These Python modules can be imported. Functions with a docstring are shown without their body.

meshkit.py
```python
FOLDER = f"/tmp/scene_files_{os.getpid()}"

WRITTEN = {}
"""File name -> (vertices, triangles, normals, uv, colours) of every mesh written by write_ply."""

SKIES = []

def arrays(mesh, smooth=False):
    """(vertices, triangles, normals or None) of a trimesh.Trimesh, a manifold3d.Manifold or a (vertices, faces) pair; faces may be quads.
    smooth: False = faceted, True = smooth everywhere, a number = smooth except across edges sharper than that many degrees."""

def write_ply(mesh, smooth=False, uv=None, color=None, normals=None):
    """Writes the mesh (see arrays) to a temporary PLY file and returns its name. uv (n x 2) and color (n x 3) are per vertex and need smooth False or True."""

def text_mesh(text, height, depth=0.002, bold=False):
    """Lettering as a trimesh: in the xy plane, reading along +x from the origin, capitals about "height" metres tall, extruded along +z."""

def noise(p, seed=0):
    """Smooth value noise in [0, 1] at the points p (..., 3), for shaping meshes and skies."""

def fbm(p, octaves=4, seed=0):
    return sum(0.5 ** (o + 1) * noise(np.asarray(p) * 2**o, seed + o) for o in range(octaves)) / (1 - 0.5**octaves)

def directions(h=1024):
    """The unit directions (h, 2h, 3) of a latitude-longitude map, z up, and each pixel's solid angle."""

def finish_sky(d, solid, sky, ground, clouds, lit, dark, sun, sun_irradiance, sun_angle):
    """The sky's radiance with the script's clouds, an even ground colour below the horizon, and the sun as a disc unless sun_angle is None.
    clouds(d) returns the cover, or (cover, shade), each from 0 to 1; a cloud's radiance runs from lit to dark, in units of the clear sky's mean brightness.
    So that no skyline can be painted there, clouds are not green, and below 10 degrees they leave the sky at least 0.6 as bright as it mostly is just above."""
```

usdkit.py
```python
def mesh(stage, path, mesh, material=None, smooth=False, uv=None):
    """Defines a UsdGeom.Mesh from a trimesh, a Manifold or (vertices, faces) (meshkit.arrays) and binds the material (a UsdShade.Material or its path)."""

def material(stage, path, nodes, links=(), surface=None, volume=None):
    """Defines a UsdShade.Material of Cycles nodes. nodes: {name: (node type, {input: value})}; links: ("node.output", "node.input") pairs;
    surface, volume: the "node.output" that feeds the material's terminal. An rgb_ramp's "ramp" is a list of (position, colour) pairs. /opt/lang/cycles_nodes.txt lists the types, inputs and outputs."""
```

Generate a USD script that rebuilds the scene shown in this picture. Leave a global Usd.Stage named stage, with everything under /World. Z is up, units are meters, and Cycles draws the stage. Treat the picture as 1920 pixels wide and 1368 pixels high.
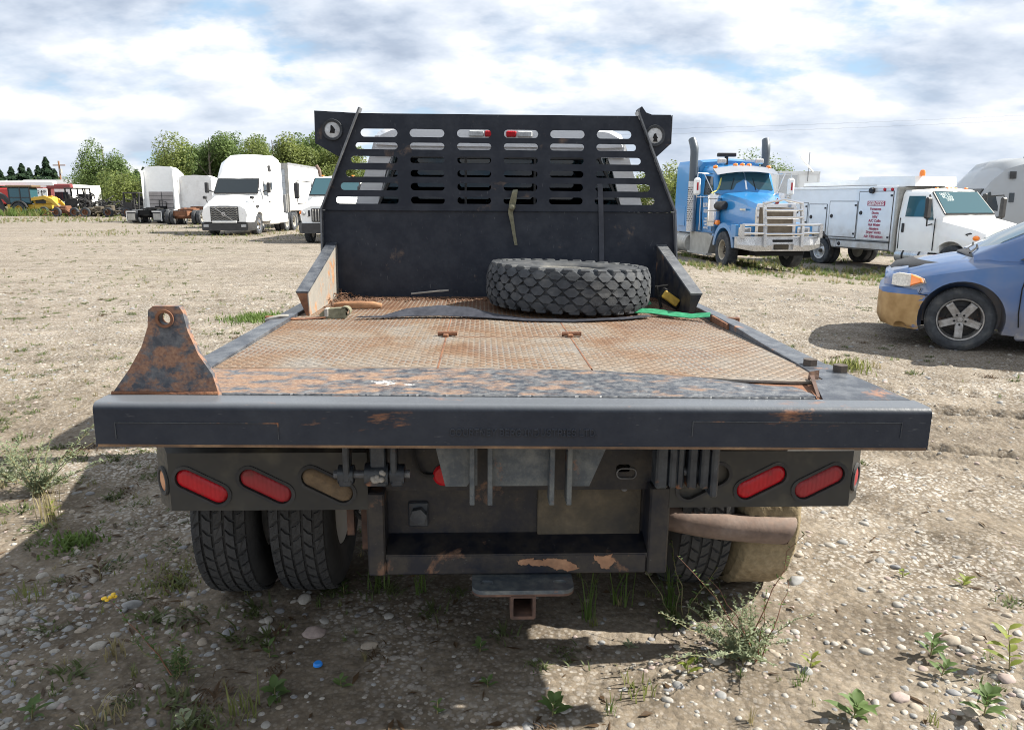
import math, random
import numpy as np, trimesh, manifold3d
import usdkit, meshkit
from shapely.geometry import Polygon, Point, LineString, box as sbox
from shapely.ops import unary_union
from shapely import affinity
from pxr import Usd, UsdGeom, UsdLux, UsdShade, Gf, Sdf, Vt

stage = Usd.Stage.CreateInMemory()
UsdGeom.SetStageUpAxis(stage, 'Z'); UsdGeom.SetStageMetersPerUnit(stage, 1.0)
UsdGeom.Xform.Define(stage, '/World'); UsdGeom.Scope.Define(stage, '/World/Looks')

# ---------------------------------------------------------------- camera, sky, sun
CAM_H, PITCH = 1.57, 12.373
cam = UsdGeom.Camera.Define(stage, '/World/camera')
cam.AddTranslateOp().Set(Gf.Vec3d(0, 0, CAM_H)); cam.AddRotateXOp().Set(90 - PITCH)
cam.CreateHorizontalApertureAttr(36.0); cam.CreateVerticalApertureAttr(36.0 * 729 / 1024)
cam.CreateFocalLengthAttr(36.0 * 1400 / 1920); cam.CreateClippingRangeAttr(Gf.Vec2f(0.05, 6000))
cam.CreateExposureAttr(1.38)
SUN = np.array([1.13, 0.13, 1.0]); SUN /= np.linalg.norm(SUN)
SUN_EL, SUN_ROT = math.asin(SUN[2]), math.atan2(SUN[0], SUN[1])
sun = UsdLux.DistantLight.Define(stage, '/World/sun')
sun.CreateIntensityAttr(1.25); sun.CreateAngleAttr(0.53); sun.CreateNormalizeAttr(True); sun.CreateColorAttr(Gf.Vec3f(1.0, 0.95, 0.86))
sun.AddRotateZOp().Set(-math.degrees(SUN_ROT)); sun.AddRotateXOp().Set(-(90 - math.degrees(SUN_EL)))
SKY_STRENGTH, SKY_AT = 0.0425, (1.2, 21.4, 0)
def sky():
    sc = (1.9, 2.3, 1)
    n = {"co": ("texture_coordinate", {}),
         "sky": ("sky_texture", {"sky_type": "single_scattering", "sun_disc": False, "sun_elevation": SUN_EL, "sun_rotation": SUN_ROT, "aerosol_density": 0.7}),
         "sep": ("separate_xyz", {}), "zc": ("math", {"math_type": "maximum", "value2": 0.0}), "za": ("math", {"math_type": "add", "value2": 0.34}),
         "dx": ("math", {"math_type": "divide"}), "dy": ("math", {"math_type": "divide"}), "p": ("combine_xyz", {"z": 0.0}),
         "m1": ("mapping", {"location": SKY_AT, "scale": sc}), "n1": ("noise_texture", {"scale": 1.0, "detail": 10.0, "roughness": 0.54, "distortion": 0.0}),
         "cover": ("rgb_ramp", {"ramp": [(0.0, (0, 0, 0)), (0.355, (0, 0, 0)), (0.42, (0.85, 0.85, 0.85)), (0.5, (1, 1, 1)), (1.0, (1, 1, 1))]}),
         # the side of a cloud towards the sun is bright, thick middles are grey
         "off": ("vector_math", {"math_type": "add", "vector2": (0.075, -0.09, 0.0)}), "m2": ("mapping", {"location": SKY_AT, "scale": sc}), "n2": ("noise_texture", {"scale": 1.0, "detail": 9.0, "roughness": 0.52, "distortion": 0.0}),
         "dif": ("math", {"math_type": "subtract"}), "k1": ("math", {"math_type": "multiply_add", "value2": 3.2, "value3": 0.79}),
         "th": ("math", {"math_type": "subtract", "value2": 0.50}), "th0": ("math", {"math_type": "maximum", "value2": 0.0}), "k2": ("math", {"math_type": "multiply", "value2": 2.8}), "val": ("math", {"math_type": "subtract"}),
         "fine": ("noise_texture", {"scale": 5.0, "detail": 6.0, "roughness": 0.6}), "fk": ("math", {"math_type": "multiply_add", "value2": 0.5, "value3": -0.25}), "val2": ("math", {"math_type": "add"}),
         "lit": ("rgb_ramp", {"ramp": [(0.0, (3.5, 4.2, 5.4)), (0.30, (4.6, 5.4, 6.7)), (0.52, (6.3, 7.05, 8.2)), (0.74, (8.1, 8.65, 9.5)), (0.90, (9.9, 10.05, 10.3)), (1.0, (10.5, 10.5, 10.6))]}),
         "hz": ("map_range", {"from_min": 0.0, "from_max": 0.20, "to_min": 1.0, "to_max": 0.0, "clamp": True}), "hz2": ("math", {"math_type": "multiply", "value2": 0.45}), "low": ("mix", {"mix_type": "mix", "color2": (6.9, 7.6, 8.6)}),
         "hz3": ("map_range", {"from_min": 0.0, "from_max": 0.10, "to_min": 0.9, "to_max": 0.0, "clamp": True}), "cv": ("math", {"math_type": "add", "use_clamp": True}),
         "skyb": ("mix", {"mix_type": "mix", "fac": 0.6, "color2": (5.4, 8.2, 11.2)}),
         "mixc": ("mix", {"mix_type": "mix"}), "bg": ("background_shader", {"strength": SKY_STRENGTH})}
    l = [("co.generated", "sep.vector"), ("sep.z", "zc.value1"), ("zc.value", "za.value1"), ("sep.x", "dx.value1"), ("za.value", "dx.value2"), ("sep.y", "dy.value1"), ("za.value", "dy.value2"),
         ("dx.value", "p.x"), ("dy.value", "p.y"), ("p.vector", "m1.vector"), ("m1.vector", "n1.vector"), ("n1.fac", "cover.fac"), ("cover.color", "cv.value1"), ("sep.z", "hz3.value"), ("hz3.result", "cv.value2"),
         ("p.vector", "off.vector1"), ("off.vector", "m2.vector"), ("m2.vector", "n2.vector"), ("n1.fac", "dif.value1"), ("n2.fac", "dif.value2"), ("dif.value", "k1.value1"), ("n1.fac", "th.value1"), ("th.value", "th0.value1"), ("th0.value", "k2.value1"), ("k1.value", "val.value1"), ("k2.value", "val.value2"),
         ("m1.vector", "fine.vector"), ("fine.fac", "fk.value1"), ("val.value", "val2.value1"), ("fk.value", "val2.value2"), ("val2.value", "lit.fac"),
         ("sep.z", "hz.value"), ("hz.result", "hz2.value1"), ("hz2.value", "low.fac"), ("lit.color", "low.color1"),
         ("sky.color", "skyb.color1"), ("skyb.color", "mixc.color1"), ("low.color", "mixc.color2"), ("cv.value", "mixc.fac"), ("mixc.color", "bg.color")]
    return usdkit.material(stage, '/World/Looks/sky', n, l, surface="bg.background")
dome = UsdLux.DomeLight.Define(stage, '/World/sky')
UsdShade.MaterialBindingAPI.Apply(dome.GetPrim()).Bind(sky())
dome.GetPrim().SetCustomDataByKey('kind', 'structure'); dome.GetPrim().SetCustomDataByKey('label', 'blue sky almost filled with white and grey clouds')

# ---------------------------------------------------------------- naming helpers
_used = {}
def numbered(parent, name):
    k = _used.get((parent, name), 0); _used[(parent, name)] = k + 1
    return f"{parent}/{name}" if k == 0 else f"{parent}/{name}_{k:03d}"
def tag(path, label=None, cat=None, group=None, kind=None):
    p = stage.GetPrimAtPath(path)
    for k, v in (('label', label), ('category', cat), ('group', group), ('kind', kind)):
        if v: p.SetCustomDataByKey(k, v)
    return path
def thing(name, label, cat, loc=(0, 0, 0), yaw=0.0, group=None, kind=None, matrix=None):
    path = numbered('/World', name); x = UsdGeom.Xform.Define(stage, path)
    if matrix is not None:
        x.AddTransformOp().Set(Gf.Matrix4d(*[list(map(float, r)) for r in np.asarray(matrix).T]))
    else:
        x.AddTranslateOp().Set(Gf.Vec3d(*map(float, loc)))
        if yaw: x.AddRotateZOp().Set(math.degrees(yaw))
    return tag(path, label, cat, group, kind)
def part(parent, name, m, mat, smooth=30, label=None, kind=None, uv=None):
    path = numbered(parent, name)
    if isinstance(m, (list, tuple)) and len(m) and not isinstance(m[0], np.ndarray): m = cat(m)
    usdkit.mesh(stage, path, m, mat, smooth=smooth)
    return tag(path, label, None, None, kind)
def solo(name, m, mat, label, catg, loc=None, group=None, kind=None, smooth=30, yaw=0):
    if isinstance(m, list): m = cat(m)
    path = numbered('/World', name); g = usdkit.mesh(stage, path, m, mat, smooth=smooth)
    if loc is not None: g.AddTranslateOp().Set(Gf.Vec3d(*map(float, loc)))
    if yaw: g.AddRotateZOp().Set(math.degrees(yaw))
    return tag(path, label, catg, group, kind)

# ---------------------------------------------------------------- mesh helpers
def cat(ms): return trimesh.util.concatenate([m for m in ms if m is not None])
def hull(pts): return trimesh.convex.convex_hull(np.asarray(pts, float))
def box(x0, x1, y0, y1, z0, z1, c=0.0):
    lo, hi = np.minimum([x0, y0, z0], [x1, y1, z1]), np.maximum([x0, y0, z0], [x1, y1, z1])
    if c <= 0: return trimesh.creation.box(bounds=[lo, hi])
    c = min(c, *(0.49 * (hi - lo))); pts = []
    for s in np.ndindex(2, 2, 2):
        p = np.where(np.array(s) == 1, hi, lo); d = np.where(np.array(s) == 1, -1, 1) * c
        for k in range(3):
            q = p + d; q[k] = p[k]; pts.append(q)
    return hull(pts)
def mv(m, x=0, y=0, z=0): m = m.copy(); m.apply_translation([x, y, z]); return m
def rot(m, ang, axis, about=(0, 0, 0)):
    m = m.copy(); m.apply_transform(trimesh.transformations.rotation_matrix(ang, axis, about)); return m
def frames(p):
    t = np.gradient(p, axis=0); t /= np.linalg.norm(t, axis=1, keepdims=True) + 1e-12
    up = np.array([0, 0, 1.0]) if abs(t[0, 2]) < 0.9 else np.array([1.0, 0, 0])
    a = np.cross(t[0], up); a /= np.linalg.norm(a); A = []
    for k in range(len(p)):
        a = a - t[k] * (a @ t[k]); a /= np.linalg.norm(a) + 1e-12; A.append(a.copy())
    A = np.array(A); return A, np.cross(t, A)
def tube(pts, r, n=8, cap=True):
    p = np.asarray(pts, float); A, B = frames(p); r = np.broadcast_to(r, (len(p),))
    th = np.arange(n) * 2 * np.pi / n
    v = p[:, None] + r[:, None, None] * (np.cos(th)[None, :, None] * A[:, None] + np.sin(th)[None, :, None] * B[:, None])
    return skin(v, True, cap)
def skin(v, closed=True, cap=True):
    """v (S, N, 3): rings joined by quads."""
    v = np.asarray(v, float); S, N = v.shape[:2]; f = []
    for i in range(S - 1):
        for j in range(N if closed else N - 1):
            a, b, c, d = i * N + j, i * N + (j + 1) % N, (i + 1) * N + (j + 1) % N, (i + 1) * N + j
            f += [(a, b, c), (a, c, d)]
    vv = v.reshape(-1, 3)
    if cap and closed:
        c0, c1 = len(vv), len(vv) + 1; vv = np.vstack([vv, v[0].mean(0), v[-1].mean(0)])
        for j in range(N):
            f.append((c0, (j + 1) % N, j)); f.append((c1, (S - 1) * N + j, (S - 1) * N + (j + 1) % N))
    m = trimesh.Trimesh(vv, f, process=False)
    if closed and cap and m.volume < 0: m.invert()
    return m
def cyl(p0, p1, r, n=16): return tube([p0, p1], r, n)
def rod(p0, p1, w, h=None):
    p0, p1 = np.asarray(p0, float), np.asarray(p1, float); A, B = frames(np.array([p0, p1])); h = h or w
    v = np.array([[p + sx * A[0] * w / 2 + sy * B[0] * h / 2 for sx, sy in ((-1, -1), (1, -1), (1, 1), (-1, 1))] for p in (p0, p1)])
    return skin(v)
AX = {'z': np.eye(3), 'x': np.array([[0, 0, 1], [1, 0, 0], [0, 1, 0.]]), 'y': np.array([[0, 1, 0], [0, 0, 1], [1, 0, 0.]])}
def lathe(prof, n=32, axis='z', c=(0, 0, 0)):
    """prof [(radius, height)]; closed at both ends when the radius is 0 there."""
    th = np.arange(n) * 2 * np.pi / n
    v = np.array([[(r * math.cos(t), r * math.sin(t), h) for t in th] for r, h in prof])
    m = skin(v, True, False); m.vertices = m.vertices @ AX[axis].T + np.asarray(c)
    return m
def prism(poly, plane, a, b):
    """poly in the plane's two axes, extruded from a to b along the third."""
    if not hasattr(poly, 'exterior') and not hasattr(poly, 'geoms'): poly = Polygon(poly)
    out = []
    for g in getattr(poly, 'geoms', [poly]):
        m = trimesh.creation.extrude_polygon(g, abs(b - a), engine='earcut'); v = m.vertices.copy(); lo = min(a, b)
        v = {'xy': lambda: np.c_[v[:, 0], v[:, 1], v[:, 2] + lo], 'xz': lambda: np.c_[v[:, 0], v[:, 2] + lo, v[:, 1]], 'yz': lambda: np.c_[v[:, 2] + lo, v[:, 0], v[:, 1]]}[plane]()
        f = m.faces[:, ::-1] if plane == 'xz' else m.faces
        out.append(trimesh.Trimesh(v, f, process=False))
    return cat(out)
def stadium(cx, cz, half, r, ang):
    d = np.array([math.cos(ang), math.sin(ang)]) * half
    return LineString([(cx - d[0], cz - d[1]), (cx + d[0], cz + d[1])]).buffer(r, quad_segs=8)
def man(m):
    m = m.copy(); m.merge_vertices()
    return manifold3d.Manifold(manifold3d.Mesh(np.asarray(m.vertices, np.float32), np.asarray(m.faces, np.uint32)))
def unman(M): q = M.to_mesh(); return trimesh.Trimesh(q.vert_properties[:, :3], q.tri_verts, process=False)
def cut(m, *tools):
    M = man(m)
    for t in tools: M = M - man(t)
    return unman(M)
def sec(x, pts):
    """a symmetric cross section at x: pts [(half width, z)] from the bottom centre line out and up."""
    R = [(x, -w, z) for w, z in pts]; L = [(x, w, z) for w, z in pts[::-1]]
    return R + L
def quad(a, b, c, d): return trimesh.Trimesh([a, b, c, d], [[0, 1, 2], [0, 2, 3]], process=False)
def slab(pts, t):
    """a flat panel through pts (in order, planar or nearly), thickened by t along its normal."""
    p = np.asarray(pts, float); n = np.cross(p[1] - p[0], p[2] - p[0]); n /= np.linalg.norm(n)
    return skin(np.array([p, p + n * t]))
def text(s, h, d=0.003, bold=True, width=None):
    m = meshkit.text_mesh(s, h, d, bold); lo, hi = m.bounds
    m.apply_translation([-(lo[0] + hi[0]) / 2, -(lo[1] + hi[1]) / 2, 0])
    if width: m.apply_scale([width / (hi[0] - lo[0]), 1, 1])
    return m
def face(m, origin, right, up):
    """lays an xy-plane mesh on a surface: x along right, y along up, z outwards."""
    r, u = np.asarray(right, float), np.asarray(up, float); r /= np.linalg.norm(r); u -= r * (u @ r); u /= np.linalg.norm(u); n = np.cross(r, u)
    m = m.copy(); m.vertices = m.vertices @ np.array([r, u, n]) + np.asarray(origin); return m
def smooth01(t): t = np.clip(t, 0, 1); return t * t * (3 - 2 * t)
def low(x, y):
    """the yard's gentle large-scale shape."""
    x, y = np.asarray(x, float), np.asarray(y, float)
    return -0.60 * smooth01((x - 2.5) / 8.0) * smooth01((y - 9) / 13.0) * (1 - smooth01((y - 60) / 60.0))

# ---------------------------------------------------------------- materials
POS = {"geo": ("geometry", {})}
def plain(name, col, rough=0.5, metal=0.0, spec=0.5, coat=0.0):
    return usdkit.material(stage, f'/World/Looks/{name}', {"p": ("principled_bsdf", {"base_color": col, "roughness": rough, "metallic": metal, "specular_ior_level": spec, "coat_weight": coat, "coat_roughness": 0.08})}, surface="p.BSDF")
def worn(name, ramp, scale=4.0, rough=0.5, metal=0.0, detail=6.0, bump=0.0, bscale=60.0, fine=0.25, fscale=45.0, spec=0.5, stretch=(1, 1, 1), nrough=0.6, coat=0.0):
    """colour from two noises through a ramp, a little relief."""
    n = {**POS, "map": ("mapping", {"scale": stretch}), "n": ("noise_texture", {"scale": scale, "detail": detail, "roughness": nrough}), "r": ("rgb_ramp", {"ramp": ramp}),
         "f": ("noise_texture", {"scale": fscale, "detail": 4.0, "roughness": 0.6}), "fr": ("rgb_ramp", {"ramp": [(0.3, (1 - fine,) * 3), (0.7, (1 + fine * 0.6,) * 3)]}),
         "mul": ("mix", {"mix_type": "multiply", "fac": 1.0}), "rr": ("map_range", {"from_min": 0.3, "from_max": 0.7, "to_min": max(0.05, rough - 0.12), "to_max": min(1, rough + 0.12)}),
         "p": ("principled_bsdf", {"metallic": metal, "specular_ior_level": spec, "coat_weight": coat, "coat_roughness": 0.1})}
    l = [("geo.position", "map.vector"), ("map.vector", "n.vector"), ("n.fac", "r.fac"), ("geo.position", "f.vector"), ("f.fac", "fr.fac"), ("r.color", "mul.color1"), ("fr.color", "mul.color2"), ("mul.color", "p.base_color"), ("f.fac", "rr.value"), ("rr.result", "p.roughness")]
    if bump:
        n["b"] = ("bump", {"strength": 1.0, "distance": bump}); n["bn"] = ("noise_texture", {"scale": bscale, "detail": 3.0})
        l += [("geo.position", "bn.vector"), ("bn.fac", "b.height"), ("b.normal", "p.normal")]
    return usdkit.material(stage, f'/World/Looks/{name}', n, l, surface="p.BSDF")
def rusty(name, base, rust1=(0.22, 0.075, 0.025), rust2=(0.36, 0.17, 0.075), amount=0.5, scale=5.0, rough=0.42, dust=(0.3, 0.27, 0.23), dustamt=0.25, stretch=(1, 1, 1), streak=(1, 1, 1), sharp=0.05, metal=0.0, spec=0.5, white=0.0, top=0.0, xg=None):
    """painted steel with the paint gone to rust in patches, dust and scratches. amount: share of rust."""
    t = 0.72 - 0.42 * amount
    n = {**POS, "map": ("mapping", {"scale": stretch}), "n": ("noise_texture", {"scale": scale, "detail": 10.0, "roughness": 0.68, "distortion": 0.3}),
         "mask": ("rgb_ramp", {"ramp": [(0, (0, 0, 0)), (t - sharp, (0, 0, 0)), (t + sharp, (1, 1, 1)), (1, (1, 1, 1))]}),
         "rn": ("noise_texture", {"scale": scale * 6, "detail": 5.0, "roughness": 0.6}), "rc": ("rgb_ramp", {"ramp": [(0.3, rust1), (0.7, rust2)]}),
         "dn": ("noise_texture", {"scale": scale * 2.2, "detail": 8.0, "roughness": 0.7}), "dr": ("rgb_ramp", {"ramp": [(0.42, (0, 0, 0)), (0.75, (dustamt,) * 3)]}),
         "pc": ("mix", {"color1": base, "color2": dust}),
         "sm": ("mapping", {"scale": streak}), "sn": ("noise_texture", {"scale": 90.0, "detail": 2.0}), "sr": ("rgb_ramp", {"ramp": [(0.70, (0, 0, 0)), (0.80, (0.15, 0.15, 0.15))]}),
         "pc2": ("mix", {"color2": (0.3, 0.3, 0.3)}), "c": ("mix", {}),
         "wn": ("noise_texture", {"scale": 2.3, "detail": 9.0, "roughness": 0.72}), "wr": ("rgb_ramp", {"ramp": [(0.66 if white else 0.98, (0, 0, 0)), (0.69 if white else 1.0, (white,) * 3)]}), "cw": ("mix", {"color2": (0.72, 0.70, 0.66)}),
         "ro": ("map_range", {"from_min": 0, "from_max": 1, "to_min": rough, "to_max": 0.85}), "b": ("bump", {"strength": 0.8, "distance": 0.0025}),
         "p": ("principled_bsdf", {"metallic": metal, "specular_ior_level": spec})}
    if xg: n |= {"px": ("separate_xyz", {}), "xr": ("map_range", {"from_min": xg[0], "from_max": xg[1], "to_min": xg[2], "to_max": xg[3], "clamp": True}), "xa": ("math", {"math_type": "add"})}
    if top: n |= {"nz": ("separate_xyz", {}), "nr": ("map_range", {"from_min": 0.35, "from_max": 0.95, "to_min": 0.0, "to_max": top, "clamp": True}), "ct": ("mix", {"color2": dust})}
    l = [("geo.position", "map.vector"), ("map.vector", "n.vector"), ("geo.position", "rn.vector"), ("rn.fac", "rc.fac"), ("geo.position", "dn.vector"), ("dn.fac", "dr.fac"), ("dr.color", "pc.fac"),
         ("geo.position", "sm.vector"), ("sm.vector", "sn.vector"), ("sn.fac", "sr.fac"), ("sr.color", "pc2.fac"), ("pc.color", "pc2.color1"), ("rc.color", "c.color2"), ("mask.color", "c.fac"),
         ("geo.position", "wn.vector"), ("wn.fac", "wr.fac"), ("wr.color", "cw.fac"), ("c.color", "cw.color1"), ("cw.color", "p.base_color"), ("mask.color", "ro.value"), ("ro.result", "p.roughness"), ("rn.fac", "b.height"), ("b.normal", "p.normal")]
    l += [("geo.position", "px.vector"), ("px.x", "xr.value"), ("n.fac", "xa.value1"), ("xr.result", "xa.value2"), ("xa.value", "mask.fac")] if xg else [("n.fac", "mask.fac")]
    l += [("geo.normal", "nz.vector"), ("nz.z", "nr.value"), ("pc2.color", "ct.color1"), ("nr.result", "ct.fac"), ("ct.color", "c.color1")] if top else [("pc2.color", "c.color1")]
    return usdkit.material(stage, f'/World/Looks/{name}', n, l, surface="p.BSDF")
def paint(name, col, dirt=(0.25, 0.21, 0.16), amount=0.25, rough=0.25, coat=0.4, z0=None, z1=None, base_z=0.0):
    """vehicle paint with road dirt in blotches, denser towards z0 (height above base_z) when given."""
    n = {**POS, "n": ("noise_texture", {"scale": 3.5, "detail": 9.0, "roughness": 0.65}), "r": ("rgb_ramp", {"ramp": [(0.4, (0, 0, 0)), (0.8, (amount,) * 3)]}), "mix": ("mix", {"color1": col, "color2": dirt}),
         "sep": ("separate_xyz", {}), "zr": ("map_range", {"from_min": base_z + (z0 if z0 is not None else -9), "from_max": base_z + (z1 if z1 is not None else -8), "to_min": 0.75, "to_max": 0.0, "clamp": True}),
         "zn": ("math", {"math_type": "multiply"}), "nr": ("map_range", {"from_min": 0.25, "from_max": 0.65, "to_min": 0.35, "to_max": 1.15, "clamp": True}), "add": ("math", {"math_type": "add", "use_clamp": True}),
         "p": ("principled_bsdf", {"roughness": rough, "coat_weight": coat, "coat_roughness": 0.06})}
    l = [("geo.position", "n.vector"), ("n.fac", "r.fac"), ("geo.position", "sep.vector"), ("sep.z", "zr.value"), ("n.fac", "nr.value"), ("zr.result", "zn.value1"), ("nr.result", "zn.value2"), ("r.color", "add.value1"), ("zn.value", "add.value2"), ("add.value", "mix.fac"), ("mix.color", "p.base_color")]
    return usdkit.material(stage, f'/World/Looks/{name}', n, l, surface="p.BSDF")
def pane(name, tint=(0.8, 0.88, 0.88), ior=1.5, rough=0.0):
    n = {"t": ("transparent_bsdf", {"color": tint}), "g": ("glossy_bsdf", {"roughness": rough, "color": (1, 1, 1)}), "f": ("fresnel", {"IOR": ior}), "m": ("mix_closure", {})}
    return usdkit.material(stage, f'/World/Looks/{name}', n, [("f.fac", "m.fac"), ("t.BSDF", "m.closure1"), ("g.BSDF", "m.closure2")], surface="m.closure")
def leafmat(name, ramp, scale=1.2, trans=0.35, rough=0.55):
    n = {**POS, "n": ("noise_texture", {"scale": scale, "detail": 5.0, "roughness": 0.7}), "isl": ("math", {"math_type": "multiply_add", "value2": 0.30, "value3": -0.15}), "a": ("math", {"math_type": "add"}), "r": ("rgb_ramp", {"ramp": ramp}),
         "p": ("principled_bsdf", {"roughness": rough, "specular_ior_level": 0.3}), "tr": ("translucent_bsdf", {}), "m": ("mix_closure", {"fac": trans})}
    l = [("geo.position", "n.vector"), ("geo.random_per_island", "isl.value1"), ("n.fac", "a.value1"), ("isl.value", "a.value2"), ("a.value", "r.fac"), ("r.color", "p.base_color"), ("r.color", "tr.color"), ("p.BSDF", "m.closure1"), ("tr.BSDF", "m.closure2")]
    return usdkit.material(stage, f'/World/Looks/{name}', n, l, surface="m.closure")
BLACK = (0.016, 0.018, 0.023)
M = {}
M['rail'] = rusty('rail_black_paint', (0.0060, 0.0095, 0.017), amount=0.17, scale=3.2, rough=0.38, dustamt=0.10, spec=0.35, dust=(0.125, 0.135, 0.15), stretch=(0.6, 1, 3), streak=(0.25, 1, 1), top=0.75)
M['strip'] = rusty('strip_rusted_paint', (0.030, 0.036, 0.048), rust1=(0.12, 0.062, 0.038), rust2=(0.25, 0.172, 0.118), amount=0.48, scale=15.0, rough=0.46, dustamt=0.75, dust=(0.24, 0.24, 0.235), stretch=(0.6, 1.2, 1), sharp=0.06, white=0.85, xg=(-1.0, 0.7, 0.06, -0.10))
M['plate'] = rusty('bracket_rusted_paint', (0.026, 0.031, 0.042), rust1=(0.13, 0.06, 0.038), rust2=(0.25, 0.145, 0.092), amount=0.50, scale=17.0, rough=0.5, dustamt=0.5, dust=(0.22, 0.22, 0.22), stretch=(0.8, 1, 1.2), sharp=0.05)
M['side'] = rusty('side_rail_paint', (0.030, 0.035, 0.045), amount=0.15, scale=6.0, rough=0.40, dustamt=0.55, dust=(0.2, 0.21, 0.22))
M['headboard'] = rusty('headboard_black_paint', (0.0035, 0.0060, 0.0125), rust1=(0.07, 0.045, 0.032), rust2=(0.15, 0.11, 0.085), amount=0.16, scale=3.4, rough=0.46, dustamt=0.22, dust=(0.075, 0.082, 0.095), streak=(1, 1, 0.3), spec=0.3)
M['edge'] = worn('steel_edge', [(0.3, (0.07, 0.075, 0.085)), (0.7, (0.16, 0.165, 0.17))], 9.0, rough=0.45, metal=0.2, bump=0.001)
M['gusset'] = rusty('gusset_bare_steel', (0.20, 0.19, 0.17), amount=0.42, scale=6.0, rough=0.55, dustamt=0.5, rust1=(0.16, 0.07, 0.03), rust2=(0.36, 0.2, 0.1))
M['rust'] = worn('rust', [(0.3, (0.075, 0.032, 0.02)), (0.55, (0.17, 0.072, 0.034)), (0.75, (0.26, 0.13, 0.065))], 14.0, rough=0.85, bump=0.003)
M['rust_dark'] = worn('rust_dark', [(0.3, (0.045, 0.026, 0.02)), (0.55, (0.095, 0.052, 0.036)), (0.75, (0.17, 0.095, 0.06))], 16.0, rough=0.8, bump=0.002)
M['frame'] = rusty('frame_greasy_black', (0.0045, 0.006, 0.011), rust1=(0.10, 0.05, 0.03), rust2=(0.20, 0.12, 0.075), amount=0.20, scale=4.5, rough=0.42, dustamt=0.6, dust=(0.062, 0.052, 0.037), sharp=0.03, spec=0.4)
M['hinge'] = rusty('hinge_worn_paint', (0.012, 0.016, 0.022), amount=0.22, scale=7.0, rough=0.42, dustamt=0.5, dust=(0.10, 0.11, 0.115))
M['bare'] = rusty('plate_scuffed_grey', (0.045, 0.056, 0.066), amount=0.18, scale=9.0, rough=0.45, dustamt=0.75, dust=(0.18, 0.185, 0.17))
M['muddy'] = worn('dried_mud_on_steel', [(0.3, (0.035, 0.032, 0.028)), (0.55, (0.075, 0.062, 0.042)), (0.75, (0.13, 0.105, 0.07))], 6.0, rough=0.9, bump=0.004)
M['lightbox'] = worn('light_bar_satin_black', [(0.35, (0.008, 0.009, 0.009)), (0.55, (0.018, 0.018, 0.016)), (0.75, (0.060, 0.054, 0.038))], 6.0, rough=0.5, fine=0.2)
M['rubber'] = worn('tyre_rubber', [(0.3, (0.022, 0.023, 0.025)), (0.7, (0.058, 0.056, 0.053))], 5.0, rough=0.8, bump=0.001, bscale=150.0, spec=0.3)
M['rubber_dusty'] = worn('tyre_rubber_dusty', [(0.3, (0.020, 0.023, 0.027)), (0.5, (0.042, 0.046, 0.052)), (0.68, (0.075, 0.077, 0.078)), (0.82, (0.13, 0.12, 0.10))], 9.0, rough=0.8, bump=0.001, bscale=120.0, spec=0.3)
M['rubber_mud'] = worn('tyre_caked_with_mud', [(0.3, (0.16, 0.125, 0.075)), (0.6, (0.25, 0.20, 0.125)), (0.8, (0.33, 0.27, 0.18))], 5.0, rough=0.92, bump=0.006, bscale=40.0, spec=0.2)
M['dark'] = plain('underside_dark', (0.012, 0.012, 0.012), 0.8, spec=0.2)
M['blackplastic'] = worn('black_plastic', [(0.3, (0.016, 0.016, 0.017)), (0.7, (0.035, 0.035, 0.036))], 8.0, rough=0.55)
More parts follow.
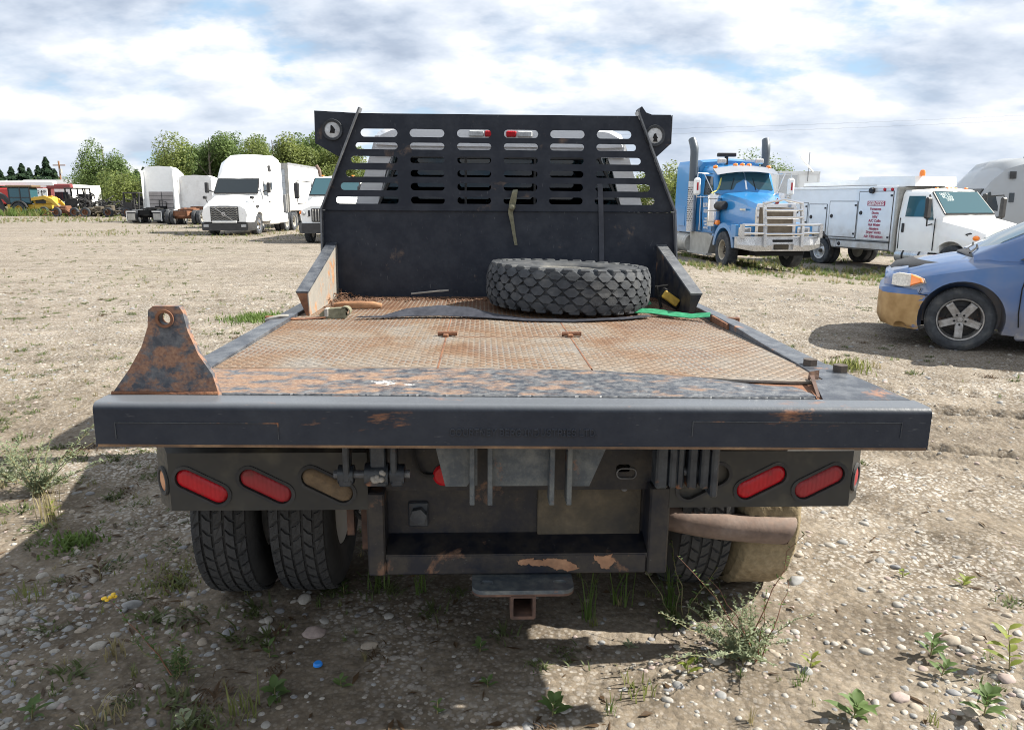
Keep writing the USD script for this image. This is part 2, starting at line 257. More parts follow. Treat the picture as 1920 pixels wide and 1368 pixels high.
M['exhaust'] = worn('exhaust_rusty_grey', [(0.3, (0.10, 0.065, 0.05)), (0.55, (0.17, 0.12, 0.095)), (0.75, (0.24, 0.19, 0.165))], 7.0, rough=0.8, bump=0.001)
def lensmat(name, a, b, rough):
    n = {**POS, "w": ("wave_texture", {"wave_type": "bands", "bands_direction": "x", "scale": 22.0, "distortion": 0.0}), "n": ("noise_texture", {"scale": 14.0, "detail": 6.0, "roughness": 0.65}), "r": ("rgb_ramp", {"ramp": [(0.3, a), (0.6, b), (0.78, (0.11, 0.045, 0.035))]}), "b": ("bump", {"strength": 0.6, "distance": 0.0015}), "rr": ("map_range", {"from_min": 0.35, "from_max": 0.7, "to_min": rough, "to_max": rough + 0.35}), "p": ("principled_bsdf", {"specular_ior_level": 0.4})}
    return usdkit.material(stage, f'/World/Looks/{name}', n, [("geo.position", "w.vector"), ("w.fac", "b.height"), ("b.normal", "p.normal"), ("geo.position", "n.vector"), ("n.fac", "r.fac"), ("r.color", "p.base_color"), ("n.fac", "rr.value"), ("rr.result", "p.roughness")], surface="p.BSDF")
M['redlens'] = lensmat('red_lens', (0.42, 0.006, 0.014), (0.34, 0.006, 0.012), 0.22)
M['redlens_dull'] = lensmat('red_lens_dusty', (0.27, 0.010, 0.018), (0.22, 0.022, 0.024), 0.35)
M['tan'] = worn('mud_filled_lens', [(0.3, (0.085, 0.058, 0.034)), (0.7, (0.17, 0.12, 0.070))], 14.0, rough=0.9, bump=0.004)
M['amber'] = worn('amber_lens', [(0.3, (0.30, 0.11, 0.05)), (0.7, (0.42, 0.2, 0.10))], 10.0, rough=0.35)
M['orange'] = plain('orange_lens', (0.85, 0.22, 0.02), 0.2, coat=0.5)
M['lampglass'] = worn('clear_ribbed_lens', [(0.3, (0.30, 0.31, 0.32)), (0.7, (0.55, 0.56, 0.56))], 5.0, rough=0.15, coat=0.5)
M['headlamp'] = worn('grey_headlamp', [(0.3, (0.13, 0.14, 0.15)), (0.7, (0.26, 0.27, 0.28))], 6.0, rough=0.12, coat=0.6)
M['chrome'] = plain('chrome', (0.75, 0.75, 0.76), 0.14, 1.0)
M['alu'] = worn('aluminium', [(0.3, (0.42, 0.42, 0.42)), (0.7, (0.60, 0.60, 0.60))], 5.0, rough=0.36, metal=0.75)
M['alu_dull'] = worn('aluminium_dusty', [(0.3, (0.30, 0.29, 0.26)), (0.7, (0.45, 0.44, 0.41))], 3.0, rough=0.55, metal=0.35)
M['white'] = paint('white_paint', (0.80, 0.80, 0.78), amount=0.12, rough=0.3)
M['white_dirty'] = paint('white_paint_dirty', (0.72, 0.72, 0.70), amount=0.35, rough=0.4)
M['silver'] = paint('silver_white_cab_paint', (0.72, 0.73, 0.75), amount=0.10, rough=0.25)
M['windowdark'] = plain('dark_window_glass', (0.012, 0.018, 0.022), 0.012, spec=0.6)
M['windowteal'] = plain('teal_window_glass', (0.030, 0.080, 0.100), 0.012, spec=0.5)
M['glass'] = pane('clear_pane', (0.72, 0.82, 0.83))
M['glass_tint'] = pane('tinted_pane', (0.10, 0.15, 0.17))
# ---------------------------------------------------------------- ground
def ground_mat():
    n = {**POS, "big": ("noise_texture", {"scale": 0.35, "detail": 5.0, "roughness": 0.6}), "mid": ("noise_texture", {"scale": 2.2, "detail": 7.0, "roughness": 0.65}), "fine": ("noise_texture", {"scale": 42.0, "detail": 6.0, "roughness": 0.7}),
         "soil": ("rgb_ramp", {"ramp": [(0.30, (0.082, 0.067, 0.050)), (0.5, (0.146, 0.121, 0.092)), (0.68, (0.226, 0.194, 0.154))]}), "fr": ("rgb_ramp", {"ramp": [(0.3, (0.66, 0.66, 0.66)), (0.7, (1.22, 1.2, 1.17))]}), "soil2": ("mix", {"mix_type": "multiply", "fac": 1.0}),
         # pebbles as texture, two sizes
         "v1": ("voronoi_texture", {"scale": 24.0, "feature": "f1"}), "v2": ("voronoi_texture", {"scale": 58.0, "feature": "f1"}), "v3": ("voronoi_texture", {"scale": 8.5, "feature": "f1"}),
         "c1": ("rgb_to_bw", {}), "c2": ("rgb_to_bw", {}), "c3": ("rgb_to_bw", {}),
         "pr1": ("rgb_ramp", {"ramp": [(0.1, (0.17, 0.160, 0.147)), (0.4, (0.285, 0.263, 0.232)), (0.65, (0.375, 0.350, 0.313)), (0.9, (0.455, 0.430, 0.392))]}), "pr2": ("rgb_ramp", {"ramp": [(0.1, (0.15, 0.138, 0.125)), (0.45, (0.31, 0.29, 0.262)), (0.9, (0.49, 0.47, 0.435))]}), "pr3": ("rgb_ramp", {"ramp": [(0.1, (0.23, 0.210, 0.184)), (0.45, (0.33, 0.304, 0.270)), (0.9, (0.425, 0.398, 0.358))]}),
         "s1": ("map_range", {"from_min": 0.40, "from_max": 0.30, "to_min": 0, "to_max": 1, "clamp": True}), "s2": ("map_range", {"from_min": 0.46, "from_max": 0.36, "to_min": 0, "to_max": 1, "clamp": True}), "s3": ("map_range", {"from_min": 0.30, "from_max": 0.22, "to_min": 0, "to_max": 1, "clamp": True}),
         "pm0": ("map_range", {"from_min": 0.49, "from_max": 0.64, "to_min": 0.0, "to_max": 0.9, "clamp": True}), "fm2": ("map_range", {"from_min": 4.0, "from_max": 9.0, "to_min": 0.0, "to_max": 0.55, "clamp": True}), "pm": ("math", {"math_type": "maximum"}), "m1": ("math", {"math_type": "multiply"}), "m2": ("math", {"math_type": "multiply"}), "m3": ("math", {"math_type": "multiply"}), "q2": ("math", {"math_type": "multiply_add", "value2": 0.75, "value3": 0.14}), 
         "k2": ("mix", {}), "k1": ("mix", {}), "k3": ("mix", {}), "far": ("separate_xyz", {}), "fm": ("map_range", {"from_min": 6.0, "from_max": 16.0, "to_min": 0.0, "to_max": 1.0, "clamp": True}), "m3b": ("math", {"math_type": "multiply"}),
         # tufts of dry green tint far off, in patches
         "pat": ("noise_texture", {"scale": 0.75, "detail": 6.0, "roughness": 0.62, "distortion": 0.4}), "gn": ("noise_texture", {"scale": 0.16, "detail": 6.0, "roughness": 0.7}), "gr": ("map_range", {"from_min": 0.56, "from_max": 0.72, "to_min": 0.0, "to_max": 0.30, "clamp": True}), "k4": ("mix", {"color2": (0.20, 0.19, 0.10)}),
         # long faint wheel tracks over the open yard
         "tm": ("mapping", {"scale": (0.10, 0.42, 1), "rotation": (0, 0, 0.12)}), "tn": ("noise_texture", {"scale": 1.0, "detail": 5.0, "roughness": 0.6}), "tr": ("rgb_ramp", {"ramp": [(0.36, (0.88, 0.87, 0.86)), (0.52, (1.0, 1.0, 1.0)), (0.7, (1.10, 1.095, 1.08))]}), "k5": ("mix", {"mix_type": "multiply", "fac": 1.0}),
         "b1": ("bump", {"strength": 0.7, "distance": 0.012, "invert": True}), "b2": ("bump", {"strength": 0.8, "distance": 0.008}),
         "p": ("principled_bsdf", {"roughness": 0.95, "specular_ior_level": 0.15})}
    l = [("geo.position", f"{k}.vector") for k in ("big", "mid", "fine", "v1", "v2", "v3", "gn", "far", "tm")]
    l += [("tm.vector", "tn.vector"), ("tn.fac", "tr.fac"), ("mid.fac", "soil.fac"), ("fine.fac", "fr.fac"), ("soil.color", "soil2.color1"), ("fr.color", "soil2.color2"),
          ("v1.color", "c1.color"), ("v2.color", "c2.color"), ("v3.color", "c3.color"), ("c1.val", "pr1.fac"), ("c2.val", "pr2.fac"), ("c3.val", "pr3.fac"), ("v1.distance", "s1.value"), ("v2.distance", "s2.value"), ("v3.distance", "s3.value"),
          ("geo.position", "pat.vector"), ("pat.fac", "pm0.value"), ("far.y", "fm2.value"), ("pm0.result", "pm.value1"), ("fm2.result", "pm.value2"), ("s1.result", "m1.value1"), ("pm.value", "m1.value2"), ("s2.result", "m2.value1"), ("pm.value", "q2.value1"), ("q2.value", "m2.value2"), ("s3.result", "m3.value1"), ("pm.value", "m3.value2"), ("far.y", "fm.value"), ("m3.value", "m3b.value1"), ("fm.result", "m3b.value2"),
          ("soil2.color", "k2.color1"), ("pr2.color", "k2.color2"), ("m2.value", "k2.fac"), ("k2.color", "k1.color1"), ("pr1.color", "k1.color2"), ("m1.value", "k1.fac"), ("k1.color", "k3.color1"), ("pr3.color", "k3.color2"), ("m3b.value", "k3.fac"),
          ("gn.fac", "gr.value"), ("gr.result", "k4.fac"), ("k3.color", "k4.color1"), ("k4.color", "k5.color1"), ("tr.color", "k5.color2"), ("k5.color", "p.base_color"),
          ("v1.distance", "b1.height"), ("fine.fac", "b2.height"), ("b1.normal", "b2.normal"), ("b2.normal", "p.normal")]
    return usdkit.material(stage, '/World/Looks/yard_gravel_and_dirt', n, l, surface="p.BSDF")
RUTS = [((2.75, 5.60), (4.4, 4.95), 0.10, 0.075), ((2.45, 4.80), (3.25, 4.25), 0.08, 0.075), ((3.0, 6.3), (6.0, 5.2), 0.18, 0.025), ((1.75, 3.6), (2.6, 1.6), 0.30, 0.02)]
def ground_z(x, y):
    x, y = np.asarray(x, float), np.asarray(y, float); P = np.stack([x, y, np.zeros_like(x)], -1)
    near = np.exp(-((np.hypot(x, y - 4) / 14.0) ** 2))
    z = low(x, y) + (meshkit.fbm(P * 0.9, 4, 3) - 0.5) * 0.045 * (0.25 + 0.75 * near) + (meshkit.fbm(P * 9, 3, 9) - 0.5) * 0.022 * near + (meshkit.noise(P * 33, 5) - 0.5) * 0.008 * near
    for (ax, ay), (bx, by), w, d in RUTS:
        ux, uy = bx - ax, by - ay; L = math.hypot(ux, uy); ux, uy = ux / L, uy / L
        s = (x - ax) * ux + (y - ay) * uy; t = (x - ax) * -uy + (y - ay) * ux + 0.05 * np.sin(s * 5)
        z = z - d * np.exp(-(t / w) ** 2 * 2) * smooth01((s + 0.3) / 0.5) * smooth01((L + 0.3 - s) / 0.5) * (0.7 + 0.5 * np.sin(s * 38)) + d * 0.5 * np.exp(-((np.abs(t) - w * 1.4) / (w * 0.5)) ** 2) * smooth01((s + 0.3) / 0.5) * smooth01((L + 0.3 - s) / 0.5)
    return z
def graded(a, b, step, lo, hi, grow=1.09):
    c = list(np.arange(a, b, step)); s, v = step, a
    left, right = [], []
    while v > lo: s *= grow; v -= s; left.append(v)
    s, v = step, c[-1]
    while v < hi: s *= grow; v += s; right.append(v)
    return np.array(left[::-1] + c + right)
ground = thing('ground', None, None, kind='structure'); tag(ground, 'pale gravel and brown dirt of the open truck yard')
gx, gy = graded(-3.6, 4.2, 0.032, -2200, 2200), graded(1.3, 6.5, 0.032, -60, 2600)
X, Y = np.meshgrid(gx, gy); Z = ground_z(X, Y); nx = len(gx)
idx = np.arange(len(gy) * nx).reshape(len(gy), nx); F = np.stack([idx[:-1, :-1], idx[:-1, 1:], idx[1:, 1:], idx[1:, :-1]], -1).reshape(-1, 4)
part(ground, 'soil', (np.stack([X, Y, Z], -1).reshape(-1, 3), F), ground_mat(), smooth=True)

rng = np.random.default_rng(7)
def stone_mesh(r, seed, sub=2):
    m = trimesh.creation.icosphere(sub, 1.0); v = m.vertices
    d = 1 + 0.5 * (meshkit.noise(v * 1.3 + seed * 7.1, seed)[:, None] - 0.5) + 0.22 * (meshkit.noise(v * 3.1 + seed, seed + 3)[:, None] - 0.5)
    q = np.random.default_rng(seed)
    m.vertices = v * d * r * np.array([1.0, q.uniform(0.62, 0.95), q.uniform(0.38, 0.62)]); return m
def stonemat(name, a, b): return worn(name, [(0.3, a), (0.7, b)], 22.0, rough=0.8, fine=0.2, fscale=120.0)
STONES = [stonemat('stone_pale', (0.225, 0.212, 0.19), (0.325, 0.308, 0.278)), stonemat('stone_grey', (0.15, 0.15, 0.148), (0.25, 0.248, 0.24)), stonemat('stone_tan', (0.21, 0.175, 0.135), (0.32, 0.275, 0.22)), stonemat('stone_pink', (0.22, 0.17, 0.15), (0.32, 0.26, 0.235)), stonemat('stone_slate', (0.13, 0.13, 0.135), (0.21, 0.21, 0.215)), stonemat('stone_beige', (0.24, 0.22, 0.19), (0.335, 0.312, 0.272))]
def in_frame(x, y, m=0.03):
    d = y * math.cos(math.radians(PITCH)) + CAM_H * math.sin(math.radians(PITCH)); return abs(x / d) < 960 / 1400 + m
def density(x, y):
    """how stony the ground is at a spot, 0 to 1."""
    p = np.array([[x * 0.9, y * 0.9, 0.0]]); n = meshkit.fbm(p, 4, 21)[0]
    left = math.exp(-((x + 1.6) / 0.9) ** 2 - ((y - 2.9) / 1.1) ** 2); right = math.exp(-((x - 1.55) / 0.45) ** 2 - ((y - 2.8) / 1.2) ** 2) + 0.6 * math.exp(-((x - 1.5) / 0.6) ** 2 - ((y - 2.1) / 0.25) ** 2)
    return min(1.0, max(0.0, (n - 0.45) * 3.2) * 0.6 + 0.75 * left + 0.85 * right + 0.03)
placed = []
def spot(x, y, r):
    return all((x - a) ** 2 + (y - b) ** 2 > (0.85 * (r + c)) ** 2 for a, b, c in placed)
k = 0
while k < 300:                                                  # the stones that show largest, each a part of the ground
    y = 1.75 + 2.9 * rng.random() ** 1.5; x = rng.uniform(-3.2, 3.2)
    if not in_frame(x, y) or rng.random() > density(x, y) * 1.1: continue
    r = float(np.clip(rng.lognormal(math.log(0.0175), 0.34), 0.011, 0.04))
    if not spot(x, y, r): continue
    placed.append((x, y, r)); m = stone_mesh(r, 100 + k, 2 if r > 0.03 else 1)
    m = rot(m, rng.uniform(0, 6.28), [0, 0, 1]); m = rot(m, rng.normal(0, 0.18), [1, 0, 0]); m.apply_translation([x, y, float(ground_z(x, y)) - r * 0.04])
    part(ground, 'stone', m, STONES[rng.choice(6, p=[0.28, 0.2, 0.16, 0.1, 0.1, 0.16])], smooth=True); k += 1
def instancer(path, protos, pos, pid, scale, quat, mats, names):
    pi = UsdGeom.PointInstancer.Define(stage, path)
    for m, mt, nm in zip(protos, mats, names):
        q = f"{path}/{nm}"; usdkit.mesh(stage, q, m, mt, smooth=True); pi.CreatePrototypesRel().AddTarget(q)
    pi.CreatePositionsAttr(Vt.Vec3fArray.FromNumpy(np.asarray(pos, np.float32))); pi.CreateProtoIndicesAttr(Vt.IntArray.FromNumpy(np.asarray(pid, np.int32)))
    s = np.asarray(scale, float); s = np.repeat(s[:, None], 3, 1) if s.ndim == 1 else s
    pi.CreateScalesAttr(Vt.Vec3fArray.FromNumpy(s.astype(np.float32)))
    pi.CreateOrientationsAttr(Vt.QuathArray([Gf.Quath(float(a), float(b), float(c), float(d)) for a, b, c, d in quat]))
    return path
def yaw_tilt(n, tilt, r):
    a, t, b = r.uniform(0, 2 * np.pi, n), r.normal(0, tilt, n), r.uniform(0, 2 * np.pi, n)
    qz = np.stack([np.cos(a / 2), 0 * a, 0 * a, np.sin(a / 2)], 1); ax = np.stack([np.cos(t / 2), np.sin(t / 2) * np.cos(b), np.sin(t / 2) * np.sin(b), 0 * t], 1)
    w0, x0, y0, z0 = ax.T; w1, x1, y1, z1 = qz.T
    return np.stack([w0 * w1 - x0 * x1 - y0 * y1 - z0 * z1, w0 * x1 + x0 * w1 + y0 * z1 - z0 * y1, w0 * y1 - x0 * z1 + y0 * w1 + z0 * x1, w0 * z1 + x0 * y1 - y0 * x1 + z0 * w1], 1)
N = 60000
yy = 1.6 + 13.0 * rng.random(N) ** 1.9; xx = rng.uniform(-1, 1, N) * (0.72 * (yy + 0.5) + 0.35)
P = np.stack([xx * 0.9, yy * 0.9, 0 * xx], -1); nz = meshkit.fbm(P, 4, 21); nf = meshkit.fbm(P * 4.2, 3, 33)
dl = np.exp(-((xx + 1.6) / 0.9) ** 2 - ((yy - 2.9) / 1.1) ** 2); dr = np.exp(-((xx - 1.55) / 0.5) ** 2 - ((yy - 2.8) / 1.2) ** 2)
dens = np.clip((nz - 0.47) * 3.0, 0, 1) * np.clip((nf - 0.3) * 2.6, 0.05, 1.2) * 0.8 + 0.42 * dl * np.clip((nf - 0.2) * 2.2, 0.2, 1.2) + 0.45 * dr * np.clip((nf - 0.25) * 2.4, 0.1, 1.2) + 0.05 + 0.12 * (yy > 5)
keep = rng.random(N) < dens
xx, yy = xx[keep], yy[keep]; n = len(xx)
rr = np.clip(rng.lognormal(math.log(0.0085), 0.45, n), 0.004, 0.024) * (1 + 0.10 * np.clip(yy - 4, 0, 8))
pos = np.stack([xx, yy, ground_z(xx, yy) - rr * 0.22], 1)
gr = instancer('/World/gravel', [stone_mesh(1.0, 40 + i, 1) for i in range(6)], pos, rng.choice(6, n, p=[0.26, 0.2, 0.17, 0.1, 0.1, 0.17]), rr, yaw_tilt(n, 0.3, rng), STONES, ['pebble'] + [f'pebble_{i:03d}' for i in range(1, 6)])
tag(gr, 'small rounded pebbles and gravel lying over the yard', 'gravel', kind='stuff')

# ---------------------------------------------------------------- flatbed truck (deck frame: x right, y forwards, z up from the deck)
def Rm(ax, a):
    c, s = math.cos(a), math.sin(a)
    return {'x': np.array([[1, 0, 0], [0, c, -s], [0, s, c]]), 'y': np.array([[c, 0, s], [0, 1, 0], [-s, 0, c]]), 'z': np.array([[c, -s, 0], [s, c, 0], [0, 0, 1]])}[ax]
TR = Rm('z', math.radians(2.257)) @ Rm('x', math.radians(-0.261)) @ Rm('y', math.radians(0.542)); TT = np.array([0.030, 2.083, 0.992])
def deck_matrix(base):
    m = np.eye(4); m[:3, :3] = TR; m[:3, 3] = TT + TR @ np.asarray(base, float); return m
BASE = np.array([0.0, 1.2, -0.985])
truck = thing('flatbed_truck', 'white crew cab truck with black steel flatbed seen from behind, rusty checker plate deck', 'flatbed truck', matrix=deck_matrix(BASE))
def fp(name, m, mat, parent=truck, **kw):
    m = cat(m) if isinstance(m, list) else m
    return part(parent, name, mv(m, *(-BASE)), mat, **kw)
# --- deck rail with its rounded top edge
def rail_profile():
    p = [(0.0, -0.128)]; r = 0.022
    p += [(r - r * math.cos(t), -r + r * math.sin(t)) for t in np.linspace(0, math.pi / 2, 9)]
    return p + [(0.10, 0.0), (0.10, -0.012), (0.03, -0.012), (0.012, -0.035), (0.012, -0.116), (0.06, -0.116), (0.06, -0.128)]
rp = Polygon(rail_profile()).simplify(0); rail = prism(rp, 'yz', -1.217, 1.217)
ends = [prism(Polygon([(0.004, -0.126), (0.004, -0.02), (0.024, -0.004), (0.1, -0.004), (0.1, -0.1), (0.06, -0.126)]), 'yz', s * 1.205, s * 1.2185) for s in (-1, 1)]
roll = math.radians(0.50)
def rl(m): return rot(m, roll, [0, 1, 0], (0, 0, -0.06))
rail_p = fp('rear_rail', rl(cat([rail] + ends)), M['rail'], smooth=40)
fp('lettering', rl(mv(face(text('COURTNEY BERG INDUSTRIES LTD.', 0.021, 0.0022, width=0.43), (0, 0, 0), (1, 0, 0), (0, 0, 1)), 0.005, -0.0016, -0.080)), M['rail'], parent=rail_p, smooth=False)
fp('rusty_lip', rl(box(-1.212, 1.212, -0.0012, 0.05, -0.1292, -0.1215)), worn('lip_rust_tan', [(0.3, (0.045, 0.03, 0.02)), (0.55, (0.13, 0.075, 0.04)), (0.75, (0.24, 0.15, 0.08))], 7.0, rough=0.85), parent=rail_p, smooth=False)
for x0, x1, z0, z1 in ((-1.16, -0.70, -0.105, -0.058), (0.50, 1.13, -0.09, -0.045)):
    fp('weld_outline', [rl(box(a, b, -0.0022, 0.001, c, d)) for a, b, c, d in ((x0, x1, z1, z1 + 0.0025), (x1 - 0.0025, x1, z0, z1), (x0, x0 + 0.0025, z0, z1))], M['hinge'], parent=rail_p, smooth=False)
bead = np.stack([np.linspace(-0.89, 0.905, 260), 0.104 + 0.0012 * rng.standard_normal(260), np.full(260, 0.002)], 1)
fp('weld_bead', rl(tube(bead, 0.0035 + 0.0012 * rng.random(260), 6)), M['edge'], parent=rail_p)
# --- smooth rear strip, sagging at its torn right end
sx_ = np.linspace(-1.165, 0.912, 60); sy_ = np.array([0.108, 0.12, 0.2, 0.3, 0.36, 0.44])
def strip_y(x, t): return 0.108 + (np.interp(x, [-1.165, -0.27, 0.27, 0.74, 0.93], [0.50, 0.51, 0.475, 0.33, 0.30]) - 0.108) * t
rows = []
for t in (0, 0.03, 0.2, 0.5, 0.8, 1.0):
    y = strip_y(sx_, t); z = -0.001 + 0.002 * meshkit.fbm(np.stack([sx_ * 3, y * 4, 0 * y], -1), 3, 4) - 0.014 * smooth01((sx_ - 0.60) / 0.25) * t ** 2
    rows.append(np.stack([sx_, y, z], 1))
rows = [rows[0] - [0, 0, 0.006]] + rows + [rows[-1] - [0, 0, 0.008]]
fp('rear_strip', skin(np.array(rows), False, False), M['strip'], smooth=50)
fp('corner_plate', [slab([(0.93, 0.098, -0.0135), (1.205, 0.098, -0.0155), (1.168, 0.42, -0.006), (1.165, 0.56, -0.002), (1.045, 0.56, -0.002), (1.03, 0.32, -0.002), (0.985, 0.29, 0.002)], 0.006)], M['side'])
fp('torn_edge', [slab([(0.917, 0.11, -0.006), (0.926, 0.11, -0.006), (1.005, 0.335, 0.012), (0.990, 0.335, 0.012)], 0.003), slab([(0.985, 0.335, -0.002), (1.02, 0.335, -0.002), (1.025, 0.345, 0.030), (0.99, 0.345, 0.024)], 0.003)], M['rust_dark'])
def hexnut(x, y, z, r=0.026, h=0.024): return prism(Polygon([(x + r * math.cos(a), y + r * math.sin(a)) for a in np.arange(6) * math.pi / 3 + 0.2]), 'xy', z, z + h)
for x, y in ((1.085, 0.55), (1.15, 0.45)): fp('deck_bolt', hexnut(x, y, 0.002), worn('dark_nut_%d' % int(x * 100), [(0.3, (0.03, 0.024, 0.02)), (0.7, (0.075, 0.055, 0.042))], 30.0, rough=0.7))
# --- checker plates: three lanes, the middle one with a lift-out panel, and their raised tread
def checker_mat():
    n = {**POS, "n": ("noise_texture", {"scale": 2.6, "detail": 8.0, "roughness": 0.62, "distortion": 0.4}), "r": ("rgb_ramp", {"ramp": [(0.28, (0.185, 0.178, 0.168)), (0.38, (0.225, 0.200, 0.170)), (0.46, (0.20, 0.142, 0.092)), (0.54, (0.165, 0.086, 0.041)), (0.66, (0.105, 0.046, 0.022))]}),
         "sep": ("separate_xyz", {}), "yr": ("map_range", {"from_min": 3.1, "from_max": 4.55, "to_min": -0.04, "to_max": 0.20, "clamp": True}), "a": ("math", {"math_type": "add"}),
         "f": ("noise_texture", {"scale": 38.0, "detail": 5.0, "roughness": 0.65}), "fr": ("rgb_ramp", {"ramp": [(0.3, (0.55, 0.53, 0.51)), (0.7, (1.22, 1.22, 1.22))]}), "mul": ("mix", {"mix_type": "multiply", "fac": 1.0}),
         "p": ("principled_bsdf", {"metallic": 0.10, "roughness": 0.58})}
    l = [("geo.position", "n.vector"), ("geo.position", "sep.vector"), ("sep.y", "yr.value"), ("n.fac", "a.value1"), ("yr.result", "a.value2"), ("a.value", "r.fac"), ("geo.position", "f.vector"), ("f.fac", "fr.fac"), ("r.color", "mul.color1"), ("fr.color", "mul.color2"), ("mul.color", "p.base_color")]
    return usdkit.material(stage, '/World/Looks/checker_plate_worn', n, l, surface="p.BSDF")
CK = checker_mat()
CKB = worn('checker_plate_between_treads', [(0.3, (0.165, 0.158, 0.148)), (0.48, (0.175, 0.145, 0.115)), (0.62, (0.145, 0.085, 0.048)), (0.8, (0.095, 0.05, 0.028))], 3.2, rough=0.7, metal=0.1, detail=8.0)
fp('deck_base', box(-1.05, 1.05, 0.11, 2.56, -0.05, -0.012), M['rust'])
lanes = {'left_lane': (-1.058, -0.276, 0.505, 2.555), 'mid_near': (-0.270, 0.270, 0.475, 1.150), 'mid_far': (-0.270, 0.270, 1.156, 2.555), 'right_lane': (0.276, 1.045, 0.30, 2.555)}
lug_tpl = np.array([[-1, 0, 0], [-0.45, -1, 0], [0.45, -1, 0], [1, 0, 0], [0.45, 1, 0], [-0.45, 1, 0], [-0.72, 0, 1], [0.72, 0, 1.0]])
lug_f = np.array([[0, 1, 6], [1, 2, 7], [1, 7, 6], [2, 3, 7], [3, 4, 7], [4, 5, 6], [4, 6, 7], [5, 0, 6]])
for nm, (x0, x1, y0, y1) in lanes.items():
    def near_edge(x): return np.maximum(y0, strip_y(x, 1.0) + 0.004) if nm != 'mid_far' else y0
    xs = np.linspace(x0, x1, 30); poly = Polygon([(x, float(near_edge(x))) for x in xs] + [(x1, y1), (x0, y1)])
    pl = fp('deck_plate', prism(poly, 'xy', -0.008, 0.0), CKB)
    vs, fs, cnt = [], [], 0
    for j, ly in enumerate(np.arange(y0 + 0.012, y1 - 0.01, 0.0235)):
        for i, lx in enumerate(np.arange(x0 + 0.014, x1 - 0.012, 0.0235)):
            if ly < float(near_edge(lx)) + 0.010: continue
            a = math.radians(32) * (1 if (i + j) % 2 else -1); c, s = math.cos(a), math.sin(a); t = lug_tpl * [0.0122, 0.0036, 0.0017]
            vs.append(np.stack([lx + t[:, 0] * c - t[:, 1] * s, ly + t[:, 0] * s + t[:, 1] * c, t[:, 2] + 0.0002], 1)); fs.append(lug_f + cnt * 8); cnt += 1
    fp('tread', trimesh.Trimesh(np.vstack(vs), np.vstack(fs), process=False), CK, parent=pl, smooth=False, kind='stuff')
for x in (-0.273, 0.273): fp('seam_rust', box(x - 0.003, x + 0.003, 0.50, 2.55, -0.006, 0.0012), M['rust'])
fp('seam_rust', box(-0.27, 0.27, 1.150, 1.156, -0.006, 0.001), M['rust'])
for x in (-0.275, 0.272): fp('hatch_handle', [cyl((x - 0.035, 1.165, 0.012), (x + 0.05, 1.158, 0.014), 0.010, 8), box(x - 0.012, x + 0.012, 1.13, 1.165, -0.004, 0.014, 0.003)], M['rust'])
# --- side rails
for s, x0, x1 in ((-1, -1.165, -1.060), (1, 1.048, 1.165)):
    ys = np.array([0.10 if s < 0 else 0.56, 0.9, 1.3, 1.56, 1.8, 2.2, 2.60]); lift = 0.004 + (0.030 * smooth01((ys - 0.6) / 0.9) if s > 0 else 0.012 * smooth01((ys - 0.3) / 1.3))
    inner, outer = (x1, x0) if s < 0 else (x0, x1)
    ring = [np.array([[inner, y, -0.01], [inner, y, l], [inner + s * 0.006, y, l + 0.002], [outer - s * 0.012, y, l * 0.35 + 0.002], [outer, y, l * 0.35 - 0.006], [outer, y, -0.105], [outer - s * 0.03, y, -0.105], [inner, y, -0.06]]) for y, l in zip(ys, lift)]
    fp('side_rail', skin(np.array(ring)), M['side'], smooth=25)
    fp('rail_hook', [box(s * 1.165, s * 1.185, 1.60, 1.64, -0.03, 0.018, 0.004), box(s * 1.105, s * 1.185, 1.60, 1.625, 0.008, 0.022, 0.004)], M['rust'])
fp('inner_lip', prism([(1.35, 0.002), (1.62, 0.002), (1.60, 0.034), (1.36, 0.028)], 'yz', 1.036, 1.047), M['rust'])
# --- pin bracket on the left rear corner
bp = Polygon([(-1.212, -0.001), (-0.90, -0.001), (-0.915, 0.06), (-0.952, 0.12), (-0.978, 0.19), (-0.988, 0.245), (-0.998, 0.262), (-1.072, 0.262), (-1.086, 0.25), (-1.092, 0.20), (-1.115, 0.14), (-1.155, 0.075)]).difference(Point(-1.040, 0.226).buffer(0.0175))
br = fp('pin_bracket', rl(prism(bp, 'xz', 0.105, 0.130)), M['plate'], label='rusty triangular bracket with a pin hole')
fp('hole_collar', rl(prism(Point(-1.040, 0.226).buffer(0.026).difference(Point(-1.040, 0.226).buffer(0.0178)), 'xz', 0.098, 0.137)), M['rust'], parent=br)
fp('weld_bead', rl(tube(np.stack([np.linspace(-1.21, -0.90, 60), np.full(60, 0.102), 0.002 + 0.002 * rng.random(60)], 1), 0.006, 6)), M['rust'], parent=br)
# --- headboard
HB = 2.5676
up = Polygon([(-1.079, 0.527), (-0.846, 1.088), (0.815, 1.094), (1.060, 0.535)])
cols = [(-0.837, -0.620, True), (-0.547, -0.342, False), (-0.266, -0.062, False), (0.014, 0.219, False), (0.292, 0.498, False), (0.572, 0.781, True)]
slots = []
for r_, (za, zb) in enumerate([(0.957, 1.003), (0.886, 0.925), (0.807, 0.846), (0.727, 0.767), (0.648, 0.692), (0.569, 0.611)]):
    for c_, (xa, xb, e) in enumerate(cols):
        d = 0.0322 * r_
        if e and c_ == 0: xa -= d
        if e and c_ == 5: xb += d
        r = (zb - za) / 2; dz = 0.006 * (xa + 0.45) / 1.2
        slots.append(LineString([(xa + r, (za + zb) / 2 + dz), (xb - r, (za + zb) / 2 + dz)]).buffer(r, quad_segs=6))
up = up.difference(unary_union(slots))
hb = fp('headboard_grille', prism(up, 'xz', HB, HB + 0.008), M['headboard'])
